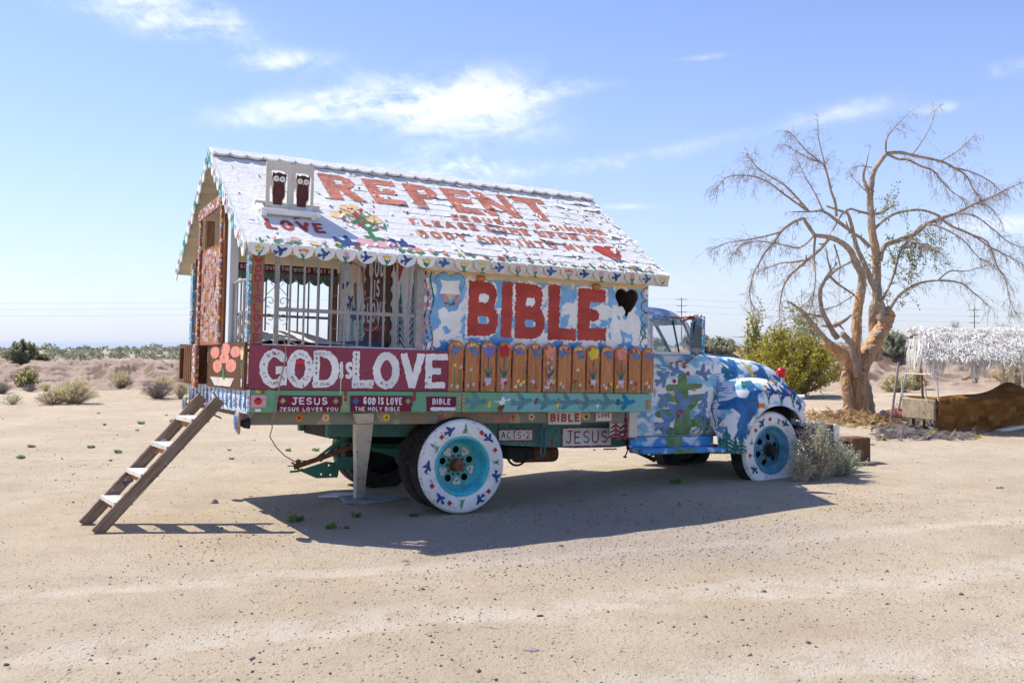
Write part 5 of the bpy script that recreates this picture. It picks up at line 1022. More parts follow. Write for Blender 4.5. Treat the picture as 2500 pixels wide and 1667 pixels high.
for i in range(nr):
    x = RX0 + (RX1 - RX0) * (i + .5) / nr; r = (RX1 - RX0) / nr * .5
    plate('ridge_scallop', [('p', [(x - r, SL - .02), (x - r, SL - .10)] + [(x + r * math.cos(t), SL - .10 - .055 * abs(math.sin(t))) for t in [math.radians(180 + 20 * k) for k in range(1, 9)]] + [(x + r, SL - .10), (x + r, SL - .02)])], RO + NV * (.04 + rnd(-.004, .006)), FR_ROOF, .022, SHING, T, .016, .003)
# ---- pair of owl boards standing on the roof with a ledge
OY = .50; OB = None
for k, (x0, x1) in enumerate(((-1.87, -1.642), (-1.637, -1.408))):
    cx = (x0 + x1) / 2 + .01; zb, zt = 2.89, 3.33; win = [('p', [(cx - .085, 2.935), (cx + .075, 2.93), (cx + .08, 3.22), (cx + .03, 3.245), (cx - .075, 3.245), (cx - .072, 3.12), (cx - .088, 3.06)])]
    ow = [('l', cx - .005, 3.02, cx - .002, 3.12, .058, .052), ('c', cx, 3.165, .06), ('p', [(cx - .065, 3.16), (cx - .062, 3.225), (cx - .02, 3.2)]), ('p', [(cx + .062, 3.16), (cx + .068, 3.222), (cx + .02, 3.2)]), ('p', [(cx - .06, 3.03), (cx - .055, 2.92), (cx + .03, 2.92), (cx + .03, 3.0)])]
    o = plate('owl_board', [('p', [(x0, zb), (x1, zb), (x1, zt - .01)] + [(x0 + (x1 - x0) * (1 - t), zt - .01 + .012 * math.sin(3.14 * t)) for t in (.2, .4, .6, .8)] + [(x0, zt - .01)]), ('-', [('p', [(cx - .085, 2.935), (cx - .06, 2.93), (cx - .06, 3.0), (cx - .07, 3.1), (cx - .062, 3.23), (cx - .02, 3.205), (cx + .02, 3.205), (cx + .068, 3.225), (cx + .062, 3.1), (cx + .06, 3.0), (cx + .03, 2.93), (cx + .075, 2.93), (cx + .08, 3.22), (cx + .03, 3.245), (cx - .075, 3.245), (cx - .072, 3.12), (cx - .088, 3.06)])])], (0, OY + (.012 if k else 0), 0), FR_SIDE, .018, OFFWH, T, .009)
    decal('painted_owl', [(ow, OWLBR), ([('c', cx - .03, 3.165, .027), ('c', cx + .03, 3.163, .027)], WHITE), ([('c', cx - .026, 3.165, .011), ('c', cx + .03, 3.163, .011)], YEL), ([('c', cx - .026, 3.165, .005), ('c', cx + .03, 3.163, .005)], DARK), ([('p', [(cx - .008, 3.15), (cx + .008, 3.15), (cx, 3.125)])], YEL)], (0, OY + (.012 if k else 0), 0), FR_SIDE, o, .006, .0015)
MB().box(-1.955, -1.40, .30, .50, 2.80, 2.855, 0, .006).build('roof_ledge', WHITE, T)
for x in (-1.93, -1.46): MB().bar((x, .30, 2.80), (x, .52, 2.90), .05, .05).build('ledge_bracket', WHITE, T)
MB().box(-1.96, -1.34, .52, .56, 2.895, 2.95, 0, .004).build('owl_batten', OFFWH, T)
# ================================================================== cab (body shell, roof, glass, bonnet, wings)
CYc, CHW = 1.20, .76
def lerp(x, pts): return float(np.interp(x, [p[0] for p in pts], [p[1] for p in pts]))
def sm(x, pts):
    xs = [p[0] for p in pts]; ys = [p[1] for p in pts]; i = max(1, min(len(xs) - 1, int(np.searchsorted(xs, x)))); t = (x - xs[i - 1]) / (xs[i] - xs[i - 1]); t = max(0, min(1, t))
    m0 = (ys[i] - ys[max(i - 2, 0)]) / (xs[i] - xs[max(i - 2, 0)] + 1e-9); m1 = (ys[min(i + 1, len(xs) - 1)] - ys[i - 1]) / (xs[min(i + 1, len(xs) - 1)] - xs[i - 1] + 1e-9); h = xs[i] - xs[i - 1]
    return (2 * t ** 3 - 3 * t * t + 1) * ys[i - 1] + (t ** 3 - 2 * t * t + t) * h * m0 + (-2 * t ** 3 + 3 * t * t) * ys[i] + (t ** 3 - t * t) * h * m1
CBV = MB()
def cabbody():
    b = MB(); rows = []; prof = [(-.02, .70), (.015, .80), (.028, 1.0), (.03, 1.2), (.022, 1.4), (.0, 1.55), (-.03, 1.615), (-.075, 1.645), (-.2, 1.655)]
    for x in [2.27, 2.29, 2.34] + [2.45 + k * .1 for k in range(11)] + [3.50, 3.56, 3.62, 3.68]:
        e = -.06 if x < 2.28 else (-.02 if x < 2.3 else 0); e -= .11 * sstep(3.35, 3.72, x); dz = -.01 * sstep(3.4, 3.7, x)
        row = [(x, CYc - (CHW + o + e), z + (dz if z > 1.5 else 0)) for o, z in prof]; row += [(x, 2 * CYc - p[1], p[2]) for p in row[::-1]]; rows.append(row)
    b.grid(rows); n = len(rows[0]); b.f.append(tuple(range(n))); b.m.append(0); b.f.append(tuple((len(rows) - 1) * n + k for k in range(n))[::-1]); b.m.append(0)
    CBV.add(b.v, b.f); return b.build('cab_body', CABSKY, T, smooth=True)
cabB = cabbody()
def wing(sgn):
    zt = [(3.42, .86), (3.46, 1.06), (3.54, 1.19), (3.66, 1.285), (3.85, 1.355), (4.16, 1.385), (4.45, 1.362), (4.68, 1.29), (4.82, 1.19), (4.90, 1.06), (4.935, .88)]
    xs = [3.42, 3.44, 3.46, 3.5, 3.55, 3.6, 3.66, 3.72, 3.765] + [3.77 + .03 * k for k in range(33)] + [4.77, 4.81, 4.85, 4.88, 4.905, 4.92, 4.935]
    rows = []
    for x in xs:
        t = sm(x, zt); dx = (x - 4.27) / .495; zb = .50 if x < 3.768 else (.56 + .50 * math.sqrt(max(0, 1 - dx * dx)) if abs(dx) < 1 else .86)
        if 3.76 < x < 3.80: zb = max(zb, .50)
        if x > 4.70: zb = max(.80, min(zb, .86))
        zb = min(zb, t - .02); tuck = .22 * sstep(4.55, 4.94, x) + .10 * (1 - sstep(3.42, 3.6, x)); y0 = .165 + tuck * .9
        pr = [(.86, t - .05), (.72, t - .012), (.55 + tuck * .3, t), (.40 + tuck * .5, t - .02), (.29 + tuck * .7, t - .07), (.22 + tuck * .8, t - .14), (.185 + tuck * .9, t - .22), (y0, t - .32)]
        pr = [(max(y, y0), max(z, zb)) for y, z in pr]; zl = pr[-1][1]; pr += [(y0 - .004, zl + (zb - zl) * q) for q in (.33, .66, 1.0)] + [(y0 + .02, zb + .002)]
        rows.append([(x, y if sgn > 0 else 2 * CYc - y, z) for y, z in pr])
    b = MB(); b.grid(rows)
    if sgn > 0: CBV.add(b.v, b.f)
    return b.build('front_wing', HOODSKY if sgn < 0 else Mcloud('wing_sky_painting', (.10, .35, .54), (.24, .52, .67), (.80, .80, .78), 5.0, 8.3, .44), T, smooth=True)
wingN = wing(1); wing(-1)
def bonnet():
    ct = [(3.62, 1.655), (4.0, 1.65), (4.4, 1.635), (4.72, 1.585), (4.93, 1.51), (5.08, 1.40), (5.16, 1.25), (5.19, 1.05)]; rows = []
    for x in [3.62, 3.66, 3.75, 3.9, 4.05, 4.2, 4.35, 4.5, 4.62, 4.74, 4.84, 4.92, 4.99, 5.05, 5.1, 5.14, 5.17, 5.19]:
        t = sm(x, ct); hw = .66 - .16 * sstep(3.6, 4.9, x) - .13 * sstep(4.7, 5.2, x); zb = 1.0; row = []
        for k in range(17):
            a = math.pi * k / 16; c, s_ = math.cos(a), math.sin(a); row.append((x, CYc - hw * (abs(c) ** .75) * (1 if c > 0 else -1), zb + (t - zb) * (abs(s_) ** .62)))
        rows.append(row)
    b = MB(); b.grid(rows); CBV.add(b.v, b.f); h = b.build('bonnet', HOODSKY, T, smooth=True)
    return h
bon = bonnet(); CB = CBV.bvh()
MB().tube([(3.63, CYc - .655, 1.12), (3.635, CYc - .66, 1.35), (3.64, CYc - .60, 1.52), (3.65, CYc - .45, 1.625)], .014, 6).build('bonnet_seam', DARK, T)
MB().tube([(3.7, CYc, 1.668), (4.3, CYc, 1.652), (4.75, CYc, 1.592), (4.95, CYc, 1.515)], .012, 6).build('bonnet_hinge', ROYAL, T)
tbox('inner_wing', 3.7, 4.9, .62, .66, .7, 1.1, DARK); tbox('inner_wing', 3.7, 4.9, 1.74, 1.78, .7, 1.1, DARK)
MB().box(5.0, 5.12, .72, 1.68, .78, 1.2, 0, .03).build('radiator_grille', STEEL, T)
for k in range(5): MB().box(5.125, 5.15, .62, 1.78, .80 + k * .085, .84 + k * .085, 0, .008).build('grille_slat', WHITE, T)
for y in (.45, 1.95): MB().lathe([(0, .05), (.07, .04), (.09, .0), (.1, -.03), (.09, -.12)], (4.87, y, 1.06), 20, axis='X').build('head_lamp', CHROME, T, smooth=True)
# red lamp on a stalk on the wing
b = MB().tube([(4.44, .33, 1.30), (4.45, .33, 1.42)], .012, 8); b.build('lamp_stalk', CHROME, T)
MB().lathe([(0, .065), (.035, .058), (.06, .025), (.062, -.02), (.04, -.055), (0, -.065)], (4.45, .33, 1.455), 20, [0] * 5, 'Z').build('wing_lamp', LAMPRED, T, smooth=True)
tbox('wing_reflector', 3.93, 4.03, .148, .166, 1.035, 1.085, AMBER)
# roof and pillars
def cabroof():
    rows = []
    for i in range(15):
        u = i / 14; x = 2.27 + .90 * u; ed = math.sqrt(max(0, 1 - (abs(2 * u - 1)) ** 5)); row = []
        for k in range(19):
            a = math.pi * k / 18; c, s_ = math.cos(a), math.sin(a); hw = .715 * (.93 + .07 * ed); row.append((x - .035 * (u > .5) * s_ * (1 - ed), CYc - hw * (abs(c) ** .7) * (1 if c > 0 else -1), 2.055 - .02 * u + (.155 * ed + .01) * (abs(s_) ** .75) - .05 * sstep(.7, 1, u)))
        rows.append(row)
    b = MB(); b.grid(rows); return b.build('cab_roof', Mcloud('roof_sky_painting', (.12, .36, .62), (.2, .45, .7), (.78, .78, .78), 3.5, 3.3, .43), T, smooth=True)
cabroof()
hdr = Mcloud('header_sky_painting', (.06, .3, .6), (.14, .42, .7), (.74, .74, .74), 6, 4.2, .5)
for s in (1, -1):
    Y = lambda y: CYc - s * y
    b = MB(); b.tube([(2.30, Y(.715), 2.055), (2.7, Y(.725), 2.06), (3.06, Y(.715), 2.035)], .032, 8); b.build('roof_rail', hdr, T)
    MB().tube([(3.06, Y(.71), 2.04), (3.15, Y(.725), 1.85), (3.26, Y(.74), 1.64)], .024, 8).build('door_pillar', CABSKY, T)
    MB().tube([(3.12, Y(.66), 2.03), (3.25, Y(.68), 1.85), (3.40, Y(.68), 1.645)], .02, 8).build('windscreen_pillar', M('pale_green_pillar', (.42, .52, .50), .15, 9, .5), T)
    MB().tube([(2.88, Y(.735), 2.04), (2.98, Y(.75), 1.64)], .011, 6).build('vent_window_bar', DARK, T)
    q = MB(); q.add([(2.27, Y(.70), 1.6), (2.27, Y(.69), 2.08), (2.50, Y(.72), 2.06), (2.575, Y(.73), 2.0), (2.575, Y(.75), 1.68), (2.53, Y(.76), 1.62)], [(0, 1, 2, 3, 4, 5)]); q.add([(2.27, Y(.67), 1.6), (2.27, Y(.66), 2.08), (2.50, Y(.69), 2.06), (2.575, Y(.70), 2.0), (2.575, Y(.72), 1.68), (2.53, Y(.73), 1.62)], [(0, 1, 2, 3, 4, 5)]); q.f += [(k, (k + 1) % 6, 6 + (k + 1) % 6, 6 + k) for k in range(6)]; q.m += [0] * 6; q.build('quarter_panel', CABSKY, T)
    MB().tube([(2.585, Y(.74), 1.99), (2.585, Y(.757), 1.70), (2.60, Y(.76), 1.655), (2.66, Y(.76), 1.648), (3.23, Y(.755), 1.655)], .013, 6).build('window_trim', WHITE, T)
    g = MB(); g.add([(2.575, Y(.745), 1.655), (3.24, Y(.745), 1.655), (3.07, Y(.725), 2.03), (2.575, Y(.725), 2.035)], [(0, 1, 2, 3)]); g.build('side_window', GLASS, T)
g = MB(); g.add([(3.39, CYc - .66, 1.655), (3.44, CYc - .01, 1.655), (3.17, CYc - .01, 2.05), (3.12, CYc - .64, 2.03)], [(0, 1, 2, 3)]); g.build('windscreen', GLASS, T)
g = MB(); g.add([(3.39, CYc + .66, 1.655), (3.44, CYc + .01, 1.655), (3.17, CYc + .01, 2.05), (3.12, CYc + .64, 2.03)], [(0, 1, 2, 3)]); g.build('windscreen', GLASS, T)
MB().tube([(3.17, CYc, 2.05), (3.44, CYc, 1.655)], .022, 6).build('windscreen_divider', M('dark_green_trim', (.06, .10, .09), .2, 9), T)
MB().box(2.272, 2.30, .52, .72, 1.62, 2.1).box(2.272, 2.30, 1.68, 1.88, 1.62, 2.1).box(2.272, 2.30, .72, 1.68, 1.62, 1.74).box(2.272, 2.3, .72, 1.68, 2.0, 2.1).build('cab_back', CABSKY, T)
MB().box(2.35, 2.52, .5, 1.9, 1.0, 1.55, 0, .04).build('seat_back', BROWN, T)
b = MB(); ctr = Vector((3.05, 1.55, 1.66)); b.tube([ctr + Vector((.10 * math.sin(a) * .5, .19 * math.cos(a), .17 * math.sin(a))) for a in [k * .2618 for k in range(25)]], .012, 6); b.build('steering_wheel', DARK, T)
# door details, louvres, running board
def line(name, pts, r=.004, mat=DARK):
    o = []
    for (x, z) in pts:
        h = CB.ray_cast(Vector((x, -.6, z)), Vector((0, 1, 0)), 2.0); o.append(tuple(h[0] + Vector((0, -.001, 0))) if h[0] else (x, .45, z))
    return MB().tube(o, r, 4).build(name, mat, cabB)
line('door_seam', [(3.47, 1.60), (3.49, 1.5), (3.50, 1.2), (3.495, .95), (3.47, .80), (3.42, .735), (3.35, .72), (2.9, .715), (2.62, .715)])
line('wing_seam', [(3.43, .56), (3.435, .85), (3.45, 1.02), (3.50, 1.13), (3.58, 1.215), (3.66, 1.265)], .006)
line('door_seam', [(2.60, 1.6), (2.605, 1.2), (2.605, .75)])
for k in range(9): line('louvre', [(3.555, 1.42 - k * .028), (3.60, 1.422 - k * .028), (3.645, 1.425 - k * .028)], .005, SLATE)
MB().tube([(2.66, .405, 1.49), (2.78, .395, 1.475)], [.012, .008], 8).build('door_handle', CHROME, T)
RBD = MB().box(2.29, 3.50, .20, .46, .515, .575, 0, .012).build('running_board', RUNBL, T); MB().box(2.27, 3.47, .40, .44, .575, .695, 0, .01).build('step_valance', RUNBL, T)
for x0, x1 in ((2.75, 3.02),):
    decal('painted_green_band', [([rect(x0 - .02, .52, x1, .57)], LGREEN)], (0, .20, 0), FR_SIDE, RBD, .01, .006); decal('painted_green_band', [([rect(x0 + .02, .58, x1 - .02, .69)], LGREEN)], (0, .40, 0), FR_SIDE, RBD, .01, .006)
# mirror with beaded frame on stays
MX = 3.05
MF = MB().box(MX - .012, MX + .012, .10, .125, 1.64, 2.07).box(MX - .012, MX + .012, .305, .33, 1.64, 2.07).box(MX - .012, MX + .012, .125, .305, 1.64, 1.665).box(MX - .012, MX + .012, .125, .305, 2.045, 2.07).box(MX + .0, MX + .01, .125, .305, 1.665, 2.045).build('mirror_frame', BEADB, T)
q = MB(); q.add([(MX - .004, .125, 1.665), (MX - .004, .305, 1.665), (MX - .004, .305, 2.045), (MX - .004, .125, 2.045)], [(0, 1, 2, 3)]); q.build('mirror_glass', MIRROR, MF)
MB().tube([(2.66, .455, 2.075), (2.95, .42, 2.06), (3.05, .21, 2.085)], .012, 6).tube([(2.98, .44, 2.03), (3.06, .16, 2.08)], .013, 6).build('mirror_stay', BEAD, T)
MB().tube([(3.05, .22, 1.64), (3.0, .30, 1.58), (2.78, .405, 1.53)], .011, 6).tube([(3.05, .24, 1.64), (3.03, .36, 1.55), (2.98, .405, 1.52)], .011, 6).build('mirror_stay', BEAD, T)
MB().tube([(3.04, .47, 2.02), (3.12, .43, 1.82), (3.2, .42, 1.645)], .012, 7).build('mirror_stay', STEEL, T)
# paintings on the cab door, wing and bonnet, laid on the curved metal
def cdec(name, L, par, cell=.011, rough=.004, lift=.003): return decal(name, L, (0, .1, 0), FR_SIDE, par, cell, rough, CB, lift, 40, .0015)
cdec('painted_cactus', [([('l', 3.02, .72, 3.0, 1.38, .13, .06), ('l', 3.0, 1.12, 2.74, 1.14, .05, .035), ('l', 2.74, 1.13, 2.70, 1.05, .035, .03), ('l', 3.0, 1.10, 3.34, 1.16, .06, .03), ('l', 3.0, .98, 2.66, .95, .06, .04), ('l', 3.02, .98, 3.2, 1.08, .05, .03), ('l', 3.05, .84, 3.4, .86, .05, .04), ('l', 2.9, .74, 2.7, .80, .05, .03), ('l', 3.05, 1.26, 3.26, 1.28, .04, .03), ('l', 2.95, 1.26, 2.8, 1.25, .03, .04)], LGREEN)], cabB)
for x, z, s, r, f in ((2.74, 1.36, .30, .5, 0), (2.92, 1.44, .27, -.5, 0), (3.30, 1.42, .30, .15, 1), (2.76, 1.12, .28, .7, 0), (3.02, 1.06, .40, .3, 0), (3.33, 1.12, .27, .9, 0), (3.32, .93, .30, 1.3, 0), (2.80, .86, .38, .35, 0), (3.36, .84, .34, -.6, 1)):
    cdec('painted_bird', [(xf(bird(), s * rnd(.72, .95), r, x, z, bool(f)), CABBIRD)], cabB, lift=.006)
for x, z, c in ((3.03, 1.50, CRIM), (3.08, 1.42, CRIM), (2.88, 1.33, CRIM), (3.17, 1.24, SALMON), (2.99, .98, CRIM), (2.86, 1.18, PEACH), (2.95, .93, CRIM)): cdec('painted_berry', [(xf(tulip(), .09, rnd(-1, 1), x, z), c)], cabB, .008, .003, .010)
for k in range(12): cdec('painted_leaf', [([('l', rnd(3.1, 3.45), rnd(.74, .84), rnd(3.1, 3.45), rnd(.74, .84), .012, .006)], GREEN)], cabB, .008, .003, .008) if False else cdec('painted_leaf', [(xf([('l', -.5, 0, .5, 0, .2, .1)], .07, rnd(-.4, 1.2), 3.12 + .03 * k, .76 + .05 * (k % 3)), LGREEN)], cabB, .007, .002, .008)
cdec('painted_bird', [([('c', 3.92, 1.245, .072), ('l', 3.90, 1.20, 3.86, 1.10, .055, .08), ('l', 3.85, 1.08, 3.68, .82, .095, .07), ('p', [(3.88, 1.13), (3.66, 1.155), (3.44, 1.07), (3.44, 1.0), (3.58, 1.02), (3.70, .93)]), ('p', [(3.76, .88), (3.62, .78), (3.56, .66), (3.62, .70), (3.64, .64), (3.70, .70), (3.75, .66), (3.77, .80)]), ('p', [(3.99, 1.26), (4.05, 1.225), (3.99, 1.20)])], ROYAL), ([ell(3.945, 1.25, .014, .018)], WHITE)], wingN, .013, .006, .005)
for x, z, s, r in ((4.20, 1.22, .19, -.5), (4.38, 1.19, .2, -.3), (4.57, 1.20, .2, -.1), (4.66, 1.06, .2, -.4), (4.35, 1.335, .15, -.3), (4.56, 1.31, .16, 0)): cdec('painted_bird', [(xf(bird(), s, r, x, z), NAVY)], wingN, .008, .004, .005)
for x, z, c in ((4.09, 1.24, PEACH), (4.29, 1.2, GREEN), (4.48, 1.20, SALMON), (4.70, 1.18, YEL), (4.62, 1.3, PINK)): cdec('painted_flower', [([('l', x, z, x + .02, z - .16, .009, .007), ('l', x + .02, z - .1, x + .05, z - .06, .012, .005)], GREEN), (xf(tulip(), .1, 0, x, z + .02), c)], wingN, .008, .003, .005)
for x, z, s in ((3.50, .66, .30), (3.59, .60, .2), (3.68, .63, .27), (3.44, .60, .2)): cdec('painted_tree', [(xf(fir(5, .34, .05), s, 0, x, z), TEALG)], wingN, .008, .004, .005)
for x, z, s, r in ((4.0, 1.50, .4, .4), (4.55, 1.42, .42, 1.2), (4.85, 1.36, .25, .8)): cdec('painted_bird', [(xf(bird(), s, r, x, z), ROYAL)], bon, .014, .008, .004)
for x, z in ((3.86, 1.45), (4.30, 1.48)): cdec('painted_tree', [(xf(fir(4, .3, .05), .3, .2, x, z), TEALG if x < 4 else YEL)], bon, .012, .006, .005)
RP = MB().box(2.18, 2.29, .30, .33, .70, 1.0, 0, .004).build('cab_corner_panel', OFFWH, T)
RP2 = plate('cab_corner_panel', [rect(1.99, .70, 2.27, .985)], (0, .40, 0), FR_SIDE, .012, OFFWH, T, .05)
for x, s in ((2.07, .24), (2.20, .30)): decal('painted_tree', [(xf(fir(4, .42, .06), s, 0, x, .83), MAROON)], (0, .40, 0), FR_SIDE, RP2, .008, .004)
# bumper
bp = plate('front_bumper', [('p', [(4.95, .615), (5.40, .615), (5.44, .64), (5.44, .80), (5.40, .815), (4.95, .80)])], (0, .36, 0), FR_SIDE, 1.7, [M('black_steel', (.02, .02, .022), .3, 9, .35, .2, .5)], T, .03)
plate('bumper_edge', [('p', [(5.37, .61), (5.42, .60), (5.465, .64), (5.465, .80), (5.42, .825), (5.37, .82)])], (0, .345, 0), FR_SIDE, .012, WHITE, T, .02)
MB().bar((4.7, .72, .75), (5.3, .72, .72), .08, .12).build('bumper_iron', DARK, T); MB().bar((4.7, 1.66, .75), (5.3, 1.66, .72), .08, .12).build('bumper_iron', DARK, T)
# ================================================================== things on and around the truck
def tpt(X, Y, Z): return tuple(tw(X, Y, Z))
# ---- ladder against the tail board
def make_ladder():
    fa, fb = gpx(245, 1303), gpx(216, 1283); r = ray(541, 985)
    def onX(px, py, X): r = ray(px, py); t = ((ORG + EX * X - EYEV) @ EX) / (r @ EX); return EYEV + r * t
    ta = onX(540, 984, -2.20); d = ta - fa; sp = (fb - fa); sp = sp * (.50 / np.linalg.norm(sp))
    root = empty('wooden_ladder', 'grey weathered wooden ladder with white rungs leaning on the truck tail board', 'ladder', tuple(fa)); L0 = np.linalg.norm(d); dn = d / L0; sn = sp / np.linalg.norm(sp); un = np.cross(sn, dn); un = un if un[2] > 0 else -un
    def bar(a, b, w, h, name, mat, parent, up):
        m = MB(); m.bar(tuple(np.array(a) - fa), tuple(np.array(b) - fa), w, h, up=tuple(up)); return m.build(name, mat, parent)
    LW = Mwood('ladder_wood', (.32, .25, .19), (.13, .09, .065), 0, 4, .9, 14, .9)
    s = NM('ladder_rail_wood', .9, .2); v = s.coord((1, 1, 1)); dirv = s.n('ShaderNodeVectorMath', operation='DOT_PRODUCT'); s.L.new(v, dirv.inputs[0]); dirv.inputs[1].default_value = tuple(dn)
    up2 = s.n('ShaderNodeVectorMath', operation='DOT_PRODUCT'); s.L.new(v, up2.inputs[0]); up2.inputs[1].default_value = tuple(un); cb = s.n('ShaderNodeCombineXYZ'); s.L.new(s.math('MULTIPLY', dirv.outputs['Value'], 1.6), cb.inputs[0]); s.L.new(s.math('MULTIPLY', up2.outputs['Value'], 34.0), cb.inputs[1])
    n1 = s.noise(cb.outputs[0], 1.6, 6, .7, 1.4); c = s.mix(s.ramp(n1, .35, .65), (.34, .265, .20), (.14, .095, .065)); n2 = s.noise(v, 7, 5, .7); c = s.mix(s.ramp(n2, .64, .67), c, (.55, .50, .48)); s.color(c); s.bump(n1, .7, .008); RW_ = s.m
    for k in range(2):
        o = sp * k; ext = dn * .02
        bar(fa + o - dn * .02 + un * .03, ta + o + ext + un * .03, .036, .105, 'ladder_rail', RW_, root, un)
    decs = [(.33, M('ladder_violet_paint', (.15, .10, .19), .4, 9)), (.62, OFFWH), (.9, M('ladder_violet_paint')), (.38, OFFWH), (.83, OFFWH)]
    for f, m in decs:
        c = fa + sp - sn * .022 + dn * (L0 * f) + un * .02; fr = (tuple(dn), tuple(un), tuple(-sn)); decal('paint_splash', [([('l', -.07, rnd(-.03, .02), .06, rnd(-.02, .03), .006, .02), ('l', -.02, .0, .04, -.03, .012, .006)], m)], c - fa, fr, root, .01, .02, freq=20, lift=.001)
    TRD = Mchip('rung_white_paint', (.70, .67, .60), (.36, .26, .18), .56, 6)
    for k in range(4):
        c = fa + dn * (L0 * (.205 + .213 * k)) + un * .03; hf = np.array([dn[0], dn[1], 0]); hf /= np.linalg.norm(hf)
        m = MB(); a = c + sn * .0 - fa; b = c + sp - fa; m.bar(tuple(a), tuple(b), .16, .038, up=(0, 0, 1)); m.build('rung', TRD, root)
        m = MB(); a2 = c - fa - np.array([0, 0, .05]) - hf * .02; m.bar(tuple(a2), tuple(a2 + sp), .025, .06); m.build('rung_cleat', PICK, root)
    m = MB(); q = ta - fa; m.tube([tuple(q - un * .03 - dn * .12), tuple(q - un * .10 - dn * .10)], .008, 6); m.tube([tuple(q + dn * .02 + un * .08), tuple(q + dn * .02 + un * .13)], .006, 6); m.tube([tuple(q + sp + dn * .02 + un * .08), tuple(q + sp + dn * .02 + un * .12)], .006, 6); m.build('ladder_nail', RUST, root)
make_ladder()
# ---- prop post and the boards below it
pf = tw(-.60, 1.25, 0); gzp = gz(pf[0], pf[1])
root = empty('prop_post', 'peeling white tapered timber post propping up the truck bed', 'post', (pf[0], pf[1], gzp + .03)); pt_ = tw(-1.01, .06, .985); hgt = pt_[2] - gzp - .03; b = MB()
for (z0, z1, w0_, w1_) in ((0, hgt, .045, .088),):
    ax = Vector((EX[0], EX[1], 0)); ay = Vector((EY[0], EY[1], 0)); lean = Vector((pt_[0] - pf[0], pt_[1] - pf[1], 0)); vs = []
    for z, w in ((0, w0_), (hgt * .35, w0_ * 1.25), (hgt * .75, w1_ * .92), (hgt, w1_)):
        for i, j in ((-1, -1), (1, -1), (1, 1), (-1, 1)): vs.append(tuple(lean * (z / hgt) + ax * (i * w) + ay * (j * .045) + Vector((0, 0, z))))
    b.add(vs, [(k * 4 + a, k * 4 + (a + 1) % 4, k * 4 + 4 + (a + 1) % 4, k * 4 + 4 + a) for k in range(3) for a in range(4)] + [(3, 2, 1, 0), (12, 13, 14, 15)])
b.build('post_shaft', WBOARD, root)
tl = MB(); hq = lean; tl.box(-.02, .02, -.01, .01, hgt * .0, .02); tl.build('post_foot', DARK, root)
def ground_slab(name, pts, th, mat, label, cat, dz=.012, side=0):
    g = [tw(x, y, 0) for x, y in pts]; c = np.mean(g, 0); z0 = max(gz(p[0], p[1]) for p in g) + dz - .01; n = len(g); m = MB()
    m.add([(p[0] - c[0], p[1] - c[1], h) for h in (0, th) for p in g], [tuple(range(n))[::-1], tuple(range(n, 2 * n))] + [(k, (k + 1) % n, n + (k + 1) % n, n + k) for k in range(n)])
    o = m.build(name, mat); o.location = (c[0], c[1], z0); tag(o, label, cat); return o
ground_slab('footing_board', [(-.80, 1.10), (-.62, .98), (-.36, 1.0), (-.12, 1.2), (-.30, 1.42), (-.72, 1.50)], .02, M('faded_blue_board', (.34, .40, .42), .25, 6), 'faded blue board lying flat under the foot of the prop post', 'board')
ground_slab('scrap_board', [(-.92, 1.62), (-.74, 1.5), (-.52, 1.55), (-.5, 1.66), (-.7, 1.78)], .015, WHITE, 'small white scrap board on the sand beside the prop post', 'board')
# ---- blanket on the porch and a cable
rows = []
for i in range(26):
    x = -2.02 + 1.2 * i / 25; row = []
    for j in range(18):
        y = .25 + 1.9 * j / 17; h = max(0, .13 * math.exp(-((x + 1.65) / .38) ** 2 - ((y - .9) / .5) ** 2) + .10 * math.exp(-((x + 1.25) / .3) ** 2 - ((y - 1.2) / .4) ** 2)) + .025 * float(fbm(x * 5, y * 5, 3, 6)) + .012; row.append((x, y, 1.60 + max(h, .004)))
    rows.append(row)
o = MB().grid(rows).build('rumpled_blanket', CANVAS, None, smooth=True, fix=False); o.matrix_world = TRUCK_M; tag(o, 'rumpled white blanket spread on the porch floor of the truck house', 'blanket')
cpts = [(-2.13, .1, 1.60), (-2.06, -.01, 1.61), (-1.98, -.03, 1.625), (-1.9, -.02, 1.65), (-1.84, -.03, 1.665), (-1.80, -.045, 1.61), (-1.79, -.05, 1.5), (-1.815, -.045, 1.36), (-1.84, -.045, 1.25), (-1.85, -.03, 1.12), (-1.87, -.03, 1.0), (-1.86, .1, .92), (-1.80, .3, .84), (-1.74, .6, .74), (-1.62, .8, .62), (-1.48, 1.0, .52), (-1.32, 1.2, .44), (-1.18, 1.25, .44)]
o = MB().tube([tuple(p) for p in cpts], .0055, 5).build('slack_cable', ROPE, None); o.matrix_world = TRUCK_M; tag(o, 'thin tan cable slung over the maroon sign down to the tow hitch', 'cable')
o = MB().tube([(-1.84, -.03, 1.665), (-1.76, -.04, 1.63), (-1.68, -.03, 1.60), (-1.6, -.02, 1.60), (-1.69, -.03, 1.595), (-1.62, -.03, 1.62)], .006, 5).build('twig', ROPE, None); o.matrix_world = TRUCK_M; tag(o, 'dry twig resting on top of the maroon sign', 'twig')
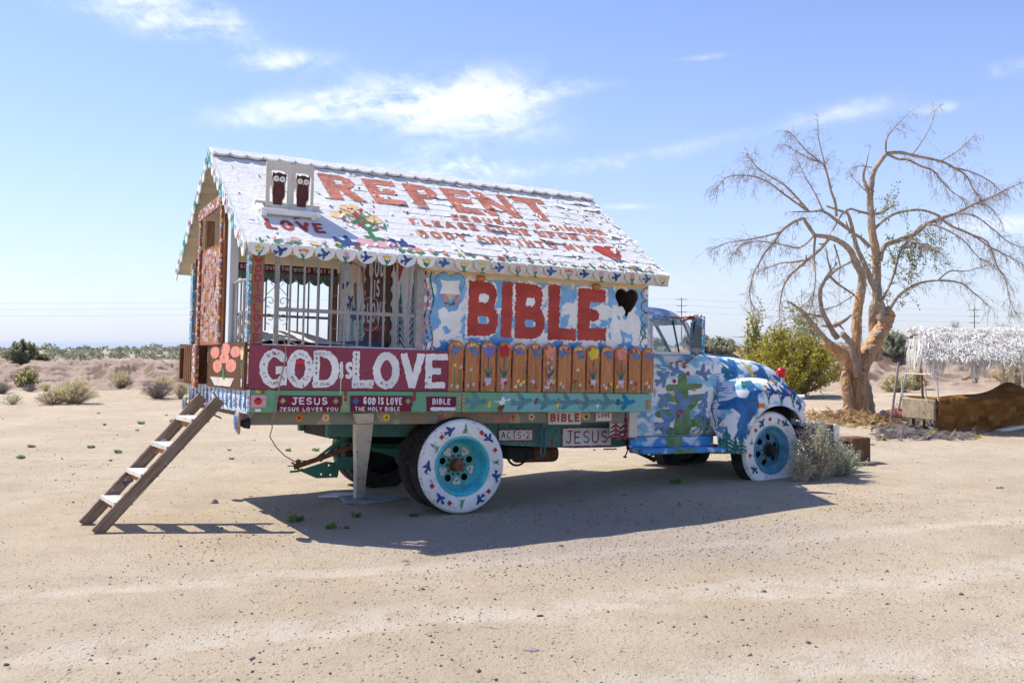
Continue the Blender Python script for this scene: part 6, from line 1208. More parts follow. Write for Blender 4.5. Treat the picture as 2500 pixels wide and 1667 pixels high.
# ---- timbers under the bumper
for i, (px, py, w, h, dpt, rz, lab) in enumerate(((2087, 1128, .30, .34, .28, .35, 'upright rust-brown timber block in front of the truck bumper'), (2040, 1128, .34, .30, .3, .2, 'dark timber block half hidden in the grey shrub'))):
    P = gpx(px, py); o = MB().box(-w / 2, w / 2, -dpt / 2, dpt / 2, -.03, h, 0, .012).build('timber_block', Mwood('block_wood_%d' % i, (.20, .10, .06) if i == 0 else (.05, .035, .03), (.11, .055, .035) if i == 0 else (.03, .02, .02), 2, 4, .9, 10)); o.location = tuple(P); o.rotation_euler = (0, 0, rz); tag(o, lab, 'timber')
P = gpx(2085, 1137); o = MB().box(-.28, .28, -.06, .06, -.01, .05, 0, .01).build('wood_plank', GREYW); o.location = tuple(P); o.rotation_euler = (0, 0, .15); tag(o, 'short grey plank flat on the sand by the timber block', 'plank')
# ================================================================== plants
BARK = Mwood('grey_bark', (.50, .395, .30), (.25, .19, .14), 2, 3.0, .95, 5, 1.0, dirt=(.34, .27, .20)); BARE = Mwood('bare_orange_trunk', (.66, .40, .20), (.32, .19, .10), 2, 2.6, .9, 6, 1.0, dirt=(.36, .28, .22)); TWIG = M('dry_twig', (.46, .385, .31), .25, 9, .95); TWIGD = M('dark_twig', (.26, .205, .165), .25, 9, .95)
def leafmat(name, c, var=.3, tr_=.5):
    s = NM(name, .75, .2); oi = s.n('ShaderNodeNewGeometry'); c_ = s.mix(oi.outputs['Random Per Island'], mul(c, 1 - var), mul(c, 1 + var)); s.color(c_); tl_ = s.n('ShaderNodeBsdfTranslucent'); s.L.new(c_, tl_.inputs[0]); mx = s.n('ShaderNodeMixShader'); mx.inputs[0].default_value = tr_; s.L.new(s.b.outputs[0], mx.inputs[1]); s.L.new(tl_.outputs[0], mx.inputs[2]); s.L.new(mx.outputs[0], s.nt.nodes['Material Output'].inputs[0])
    s.b.inputs['Transmission Weight'].default_value = 0.0; s.b.inputs['Subsurface Weight'].default_value = 0.0; return s.m
LF_CREO = leafmat('creosote_leaf', (.52, .45, .07)); LF_CREO2 = leafmat('creosote_leaf_dark', (.28, .27, .06)); LF_SAGE = leafmat('sage_leaf', (.50, .55, .39), .2); LF_TAN = leafmat('dry_bush_leaf', (.74, .63, .42), .2); LF_OLV = leafmat('olive_bush_leaf', (.68, .62, .34), .22); LF_GREY = leafmat('grey_bush_twig', (.25, .22, .205), .3); LF_TREE = leafmat('tree_leaf', (.34, .36, .18)); LF_WEED = leafmat('weed_leaf', (.22, .33, .12)); LF_FAR = leafmat('scrub_leaf', (.25, .26, .18)); LF_FAR2 = leafmat('scrub_leaf_pale', (.40, .38, .26)); LF_STRAW = leafmat('straw', (.46, .31, .15), .3)
def rvec(): v = Vector((random.gauss(0, 1), random.gauss(0, 1), random.gauss(0, 1))); return v.normalized()
def leaf(mb, p, s, asp=2.2, mi=0, d=None):
    d = d or rvec(); a = d.cross(rvec()); a = a.normalized() if a.length > 1e-4 else Vector((1, 0, 0)); h = a * (s / asp); mb.add([p, p + d * (s * .5) + h, p + d * s, p + d * (s * .5) - h], [(0, 1, 2, 3)], mi)
def shrub(name, label, cat, base, rx, ry, h, nst, nlf, ls, leafm, stemm=None, group=None, up=.55, seed=0, asp=2.2, fine=0, shape=1.0, outw=0.0):
    random.seed(100 + seed); root = empty(name, label, cat, tuple(base), group); st = MB(); lf = MB(); tips = []
    for k in range(nst):
        a = rnd(0, 6.283); e = random.random() ** .6; tx, ty = math.cos(a) * rx * e, math.sin(a) * ry * e; tz = h * math.sqrt(max(.04, 1 - e * e * shape * .9)) * rnd(.72, 1.05); p0 = Vector((tx * .08, ty * .08, -.04)); p2 = Vector((tx, ty, tz)); p1 = Vector((tx * up, ty * up, tz * .55)) + rvec() * (.06 * h); pts = []
        for i in range(6):
            t = i / 5; pts.append(p0 * ((1 - t) ** 2) + p1 * (2 * t * (1 - t)) + p2 * t * t + rvec() * (.012 * h))
        st.tube(pts, [max(.0022, h * .012 * (1 - .8 * i / 5)) for i in range(6)], 4, caps=False); tips.append(pts)
        for q in range(fine):
            i = random.randint(2, 5); b_ = pts[i]; d = (rvec() + Vector((tx, ty, tz)).normalized() * .9).normalized() * (h * rnd(.08, .22)); st.tube([b_, b_ + d * .5 + rvec() * .01, b_ + d], [h * .004, h * .003, h * .0015], 3, caps=False)
    per = max(1, nlf // max(1, len(tips)))
    for pts in tips:
        for q in range(per):
            t = (random.random() ** .55) * 4.99; i = int(t); p = pts[i].lerp(pts[i + 1], t - i) + rvec() * (h * .085 * random.random()); leaf(lf, p, ls * rnd(.6, 1.3), asp, random.randint(0, len(leafm) - 1), (rvec() + Vector((p.x, p.y, p.z * 1.3 + .1 * h)).normalized() * outw).normalized() if outw else None)
    o = st.build('stem', stemm or TWIG, root, fix=False); o2 = lf.build('foliage', leafm, root, fix=False); o['kind'] = o2['kind'] = 'stuff'; return root
def shrub_at(name, label, cat, px, py, wpx, hpx, **k):
    P = gpx(px, py); m = P[1] / F_PX; return shrub(name, label, cat, P, wpx * m / 2, wpx * m / 2 * .8, hpx * m, **k)
# big creosote behind the truck, sage at the wheel
shrub_at('creosote_bush', 'large yellow-green creosote bush behind the truck bonnet', 'bush', 1925, 968, 300, 172, nst=120, nlf=17000, ls=.07, leafm=[LF_CREO, LF_CREO, LF_CREO2], stemm=TWIGD, seed=1, fine=3, up=.7)
shrub_at('creosote_bush', 'tall loose creosote shoots rising above the yellow-green bush', 'bush', 1850, 962, 120, 205, nst=22, nlf=2200, ls=.08, leafm=[LF_CREO, LF_CREO2], stemm=TWIGD, seed=2, fine=4, up=.4)
shrub_at('creosote_bush', 'thin leggy shrub between the yellow-green bush and the dead tree', 'bush', 1960, 930, 120, 200, nst=20, nlf=2200, ls=.08, leafm=[LF_CREO2, LF_TREE], stemm=TWIGD, seed=21, fine=5, up=.4)
def tg_(X, Y): p = tw(X, Y, 0); return (p[0], p[1], gz(p[0], p[1]))
P = tg_(4.66, -.10); shrub('sage_bush', 'pale grey-green sage shrub growing against the front wheel', 'bush', P, .36, .28, .72, 85, 4600, .026, [LF_SAGE, LF_SAGE, LF_TAN], TWIG, seed=3, fine=8, asp=2.6)
P = tg_(5.20, .02); shrub('sage_bush', 'low spreading sage shrub in front of the dark timber block', 'bush', P, .30, .24, .40, 50, 2600, .024, [LF_SAGE], TWIG, seed=4, fine=6, asp=2.6)
P = tg_(4.36, -.14); shrub('sage_bush', 'dry twiggy sage sprig leaning over the front wheel hub', 'bush', P, .20, .14, .34, 40, 1500, .022, [LF_TAN, LF_SAGE], TWIG, seed=5, fine=9, asp=3)
# bushes on the flat behind the tail
for i, (nm, lb, px, py, w, h, n, nl, ls, lm) in enumerate((
    ('dry_bush', 'wide olive-tan tumbleweed bush on the flat behind the ladder', 182, 985, 118, 62, 190, 15000, .035, [LF_OLV, LF_TAN, LF_OLV]),
    ('dry_bush', 'straw-coloured skirt of dead stems beside the wide olive-tan bush', 130, 988, 100, 34, 120, 6000, .035, [LF_TAN, LF_TAN, LF_GREY]),
    ('dry_bush', 'rounded straw-green bush at the foot of the eroded bank', 296, 948, 70, 44, 130, 8000, .04, [LF_OLV, LF_TAN]),
    ('dead_bush', 'dark grey leafless bush beside the tan tuft', 386, 972, 84, 40, 200, 3000, .03, [LF_GREY]),
    ('dry_bush', 'tan grassy tuft next to the truck tail', 440, 973, 48, 44, 130, 5000, .035, [LF_TAN]),
    ('dry_bush', 'pale straw-green tuft behind the dark grey bush', 400, 950, 66, 34, 90, 4000, .04, [LF_OLV, LF_TAN]),
    ('creosote_bush', 'open olive creosote bush on the face of the eroded bank', 66, 944, 66, 48, 46, 3400, .06, [LF_CREO2, LF_OLV]),
    ('dead_bush', 'dark low bush partly cut off beside the creosote bush', 2, 962, 60, 30, 110, 1800, .035, [LF_GREY]),
    ('dead_bush', 'small grey dead bush below the creosote bush', 72, 956, 44, 18, 80, 1200, .03, [LF_GREY]),
    ('dry_bush', 'pale green low tuft left of the straw-coloured skirt', 30, 988, 60, 26, 60, 2500, .03, [LF_TAN, LF_SAGE]),
    ('dry_bush', 'pale olive tuft between the creosote bush and the wide bush', 112, 955, 34, 20, 50, 1600, .035, [LF_OLV]),
    ('desert_tree', 'small dark green desert tree standing on top of the bank', 53, 886, 84, 56, 60, 7000, .10, [LF_TREE, LF_FAR]),
    ('dark_shrub', 'low dark green shrub beside the small desert tree', 100, 880, 44, 16, 40, 1500, .10, [LF_FAR, LF_CREO2]))):
    shrub_at(nm, lb, 'tree' if 'tree' in nm else 'bush', px, py, w, h, nst=n, nlf=nl, ls=ls, leafm=lm, stemm=TWIGD if 'dead' in nm else TWIG, seed=20 + i, fine=5 if 'dead' in nm else 2, up=.5, asp=6 if 'dry' in nm or 'dead' in nm else 2.2, outw=1.6 if 'dry' in nm or 'dead' in nm else 0)
# bushes on the bank to the right
for i, (lb, px, py, w, h, lm) in enumerate((('straw-coloured bush on the sand behind the red bucket', 2190, 958, 90, 46, [LF_TAN, LF_OLV]), ('dry olive bush right of the straw-coloured bush by the swing', 2235, 950, 60, 44, [LF_OLV]), ('grey-green bush on the bank behind the bare tree', 2180, 868, 90, 62, [LF_FAR2, LF_SAGE]), ('pale bush on the bank top right of the truck mirror', 1760, 868, 100, 48, [LF_FAR2, LF_SAGE]), ('grey-olive bush on the bank top close to the mirror', 1700, 862, 90, 52, [LF_FAR2, LF_FAR]), ('small green bush showing above the white fringed canopy', 2330, 815, 44, 34, [LF_FAR, LF_TREE]), ('pale tan bush behind the far swing leg', 2470, 945, 110, 90, [LF_TAN]), ('feathery grey bush seen through the cab window', 1600, 872, 60, 50, [LF_FAR2, LF_SAGE]))):
    shrub_at('scrub_bush', lb, 'bush', px, py, w, h, nst=70, nlf=4200, ls=.06 if py > 900 else .09, leafm=lm, seed=60 + i, fine=3)
# distant scrub: one mass
def far_scrub():
    random.seed(5); lf = MB()
    for k in range(1100):
        px = rnd(-200, 2700); d = 85 * math.exp(random.random() * 1.35)
        x = (px - CX) / F_PX * d; z = gz(x, d); s = d / F_PX * rnd(5, 11) * (1.4 if random.random() < .15 else 1)
        for q in range(64):
            v = rvec(); p = Vector((x + v.x * s * 1.3, d + v.y * s, z + abs(v.z) * s * 1.05)); leaf(lf, p, s * rnd(.3, .6), 1.6, random.choice((0, 0, 1)))
    o = lf.build('desert_scrub', [LF_FAR, LF_FAR2], None, fix=False); tag(o, 'band of far olive desert scrub along the horizon', 'scrub', kind='stuff')
far_scrub()
# weeds on the sand
random.seed(9)
for i, (px, py, s) in enumerate(((50, 1120, .16), (78, 1093, .15), (222, 1094, .14), (288, 1106, .16), (345, 1036, .2), (427, 1034, .26), (335, 1052, .1), (565, 1122, .10), (705, 1102, .14), (772, 1102, .16), (720, 1275, .22), (805, 1290, .16), (868, 1262, .14), (1010, 1262, .15), (2275, 1060, .2), (2310, 1052, .22), (2385, 1070, .18), (2155, 1075, .16), (240, 1010, .1), (405, 1015, .1), (560, 1100, .08), (2195, 1030, .2), (1650, 1180, .22), (1600, 1100, .18))):
    P = gpx(px, py); m = MB(); s *= .75
    for q in range(40):
        a = rnd(0, 6.283); e = rnd(.1, 1); p = Vector((math.cos(a) * s * .3 * e, math.sin(a) * s * .3 * e, rnd(0, .05) * s)); leaf(m, p, s * rnd(.25, .6), 3.2, 0, Vector((math.cos(a) * .9, math.sin(a) * .9, rnd(.6, 2.0))).normalized())
    o = m.build('green_weed', LF_WEED if i not in (14, 15, 16, 17, 21) else LF_CREO, None, fix=False); o.location = tuple(P); tag(o, 'low yellow-green weed sprouting beside the couch and tree litter' if i in (14, 15, 16, 17, 21) else ('small green weed sprouting in the shade under the truck' if i in (10, 11, 12, 13, 22, 23) else 'small green weed sprouting from sunlit sand past the ladder and hitch'), 'weed', 'weeds by the couch' if i in (14, 15, 16, 17, 21) else ('weeds in the truck shade' if i in (10, 11, 12, 13, 22, 23) else 'weeds on sunlit sand'))
# ---- the bare tree
def bare_tree():
    random.seed(31); B0 = gpx(2103, 1016); D = B0[1]; root = empty('bare_tree', 'large bare multi-stemmed desert tree with stripped orange trunk and drooping grey twigs', 'tree', tuple(B0))
    def z3(x, y, off=0.0): return Vector(tuple(at(1700 + .3826 * x, 260 + .3826 * y, D + off) - B0))
    def z4(x, y, off=0.0): return Vector(tuple(at(1940 + .2551 * x, 740 + .2551 * y, D + off) - B0))
    px = D / F_PX
    def path(pts, r0, r1, mb, n=9, dev=.3, f=z3, mi=0, z0=0.0, z1=0.0, sub=4, pw=1.0, jit=.13):
        q = []; k = len(pts)
        raw = [f(x, y, z0 + (z1 - z0) * i / (k - 1)) for i, (x, y) in enumerate(pts)]
        for i in range(k - 1):
            a, b, c, d = raw[max(i - 1, 0)], raw[i], raw[i + 1], raw[min(i + 2, k - 1)]
            for s in range(sub):
                t = s / sub; q.append(.5 * ((2 * b) + (c - a) * t + (2 * a - 5 * b + 4 * c - d) * t * t + (3 * b - a - 3 * c + d) * t ** 3))
        q.append(raw[-1]); m = len(q); rr = [(r0 + (r1 - r0) * (i / (m - 1)) ** pw) * px for i in range(m)]; mb.tube(q, rr, n, mi, True, jit); return q, rr
    tr = MB()
    # trunk, stems (radii in photo pixels)
    b0 = B0; path([(640, 1130), (625, 1040), (612, 900), (615, 760), (625, 660), (650, 600)], 27, 17, tr, 14, f=z4, mi=1)
    path([(700, 1120), (690, 1020), (665, 850), (640, 720), (640, 640)], 22, 15, tr, 12, f=z4, mi=0, z0=.15, z1=.05); path([(585, 1125), (590, 950), (585, 760), (590, 680)], 19, 14, tr, 12, f=z4, mi=1, z0=-.12, z1=-.05)
    path([(520, 1095), (515, 980), (500, 850), (487, 740), (500, 640), (545, 600)], 14, 10, tr, 12, f=z4, mi=1, z0=-.35, z1=-.1)
    for (x, y) in ((800, 1120), (740, 1135), (500, 1110), (560, 1130)): path([(640, 1000), ((640 + x) / 2, 1075), (x, y)], 14, 5, tr, 8, f=z4, mi=0)
    path([(630, 640), (680, 520), (760, 380), (830, 260), (880, 180), (900, 130), (885, 90)], 21, 15, tr, 14, f=z4, mi=1, z0=0, z1=.25)
    path([(880, 180), (835, 150), (800, 130)], 11, 7, tr, 9, f=z4, mi=0, z0=.2, z1=-.1); path([(880, 150), (890, 80), (870, 60)], 10, 8, tr, 9, f=z4, mi=0, z0=.25, z1=.2)
    A, rA = path([(1190, 1320), (1160, 1250), (1150, 1130), (1150, 1000), (1140, 900), (1122, 800), (1116, 700), (1108, 600), (1118, 500), (1125, 440), (1160, 370), (1215, 300)], 13, 4.8, tr, 11, z0=.25, z1=.1)
    path([(1140, 1000), (1135, 900), (1120, 780)], 7.5, 5.5, tr, 8, mi=1, z0=.1, z1=.05)
    path([(1160, 1620), (1130, 1450), (1130, 1300), (1160, 1220)], 12, 11, tr, 10, z0=.4, z1=.3)
    path([(600, 620), (585, 470), (590, 300), (600, 130), (610, 20), (628, -60), (640, -140)], 12, 10.5, tr, 12, f=z4, mi=1, z0=-.1, z1=-.2)
    Bs, rB = path([(1050, 1190), (1058, 1090), (1020, 1000), (985, 925), (930, 870), (850, 835), (755, 822)], 10.5, 4.5, tr, 10, z0=-.2, z1=-.7)
    Cs, rC = path([(1150, 1180), (1115, 1110), (1090, 1050), (1060, 980), (1020, 890), (1000, 800), (980, 720), (960, 680), (900, 660), (830, 635)], 8.5, 2.0, tr, 9, z0=0, z1=-.3)
    path([(600, 690), (520, 560), (430, 470), (330, 400), (285, 365)], 17, 10, tr, 12, f=z4, mi=1, z0=-.1, z1=-.4)
    path([(600, 700), (590, 600), (560, 480), (540, 380), (450, 290)], 9, 7, tr, 9, f=z4, z0=-.3, z1=-.5)
    LM = []                                                         # limbs that carry twigs
    def limb(pts, r0, r1, z0=0.0, z1=0.0, tw_=1.0, n=7, **k): q, rr = path(pts, r0, r1, tr, n, z0=z0, z1=z1, **k); LM.append((q, rr, tw_)); return q
    limb([(850, 1515), (770, 1420), (690, 1320), (600, 1250)], 7, 2.6, -.4, -1.2, .6)
    limb([(900, 1480), (850, 1400), (800, 1290), (790, 1180), (820, 1110), (860, 1050)], 7.5, 3.2, -.4, -.6, .6)
    limb([(820, 1110), (870, 1060), (930, 1020), (995, 990)], 4, 1.5, -.5, -.4, 1.0); limb([(855, 1085), (900, 1130), (960, 1170), (1005, 1200)], 3.5, 2, -.6, -.2, .8); limb([(860, 1050), (840, 980), (830, 920)], 3, 1, -.6, -.8, 1.2)
    limb([(880, 1400), (940, 1370), (985, 1330)], 6, 2.5, -.4, -.2, 0); limb([(800, 1340), (740, 1330), (700, 1320)], 3.5, 1.5, -.5, -.8, .5)
    limb([(755, 822), (700, 740), (680, 715), (600, 750), (540, 800), (500, 860), (440, 930), (400, 1000), (360, 1080), (340, 1200), (370, 1295)], 4.4, .9, -.7, -1.5, 1.6)
    limb([(850, 835), (800, 900), (720, 970), (640, 990), (540, 1000), (430, 1040)], 4.6, 1, -.6, -.2, 1.7); limb([(720, 970), (650, 1030), (590, 1090), (550, 1170), (530, 1290)], 4, 1, -.4, .3, 1.8); limb([(760, 830), (750, 950), (760, 1100), (740, 1250)], 3, .9, -.7, -1.2, 1.6)
    limb([(755, 822), (660, 900), (540, 880), (400, 860), (300, 880), (240, 940)], 2.6, .7, -.7, -1.6, 1.6); limb([(540, 800), (430, 830), (330, 850), (200, 870), (110, 910)], 2.2, .6, -1.1, -2.0, 1.2)
    limb([(985, 795), (900, 730), (810, 670), (720, 672), (615, 672)], 5, 1.2, -.2, -.9, .8)
    limb([(895, 700), (885, 610), (860, 540), (845, 470), (820, 390), (800, 360), (740, 340), (660, 300), (560, 240)], 3.6, .8, -.4, -.9, 1.6); limb([(845, 470), (810, 330), (780, 200), (775, 85)], 2.0, .6, -.6, -.3, .9); limb([(800, 360), (700, 280), (640, 210), (590, 160)], 1.8, .5, -.7, -1.3, 1.5)
    limb([(720, 672), (640, 580), (560, 500), (460, 440), (380, 380), (330, 310)], 3, .7, -.7, -1.6, 1.7); limb([(700, 660), (560, 560), (470, 490), (380, 450), (300, 440), (200, 450), (130, 520)], 2.8, .6, -.7, -1.2, 1.8); limb([(810, 670), (760, 560), (700, 460), (650, 350)], 2.2, .6, -.6, -.2, 1.6)
    limb([(1215, 300), (1300, 295), (1420, 320), (1560, 350), (1640, 390), (1720, 440), (1770, 530), (1815, 590)], 4.6, 1, .1, 1.2, 1.6); limb([(1215, 300), (1285, 335), (1350, 340), (1430, 380), (1510, 410), (1570, 480), (1640, 550), (1720, 600)], 3.8, .9, .1, -.8, 1.5); limb([(1210, 300), (1215, 210), (1260, 140), (1330, 70)], 2.4, .6, .1, -.4, 1.2); limb([(1380, 305), (1450, 210), (1510, 90), (1518, 10)], 1.6, .5, .3, .8, .5); limb([(1560, 350), (1660, 290), (1780, 180)], 1.6, .5, .6, 1.6, .8); limb([(1640, 390), (1760, 420), (1880, 480), (1930, 530)], 2, .6, .7, 1.4, 1.4)
    limb([(1108, 590), (1090, 520), (1065, 450), (1080, 390), (1100, 300)], 6, .8, .1, -.1, 0)
    limb([(1120, 390), (1060, 380), (1000, 390)], 1.8, .6, .1, -.4, 1); limb([(1120, 690), (1180, 680), (1220, 650), (1220, 605)], 4, 1.2, .1, .4, .2); limb([(1105, 560), (1040, 500), (980, 430)], 1.6, .5, 0, -.4, .8)
    limb([(1115, 690), (1040, 670), (980, 655), (930, 690), (870, 790)], 3.4, 1.8, 0, -.4, .8); limb([(1105, 895), (1050, 840), (1000, 810)], 5, 3.6, .1, -.1, .2)
    limb([(1170, 980), (1200, 890), (1300, 850), (1400, 810), (1470, 750), (1560, 715), (1660, 680), (1780, 620), (1900, 570), (1990, 525), (2080, 485)], 7.5, .8, .2, 1.8, 1.5); limb([(1560, 715), (1640, 770), (1760, 820), (1880, 900), (2000, 960), (2090, 1015)], 3.6, .8, .8, 2.0, 1.7); limb([(1760, 820), (1860, 870), (1920, 1020), (1970, 1100), (2000, 1230), (2040, 1320)], 2.4, .6, 1.2, 1.6, 1.8); limb([(1660, 680), (1780, 700), (1900, 790), (2000, 870), (2090, 900)], 2.4, .6, 1.0, .4, 1.6); limb([(1470, 750), (1560, 770), (1700, 850), (1800, 960), (1900, 1010)], 2.6, .6, .6, -.3, 1.7); limb([(1780, 620), (1870, 640), (1950, 740)], 1.8, .5, 1.2, 1.8, 1.4)
    limb([(1190, 1230), (1250, 1100), (1300, 930), (1350, 860), (1420, 770)], 3.6, 2, .2, .6, .6)
    limb([(1225, 1310), (1290, 1210), (1400, 1135), (1540, 1110), (1680, 1125), (1760, 1180), (1880, 1285)], 4.6, .7, .2, .9, 1.1); limb([(1540, 1110), (1620, 1050), (1720, 1050), (1870, 1010)], 2.4, .6, .6, .1, 1.2)
    limb([(1122, 800), (1180, 740), (1280, 680), (1420, 660), (1530, 690), (1560, 712)], 4, 2.4, .1, .8, .9); limb([(1300, 850), (1400, 870), (1500, 900), (1590, 960)], 2.2, .6, .3, -.6, 1.4); limb([(1165, 1020), (1090, 1040), (1060, 1100)], 2, 1, .1, -.3, .6)
    limb([(1010, 1200), (900, 1270), (830, 1290)], 1.6, .5, -.2, -.7, 1); limb([(880, 880), (915, 1000), (915, 1060)], 2.2, 1.0, -.5, -.2, .9)
    for q, rr, t in LM:
        for k in range(2):
            i = random.randint(1, max(1, len(q) // 2)); d = (rvec() + (q[min(i + 1, len(q) - 1)] - q[i]).normalized() * .6).normalized(); r_ = rr[i] * rnd(.35, .6); tr.tube([q[i], q[i] + d * rr[i] * 1.6, q[i] + d * (rr[i] * 2.2 + rnd(.02, .14))], [r_ * 1.3, r_, r_ * .6], 6, 0, True, .2)
    for (x, y, r_) in ((632, 900, 6), (600, 830, 5), (655, 760, 6), (820, 300, 8), (720, 470, 7), (520, 700, 6), (590, 1000, 7)): p_ = z4(x, y, -.22); tr.tube([p_ + Vector((0, .25, 0)), p_ + Vector((0, .08, .01)), p_ + Vector((0, .0, .02))], [r_ * 1.5 * px, r_ * 1.3 * px, r_ * .5 * px], 7, 0, True, .2)
    tr.build('trunk', [BARK, BARE], root, smooth=False)
    tg = MB(); cnt = 0
    def twig(p, d, L, r, dep):
        nonlocal cnt
        pts = [p]; q = p.copy(); dd = d.copy(); n = 5; g = rnd(.06, .26)
        for i in range(n): dd = (dd + rvec() * .2 + Vector((0, 0, -g))).normalized(); q = q + dd * (L / n); pts.append(q.copy())
        tg.tube(pts, [max(r * (1 - .75 * i / n), .0022) for i in range(n + 1)], 3, random.choice((0, 0, 1)), False); cnt += 1
        if dep > 0:
            for k in range(random.choice((2, 3, 3))):
                i = random.randint(1, n - 1); twig(pts[i], (dd * .8 + rvec() * .75).normalized(), L * rnd(.35, .65), r * .6, dep - 1)
    for q, rr, t in LM:
        L = sum((q[i + 1] - q[i]).length for i in range(len(q) - 1)); k = int(L * 16 * t)
        for j in range(k):
            f = .12 + .88 * (random.random() ** .7); i = min(len(q) - 2, int(f * (len(q) - 1))); d0 = (q[i + 1] - q[i]).normalized(); side = rvec(); side.y *= .7
            twig(q[i].lerp(q[i + 1], random.random()), (d0 * .75 + side * .75).normalized(), rnd(.12, .50) * (.8 if t < 1 else 1.0), .0042, random.choice((1, 1, 2)))
        twig(q[-1], (q[-1] - q[-2]).normalized(), .22, max(rr[-1] * .8, .004), 2)
    lf = MB()
    for (x, y, sx, sy, n, oz) in ((1300, 960, 60, 70, 330, .2), (1450, 960, 90, 80, 560, .4), (1540, 900, 60, 60, 300, .4), (1390, 1060, 80, 45, 320, .3), (1290, 570, 22, 50, 90, 0), (1250, 660, 40, 50, 150, 0), (1380, 760, 60, 60, 170, .3), (1230, 1180, 40, 60, 120, 0), (1110, 990, 20, 30, 60, 0), (1290, 1240, 60, 50, 120, .2), (560, 1330, 60, 60, 240, -.8), (630, 1400, 60, 50, 220, -.6), (440, 1370, 40, 50, 120, -1.)):
        c = z3(x, y, oz); best = sorted(((q_ - c).length, i_, j_) for i_, (qq, _, _) in enumerate(LM) for j_, q_ in enumerate(qq))[:24]
        for k in range(max(4, n // 22)):
            _, i_, j_ = random.choice(best); a = LM[i_][0][j_]; e = z3(x + random.gauss(0, sx), y + random.gauss(0, sy), oz + random.gauss(0, .3)); mid = (a + e) * .5 + rvec() * .12; pp = [a * ((1 - t) ** 2) + mid * (2 * t * (1 - t)) + e * t * t for t in (0, .2, .4, .6, .8, 1)]; tg.tube(pp, [.007, .006, .005, .004, .003, .002], 3, 1, False)
            for w in range(22):
                t = rnd(.35, 1) * 4.99; p = pp[int(t)].lerp(pp[int(t) + 1], t % 1) + rvec() * rnd(0, .09); leaf(lf, p, rnd(.03, .07), 3.0)
    o = tg.build('twigs', [TWIG, TWIGD], root, fix=False); o['kind'] = 'stuff'
    o = lf.build('crown', LF_TREE, root, fix=False); o['kind'] = 'stuff'
bare_tree()
# litter of bark and straw below the tree
random.seed(77); m = MB(); c0 = gpx(2050, 1022); c1 = gpx(2120, 1035)
for k in range(1500):
    t = random.random(); x = c0[0] + (c1[0] - c0[0]) * t + random.gauss(0, .42); y = c0[1] + (c1[1] - c0[1]) * t + random.gauss(0, .5); z = gz(x, y) + abs(random.gauss(0, .05)) * (1.3 if abs(x - c0[0]) < .5 else .5)
    d = Vector((random.gauss(0, 1), random.gauss(0, 1), rnd(-.2, .5))).normalized(); leaf(m, Vector((x, y, z)), rnd(.08, .26), 7, 0, d)
for k in range(900):
    if k % 3 == 0: c3 = gpx(rnd(2150, 2360), rnd(1035, 1075))
    c = c3 + np.array([rnd(-.25, .25), rnd(-.25, .25), .01]); d = Vector((random.gauss(0, 1), random.gauss(0, 1), rnd(-.05, .25))).normalized(); leaf(m, Vector(tuple(c)) + Vector((0, 0, rnd(0, .04))), rnd(.06, .3), 9, 1, d)
o = m.build('plant_litter', [LF_STRAW, LF_GREY], None, fix=False); tag(o, 'scattered straw and bark litter around the bare tree foot', 'litter', kind='stuff')
# ================================================================== fringed swing and couch to the right
random.seed(55)
POLEW = Mchip('chalky_white_pole', (.58, .56, .52), (.36, .30, .25), .60, 9)
SWO = gpx(2256, 1050); ga = gpx(2178, 1034)
def zg(x, y): return gz(x, y)
sw = empty('fringed_swing', 'old garden swing frame with a canopy of shredded white strips', 'swing', (SWO[0], SWO[1], zg(SWO[0], SWO[1])))
so = np.array(sw.location)
def loc(p): return tuple(np.array(p) - so)
CA, SA = math.cos(-.24), math.sin(-.24)
def cloc(p): x, y = p[0] - X0, p[1] - Y0; return loc((X0 + x * CA - y * SA, Y0 + x * SA + y * CA, p[2]))
top_l = at(2222, 862, 19.2); top_f = at(2247, 866, SWO[1] + .1)
fr_b = [('swing_leg', gpx(2174, 1034), at(2194, 884, ga[1] + .05), .035, STEEL), ('swing_leg', gpx(2186, 1031), at(2224, 862, ga[1] - .3), .03, POLEW), ('swing_leg', gpx(2257, 1050), at(2247, 860, SWO[1] + .1), .03, RUST), ('swing_leg', gpx(2275, 1053), at(2255, 930, SWO[1] - .1), .022, POLEW),
        ('swing_leg', gpx(2446, 1000), at(2452, 880, 20.6), .04, STEEL), ('swing_leg', gpx(2456, 1000), at(2470, 880, 20.8), .03, POLEW), ('swing_leg', gpx(2500, 985), at(2492, 870, 20.8), .025, POLEW)]
for nm, a, b_, r, mt in fr_b: MB().tube([loc(np.array(a) - np.array([0, 0, .03])), loc(np.array(a) * .5 + np.array(b_) * .5), loc(b_)], r * .75, 8).build(nm, mt, sw)
X0, X1, Y0, Y1 = at(2250, 830, 18.3)[0], 13.6, 18.15, 20.6
MB().tube([cloc((X0, Y0 + .2, 1.42)), cloc((X1, Y0 + .2, 1.42))], .02, 6).build('canopy_bar', STEEL, sw); MB().tube([cloc((X0, Y1, 1.80)), cloc((X1, Y1, 1.80))], .02, 6).build('canopy_bar', STEEL, sw)
for k in range(6): x = X0 + .1 + (X1 - X0 - .2) * k / 5; MB().tube([cloc((x, Y0 + .15, 1.38)), cloc((x, Y0 + .6, 1.70)), cloc((x, (Y0 + Y1) / 2, 1.88)), cloc((x, Y1, 1.82))], .016, 6).build('canopy_rib', GREYW, sw)
def ctop(x, t): return Y0 + (Y1 - Y0) * t, 1.40 + .56 * math.sin(min(t / .55, 1.0) * 1.5) - .18 * max(0, t - .6) + .05 * float(vnoise(x * 1.3, t * 3, 3)) - .10 * math.sin(max(0, x - X0) * .5) * (1 - t)
b = MB(); rows = []
for i in range(30):
    x = X0 + (X1 - X0) * i / 29; rows.append([cloc((x, *ctop(x, t / 9))) for t in range(10)])
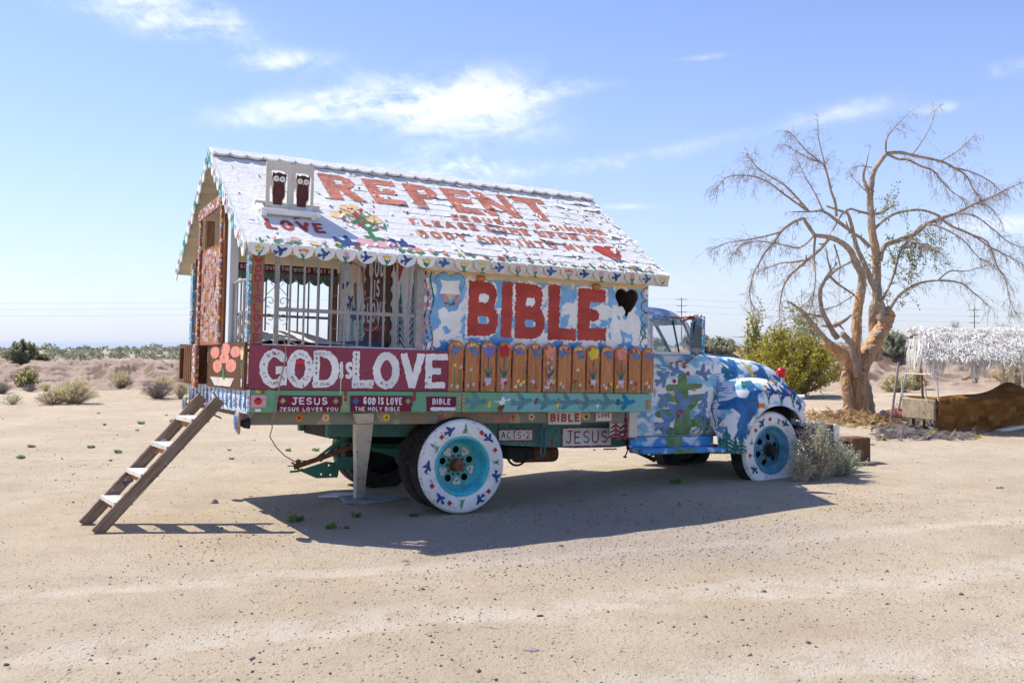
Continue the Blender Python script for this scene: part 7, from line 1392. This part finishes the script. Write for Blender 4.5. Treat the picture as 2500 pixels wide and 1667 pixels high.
b.grid(rows); STRIP = leafmat('shredded_white_strip', (.80, .775, .72), .10, .25); STRIP2 = leafmat('dusty_strip', (.55, .50, .44), .2, .25)
b.build('canopy_cloth', M('bleached_cloth', (.60, .58, .56), .15, 4, .95), sw, smooth=True, fix=False)
m = MB()
def strip(p, d, L, w, sag, mi=0):
    n = 4; a = d.cross(Vector((0, 0, 1)));  a = (a.normalized() if a.length > .05 else Vector((1, 0, 0))); a = (a + rvec() * .3).normalized(); pts = []; q = Vector(p); dd = d.copy()
    for i in range(n + 1): pts.append((q + a * w, q - a * w)); dd = (dd + Vector((0, 0, -sag)) + rvec() * .15).normalized(); q = q + dd * (L / n)
    m.grid([[tuple(a_), tuple(b_)] for a_, b_ in pts], mi)
for k in range(9000):
    x = rnd(X0 - .05, X1); t = random.random() ** 1.4; y, z = ctop(x, t); d = Vector((random.gauss(0, .6), -1 if random.random() < .7 else random.gauss(0, 1), random.gauss(-.1, .25))).normalized()
    strip(cloc((x, y, z + .02 + abs(random.gauss(0, .015)))), d, rnd(.08, .26), rnd(.003, .011), .12, 0 if random.random() < .75 else 1)
for k in range(2400):
    x = X0 - .1 + (X1 - X0) * random.random(); g = (x - X0) / (X1 - X0); L = rnd(.03, .16) + (.34 * math.exp(-((x - X0 - .2) / .16) ** 2) + .38 * math.exp(-((x - X0 - .85) / .16) ** 2)) * random.random()
    yy, zz = ctop(x, rnd(0, .06)); strip(cloc((x, yy - .02, zz + .02)), Vector((random.gauss(0, .12), random.gauss(-.1, .1), -1)).normalized(), L, rnd(.003, .009), .3, 0 if random.random() < .8 else 1)
for k in range(140):
    strip(cloc((X0 + rnd(-.12, .05), Y0 + rnd(0, 1.6), 1.62 + rnd(-.15, .2))), Vector((random.gauss(-.2, .12), random.gauss(0, .1), -1)).normalized(), rnd(.1, .4), rnd(.005, .012), .3, 0 if random.random() < .7 else 1)
m.build('canopy_fringe', [STRIP, STRIP2], sw, fix=False)['kind'] = 'stuff'
# couch with a patchwork rug over it
def _rug():
    s = NM('patchwork_rug', .95, .1); v = s.coord(); br = s.n('ShaderNodeTexBrick'); br.offset = .37; br.inputs['Scale'].default_value = 1.0
    uv = s.n('ShaderNodeUVMap'); wn = s.n('ShaderNodeTexNoise'); wn.inputs['Scale'].default_value = 3.0; wn.inputs['Detail'].default_value = 4.0; s.L.new(uv.outputs[0], wn.inputs['Vector']); wa = s.n('ShaderNodeVectorMath', operation='MULTIPLY_ADD'); s.L.new(wn.outputs['Color'], wa.inputs[0]); wa.inputs[1].default_value = (.12, .12, 0); s.L.new(uv.outputs[0], wa.inputs[2]); s.L.new(wa.outputs[0], br.inputs['Vector']); br.inputs['Color1'].default_value = (0, 0, 0, 1); br.inputs['Color2'].default_value = (1, 1, 1, 1); br.inputs['Mortar Size'].default_value = .004; br.inputs['Brick Width'].default_value = .19; br.inputs['Row Height'].default_value = .145; br.inputs['Mortar'].default_value = (.3, .3, .3, 1)
    n = s.noise(uv.outputs[0], 2.2, 2, .5); k = s.math('ADD', s.math('MULTIPLY', s.math('FRACT', s.math('MULTIPLY', br.outputs['Color'], 1.0)), .6), s.math('MULTIPLY', n, .5)); c = s.mix(s.ramp(k, .26, .36), (.12, .045, .012), (.20, .09, .022)); c = s.mix(s.ramp(k, .5, .58), c, (.26, .13, .035)); c = s.mix(s.ramp(k, .74, .84), c, (.32, .185, .065)); c = s.mix(s.ramp(s.noise(uv.outputs[0], 14, 5, .75), .4, .75, 0, .55), c, (.10, .045, .012))
    s.color(c); s.bump(s.noise(v, 90, 3), .6, .01); return s.m
RUG = _rug()
P0 = gpx(2284, 1057); P0 = np.array([P0[0], P0[1] - .05, 0]); ax = np.array([.955, .297, 0]); ay = np.array([-.297, .955, 0]); LC = 4.6; gz0 = zg(P0[0], P0[1])
cr = empty('old_couch', 'low old couch draped with a brown patchwork rug under the fringed canopy', 'couch', (P0[0], P0[1], gz0)); cr.rotation_euler = (0, 0, math.atan2(ax[1], ax[0]))
def cprof(u):
    top = .60 + .05 * sstep(1.4, 2.4, u) - .02 * math.sin(u * 2.1); low = .015 + .38 * sstep(1.1, 3.9, u); return top, low
rows = []; uvs = []
for i in range(64):
    u = LC * i / 63; t, l = cprof(u); hump = .16 * math.exp(-((u - 2.55) / .35) ** 2); wv = lambda s: .05 * math.sin(u * 7 + s * 2 + 2 * math.sin(u * 1.7)) + .03 * math.sin(u * 15 + s); row = []
    for j in range(8): v = j / 7; row.append((u, .95 - .95 * v + .0, t + .03 + hump * (1 - v) - .05 * math.sin(3.14 * v) + .012 * math.sin(u * 6 + v * 5)))
    for j in range(1, 12): v = j / 11; row.append((u + .012 * math.sin(v * 4), -.04 + wv(v) * v, t + .03 - (t + .03 - l) * v + .0))
    rows.append(row)
b = MB(); b.grid(rows); me = b.mesh('rug', RUG, True, False); ul = me.uv_layers.new(name='UVMap'); nb = len(rows[0])
co = np.zeros(len(me.loops), int); me.loops.foreach_get('vertex_index', co); ul.data.foreach_set('uv', np.stack([(co // nb) / 63 * LC, (co % nb) * .075], 1).ravel()); obj('rug', me, cr)
MB().box(.0, LC, .02, .9, .42, .56, 0, .03).build('couch_base', M('beige_couch_cloth', (.33, .26, .17), .3, 5, .95, dirt=.12, dirtc=(.16, .11, .06)), cr); MB().box(-.03, .03, .02, .92, .22, .60, 0, .02).build('couch_end', M('beige_couch_cloth'), cr)  # couch cloth darkened and blotched: grime plus a shadow pattern put into the colour
MB().bar((1.3, .1, .02), (LC, .2, .36), .5, .05).build('couch_board', WHITE, cr)
for x, y in ((.12, .15), (.12, .8), (LC - .2, .15)): MB().box(x, x + .07, y, y + .07, -.03, .45).build('couch_leg', GREYW, cr)
MB().tube([(.02, -.02, .58), (.0, -.02, .90), (.0, .03, 1.02), (.0, .12, 1.06), (.0, .8, 1.06), (.0, .9, 1.02), (.0, .94, .90), (.02, .94, .58)], .015, 8).build('arm_rest', POLEW, cr)
# terracotta bucket on its side
P = gpx(2192, 1032); o = MB().lathe([(0, -.16), (.10, -.16), (.105, -.15), (.15, .15), (.165, .16), (.165, .19), (.145, .19), (.14, .15), (.10, -.12), (0, -.12)], (0, 0, 0), 28, axis='Z').build('red_bucket', M('faded_red_plastic', (.42, .13, .10), .15, 8, .6), None, smooth=True)
o.location = (P[0] - .02, P[1] + .1, P[2] + .16); o.rotation_euler = (math.radians(8), math.radians(84), math.radians(-14)); tag(o, 'faded red bucket lying on its side by the swing legs', 'bucket')
m = MB(); c = gpx(2212, 1026)
for k in range(260): d = Vector((rnd(-.2, 1), random.gauss(0, .6), rnd(-.1, .8))).normalized(); q = Vector((rnd(-.2, .3), rnd(-.2, .25), rnd(.02, .22))); m.tube([q, q + d * rnd(.1, .3)], .004, 3, 0, False)
o = m.build('brushwood_pile', TWIGD, None, fix=False); o.location = tuple(c); tag(o, 'small pile of dark brushwood behind the red bucket', 'brushwood')
for i, (a, b_, lb) in enumerate((((2352, 930), (2378, 922), 'pale driftwood log on the sand in front of the bank'), ((2145, 1023), (2165, 1016), 'short weathered branch lying at the tree foot'))):
    A, B = gpx(*a), gpx(*b_); A[2] += .05; B[2] += .09; o = MB().tube([tuple(A - A), tuple((B - A) * .5 + np.array([0, 0, .03])), tuple(B - A)], [.06, .075, .03], 8, jit=.15).build('dead_log', BARE if i == 0 else BARK); o.location = tuple(A); tag(o, lb, 'log')
# ================================================================== far power line, tank
WOODP = M('far_pole_wood', (.10, .085, .075), .2, 3)
wires = []
def pole(px, pyt, D, lab, arms=3):
    x = (px - CX) / F_PX * D; z0 = gz(x, D) - .5; zt = EYE + (HZ - pyt) / F_PX * D; r = empty('power_pole', lab, 'power pole', (x, D, z0), 'far power poles'); MB().tube([(0, 0, 0), (0, 0, zt - z0)], [.17, .11], 8).build('pole_shaft', WOODP, r); ends = []
    for k in range(arms): z = zt - z0 - .5 - 1.9 * k; MB().bar((-1.6, 0, z), (1.6, 0, z), .12, .14).build('cross_arm', WOODP, r); ends.append((x, D, z0 + z + .15))
    return ends
p1 = pole(1664, 727, 300, 'far wooden power pole rising behind the truck cab'); p2 = pole(2379, 753, 300, 'far wooden power pole above the fringed canopy'); p0 = pole(930, 727, 300, 'far wooden power pole hidden behind the truck house'); pole(2104, 795, 420, 'far wooden power pole seen between the tree stems', 2); pole(2449, 790, 260, 'short post at the skyline beyond the fringed canopy', 1)
pl = [(-560, 300, z) for (_, _, z) in p0]; pr_ = [(330, 300, z - 1) for (_, _, z) in p2]
for k in range(3):
    for off in (-1.4, 1.4):
        seq = [(-300, 300, p0[k][2] + .6), p0[k], p1[k], p2[k], (250, 300, p2[k][2])]; pts = []
        for a, b_ in zip(seq[:-1], seq[1:]):
            sg = 1.6 * (abs(b_[0] - a[0]) / 90) * .35
            for i in range(12): t = i / 12; pts.append((a[0] + (b_[0] - a[0]) * t + off, 300 + off * .3, a[2] + (b_[2] - a[2]) * t - sg * 4 * t * (1 - t)))
        pts.append(tuple(seq[-1])); o = MB().tube(pts, .009, 4).build('power_line', WOODP, None, fix=False); tag(o, 'thin power line strung across the sky between far poles', 'power line', 'power lines between the far poles')
D = 420; x = (98 - CX) / F_PX * D; o = MB().lathe([(0, 4.1), (1.5, 4.0), (5.2, 3.3), (5.4, 3.0), (5.4, -2)], (0, 0, 0), 28, axis='Z').build('storage_tank', M('tank_tan', (.5, .42, .36), .1, 1), None); o.location = (x, D, EYE + (HZ - 868) / F_PX * D); tag(o, 'low pale round storage tank beyond the far scrub', 'tank')
# ================================================================== stones
random.seed(3)
def rock_mesh(name, sx, sy, sz, seed, sub=2):
    bm = bmesh.new(); bmesh.ops.create_icosphere(bm, subdivisions=sub, radius=1.0); r = random.Random(seed); ph = [r.uniform(0, 6) for _ in range(6)]
    for v in bm.verts:
        p = v.co; k = 1 + .16 * math.sin(2.1 * p.x + ph[0]) * math.sin(2.7 * p.y + ph[1]) + .12 * math.sin(4.3 * p.z + ph[2] + p.x * 2) + .08 * math.sin(6 * p.y + ph[3]) + r.uniform(-.06, .06); v.co = Vector((p.x * sx * k, p.y * sy * k, p.z * sz * k))
    me = bpy.data.meshes.new(name); bm.to_mesh(me); bm.free(); return me
RK = {'g': M('grey_rock', (.30, .29, .28), .25, 9), 'd': M('dark_rock', (.13, .11, .10), .25, 9), 't': M('tan_rock', (.42, .31, .21), .2, 9), 'p': M('pale_rock', (.52, .47, .42), .15, 9)}
for i, (px, py, w, asp, hh, m_, lb) in enumerate(((1297, 1592, 46, .5, .28, 'g', 'flat pale grey slab of rock on the open sand'), (1320, 1507, 20, .5, .6, 'd', 'dark wedge-shaped stone on the pale wheel track'), (987, 1373, 25, .5, .42, 't', 'tan brick-like stone just outside the truck shadow'), (523, 1229, 19, .9, .8, 'g', 'rounded grey stone beyond the ladder shadow'), (650, 1240, 0, 1, 1, 'd', ''), (613, 1214, 11, .9, .7, 't', 'small brown stone beside the tip of the truck shadow'), (270, 1126, 11, .9, .7, 'g', 'small grey stone on the sand beyond the ladder'), (847, 1290, 14, .8, .7, 'd', 'dark stone lying inside the truck shadow'), (747, 1298, 15, .7, .6, 'g', 'grey stone at the edge of the truck shadow'), (949, 1513, 12, .8, .8, 't', 'orange-tan pebble on the open gravel'), (1211, 1660, 10, .8, .8, 'd', 'dark pebble near the grey rock slab'), (1973, 1570, 12, .7, .7, 'd', 'dark pebble on the sand far from the truck wheels'), (1812, 1515, 12, .6, .6, 'd', 'flat dark pebble by the pale track'), (1370, 1333, 13, .6, .6, 't', 'tan stone on the lit sand in front of the rear wheel shadow'), (2440, 1192, 22, .5, .35, 't', 'brown clod on the sand below the couch'), (2130, 1087, 15, .5, .4, 't', 'reddish clod on the sand behind the timber block'), (255, 1038, 9, .9, .7, 'd', 'tiny dark stone among the weeds'), (675, 1247, 20, .7, .5, 't', 'flat brown stone in the truck shadow by the tail'), (15, 1625, 14, .8, .7, 'd', 'dark purple-grey stone alone on the open sand'), (2075, 1135, 0, 1, 1, 'd', ''), (1230, 1160, 14, .3, .3, 'd', 'dark stick-like clod on the lit sand behind the truck'))):
    if w == 0: continue
    P = gpx(px, py); s = w * P[1] / F_PX / 2; o = obj('rock', rock_mesh('rock', s, s * asp, s * hh, 50 + i)); o.data.materials.append(RK[m_]); o.location = (P[0], P[1], P[2] + s * hh * .45); o.rotation_euler = (0, rnd(-.1, .1), rnd(-.4, .4)); tag(o, lb, 'rock')
def gravel():
    r = np.random.RandomState(8); n = 44000; A = np.radians(r.uniform(-34, 34, n)); R = 3.9 * (8.5 ** (r.uniform(0, 1, n) ** 1.15)); X = np.sin(A) * R; Y = np.cos(A) * R
    # denser in the gravelly strip round the wheels and along the track edge
    k = n // 3; X[:k] = r.normal(.6, 2.6, k); Y[:k] = r.normal(8.6, .9, k) + .28 * X[:k]; sz = .003 + .0095 * r.uniform(0, 1, n) ** 4; sz += .02 * (r.uniform(0, 1, n) > .994) * r.uniform(.3, 1, n); sz *= np.where(fbm(X * .8, Y * .8, 3, 21) + r.uniform(-.3, .3, n) > .02, 1.0, .5); sz *= 1 + .35 * sstep(9, 25, np.hypot(X, Y)); Z = ground_z(X, Y) + sz * .2
    base = np.array([(1, 0, 0), (-.5, .87, 0), (-.5, -.87, 0), (0, 0, 1), (.2, .3, -.8)]); F = np.array([(0, 1, 3), (1, 2, 3), (2, 0, 3), (1, 0, 4), (2, 1, 4), (0, 2, 4)]); rot = r.uniform(0, 6.28, n); c, s = np.cos(rot), np.sin(rot)
    V = base[None] * (sz[:, None, None] * r.uniform(.6, 1.3, (n, 5, 3))); V[:, :, 2] *= .75; VX = V[:, :, 0] * c[:, None] - V[:, :, 1] * s[:, None] + X[:, None]; VY = V[:, :, 0] * s[:, None] + V[:, :, 1] * c[:, None] + Y[:, None]; VZ = V[:, :, 2] + Z[:, None]
    vs = np.stack([VX, VY, VZ], -1).reshape(-1, 3); fs = (F[None] + (np.arange(n) * 5)[:, None, None]).reshape(-1, 3); me = bpy.data.meshes.new('gravel'); me.vertices.add(len(vs)); me.vertices.foreach_set('co', vs.ravel()); me.loops.add(fs.size); me.loops.foreach_set('vertex_index', fs.ravel()); me.polygons.add(len(fs)); me.polygons.foreach_set('loop_start', np.arange(len(fs)) * 3); me.polygons.foreach_set('loop_total', np.full(len(fs), 3))
    for m_ in (M('pebble_brown', (.26, .195, .145), .3, 9), M('pebble_tan', (.42, .33, .25), .2, 9), M('pebble_grey', (.27, .245, .225), .25, 9), M('pebble_dark', (.17, .13, .105), .3, 9)): me.materials.append(m_)
    me.polygons.foreach_set('material_index', np.repeat(r.choice(4, n, p=[.3, .36, .2, .14]), 6)); me.update(); me.validate(); o = obj('gravel', me); o['kind'] = 'stuff'; o['label'] = 'loose gravel and pebbles scattered over the sand'; o['category'] = 'gravel'
gravel()
# ================================================================== air
def haze():
    o = MB().box(-34000, 34000, -34000, 34000, -66, 22).build('haze', bpy.data.materials.new('haze_air')); m = o.data.materials[0]; m.use_nodes = True; nt = m.node_tree; nt.nodes.clear(); out = nt.nodes.new('ShaderNodeOutputMaterial'); v = nt.nodes.new('ShaderNodeVolumePrincipled'); v.inputs['Color'].default_value = (.78, .88, 1.0, 1); v.inputs['Density'].default_value = 1.1e-4; v.inputs['Anisotropy'].default_value = .2; nt.links.new(v.outputs[0], out.inputs['Volume']); o['kind'] = 'stuff'
if HAZE: haze()
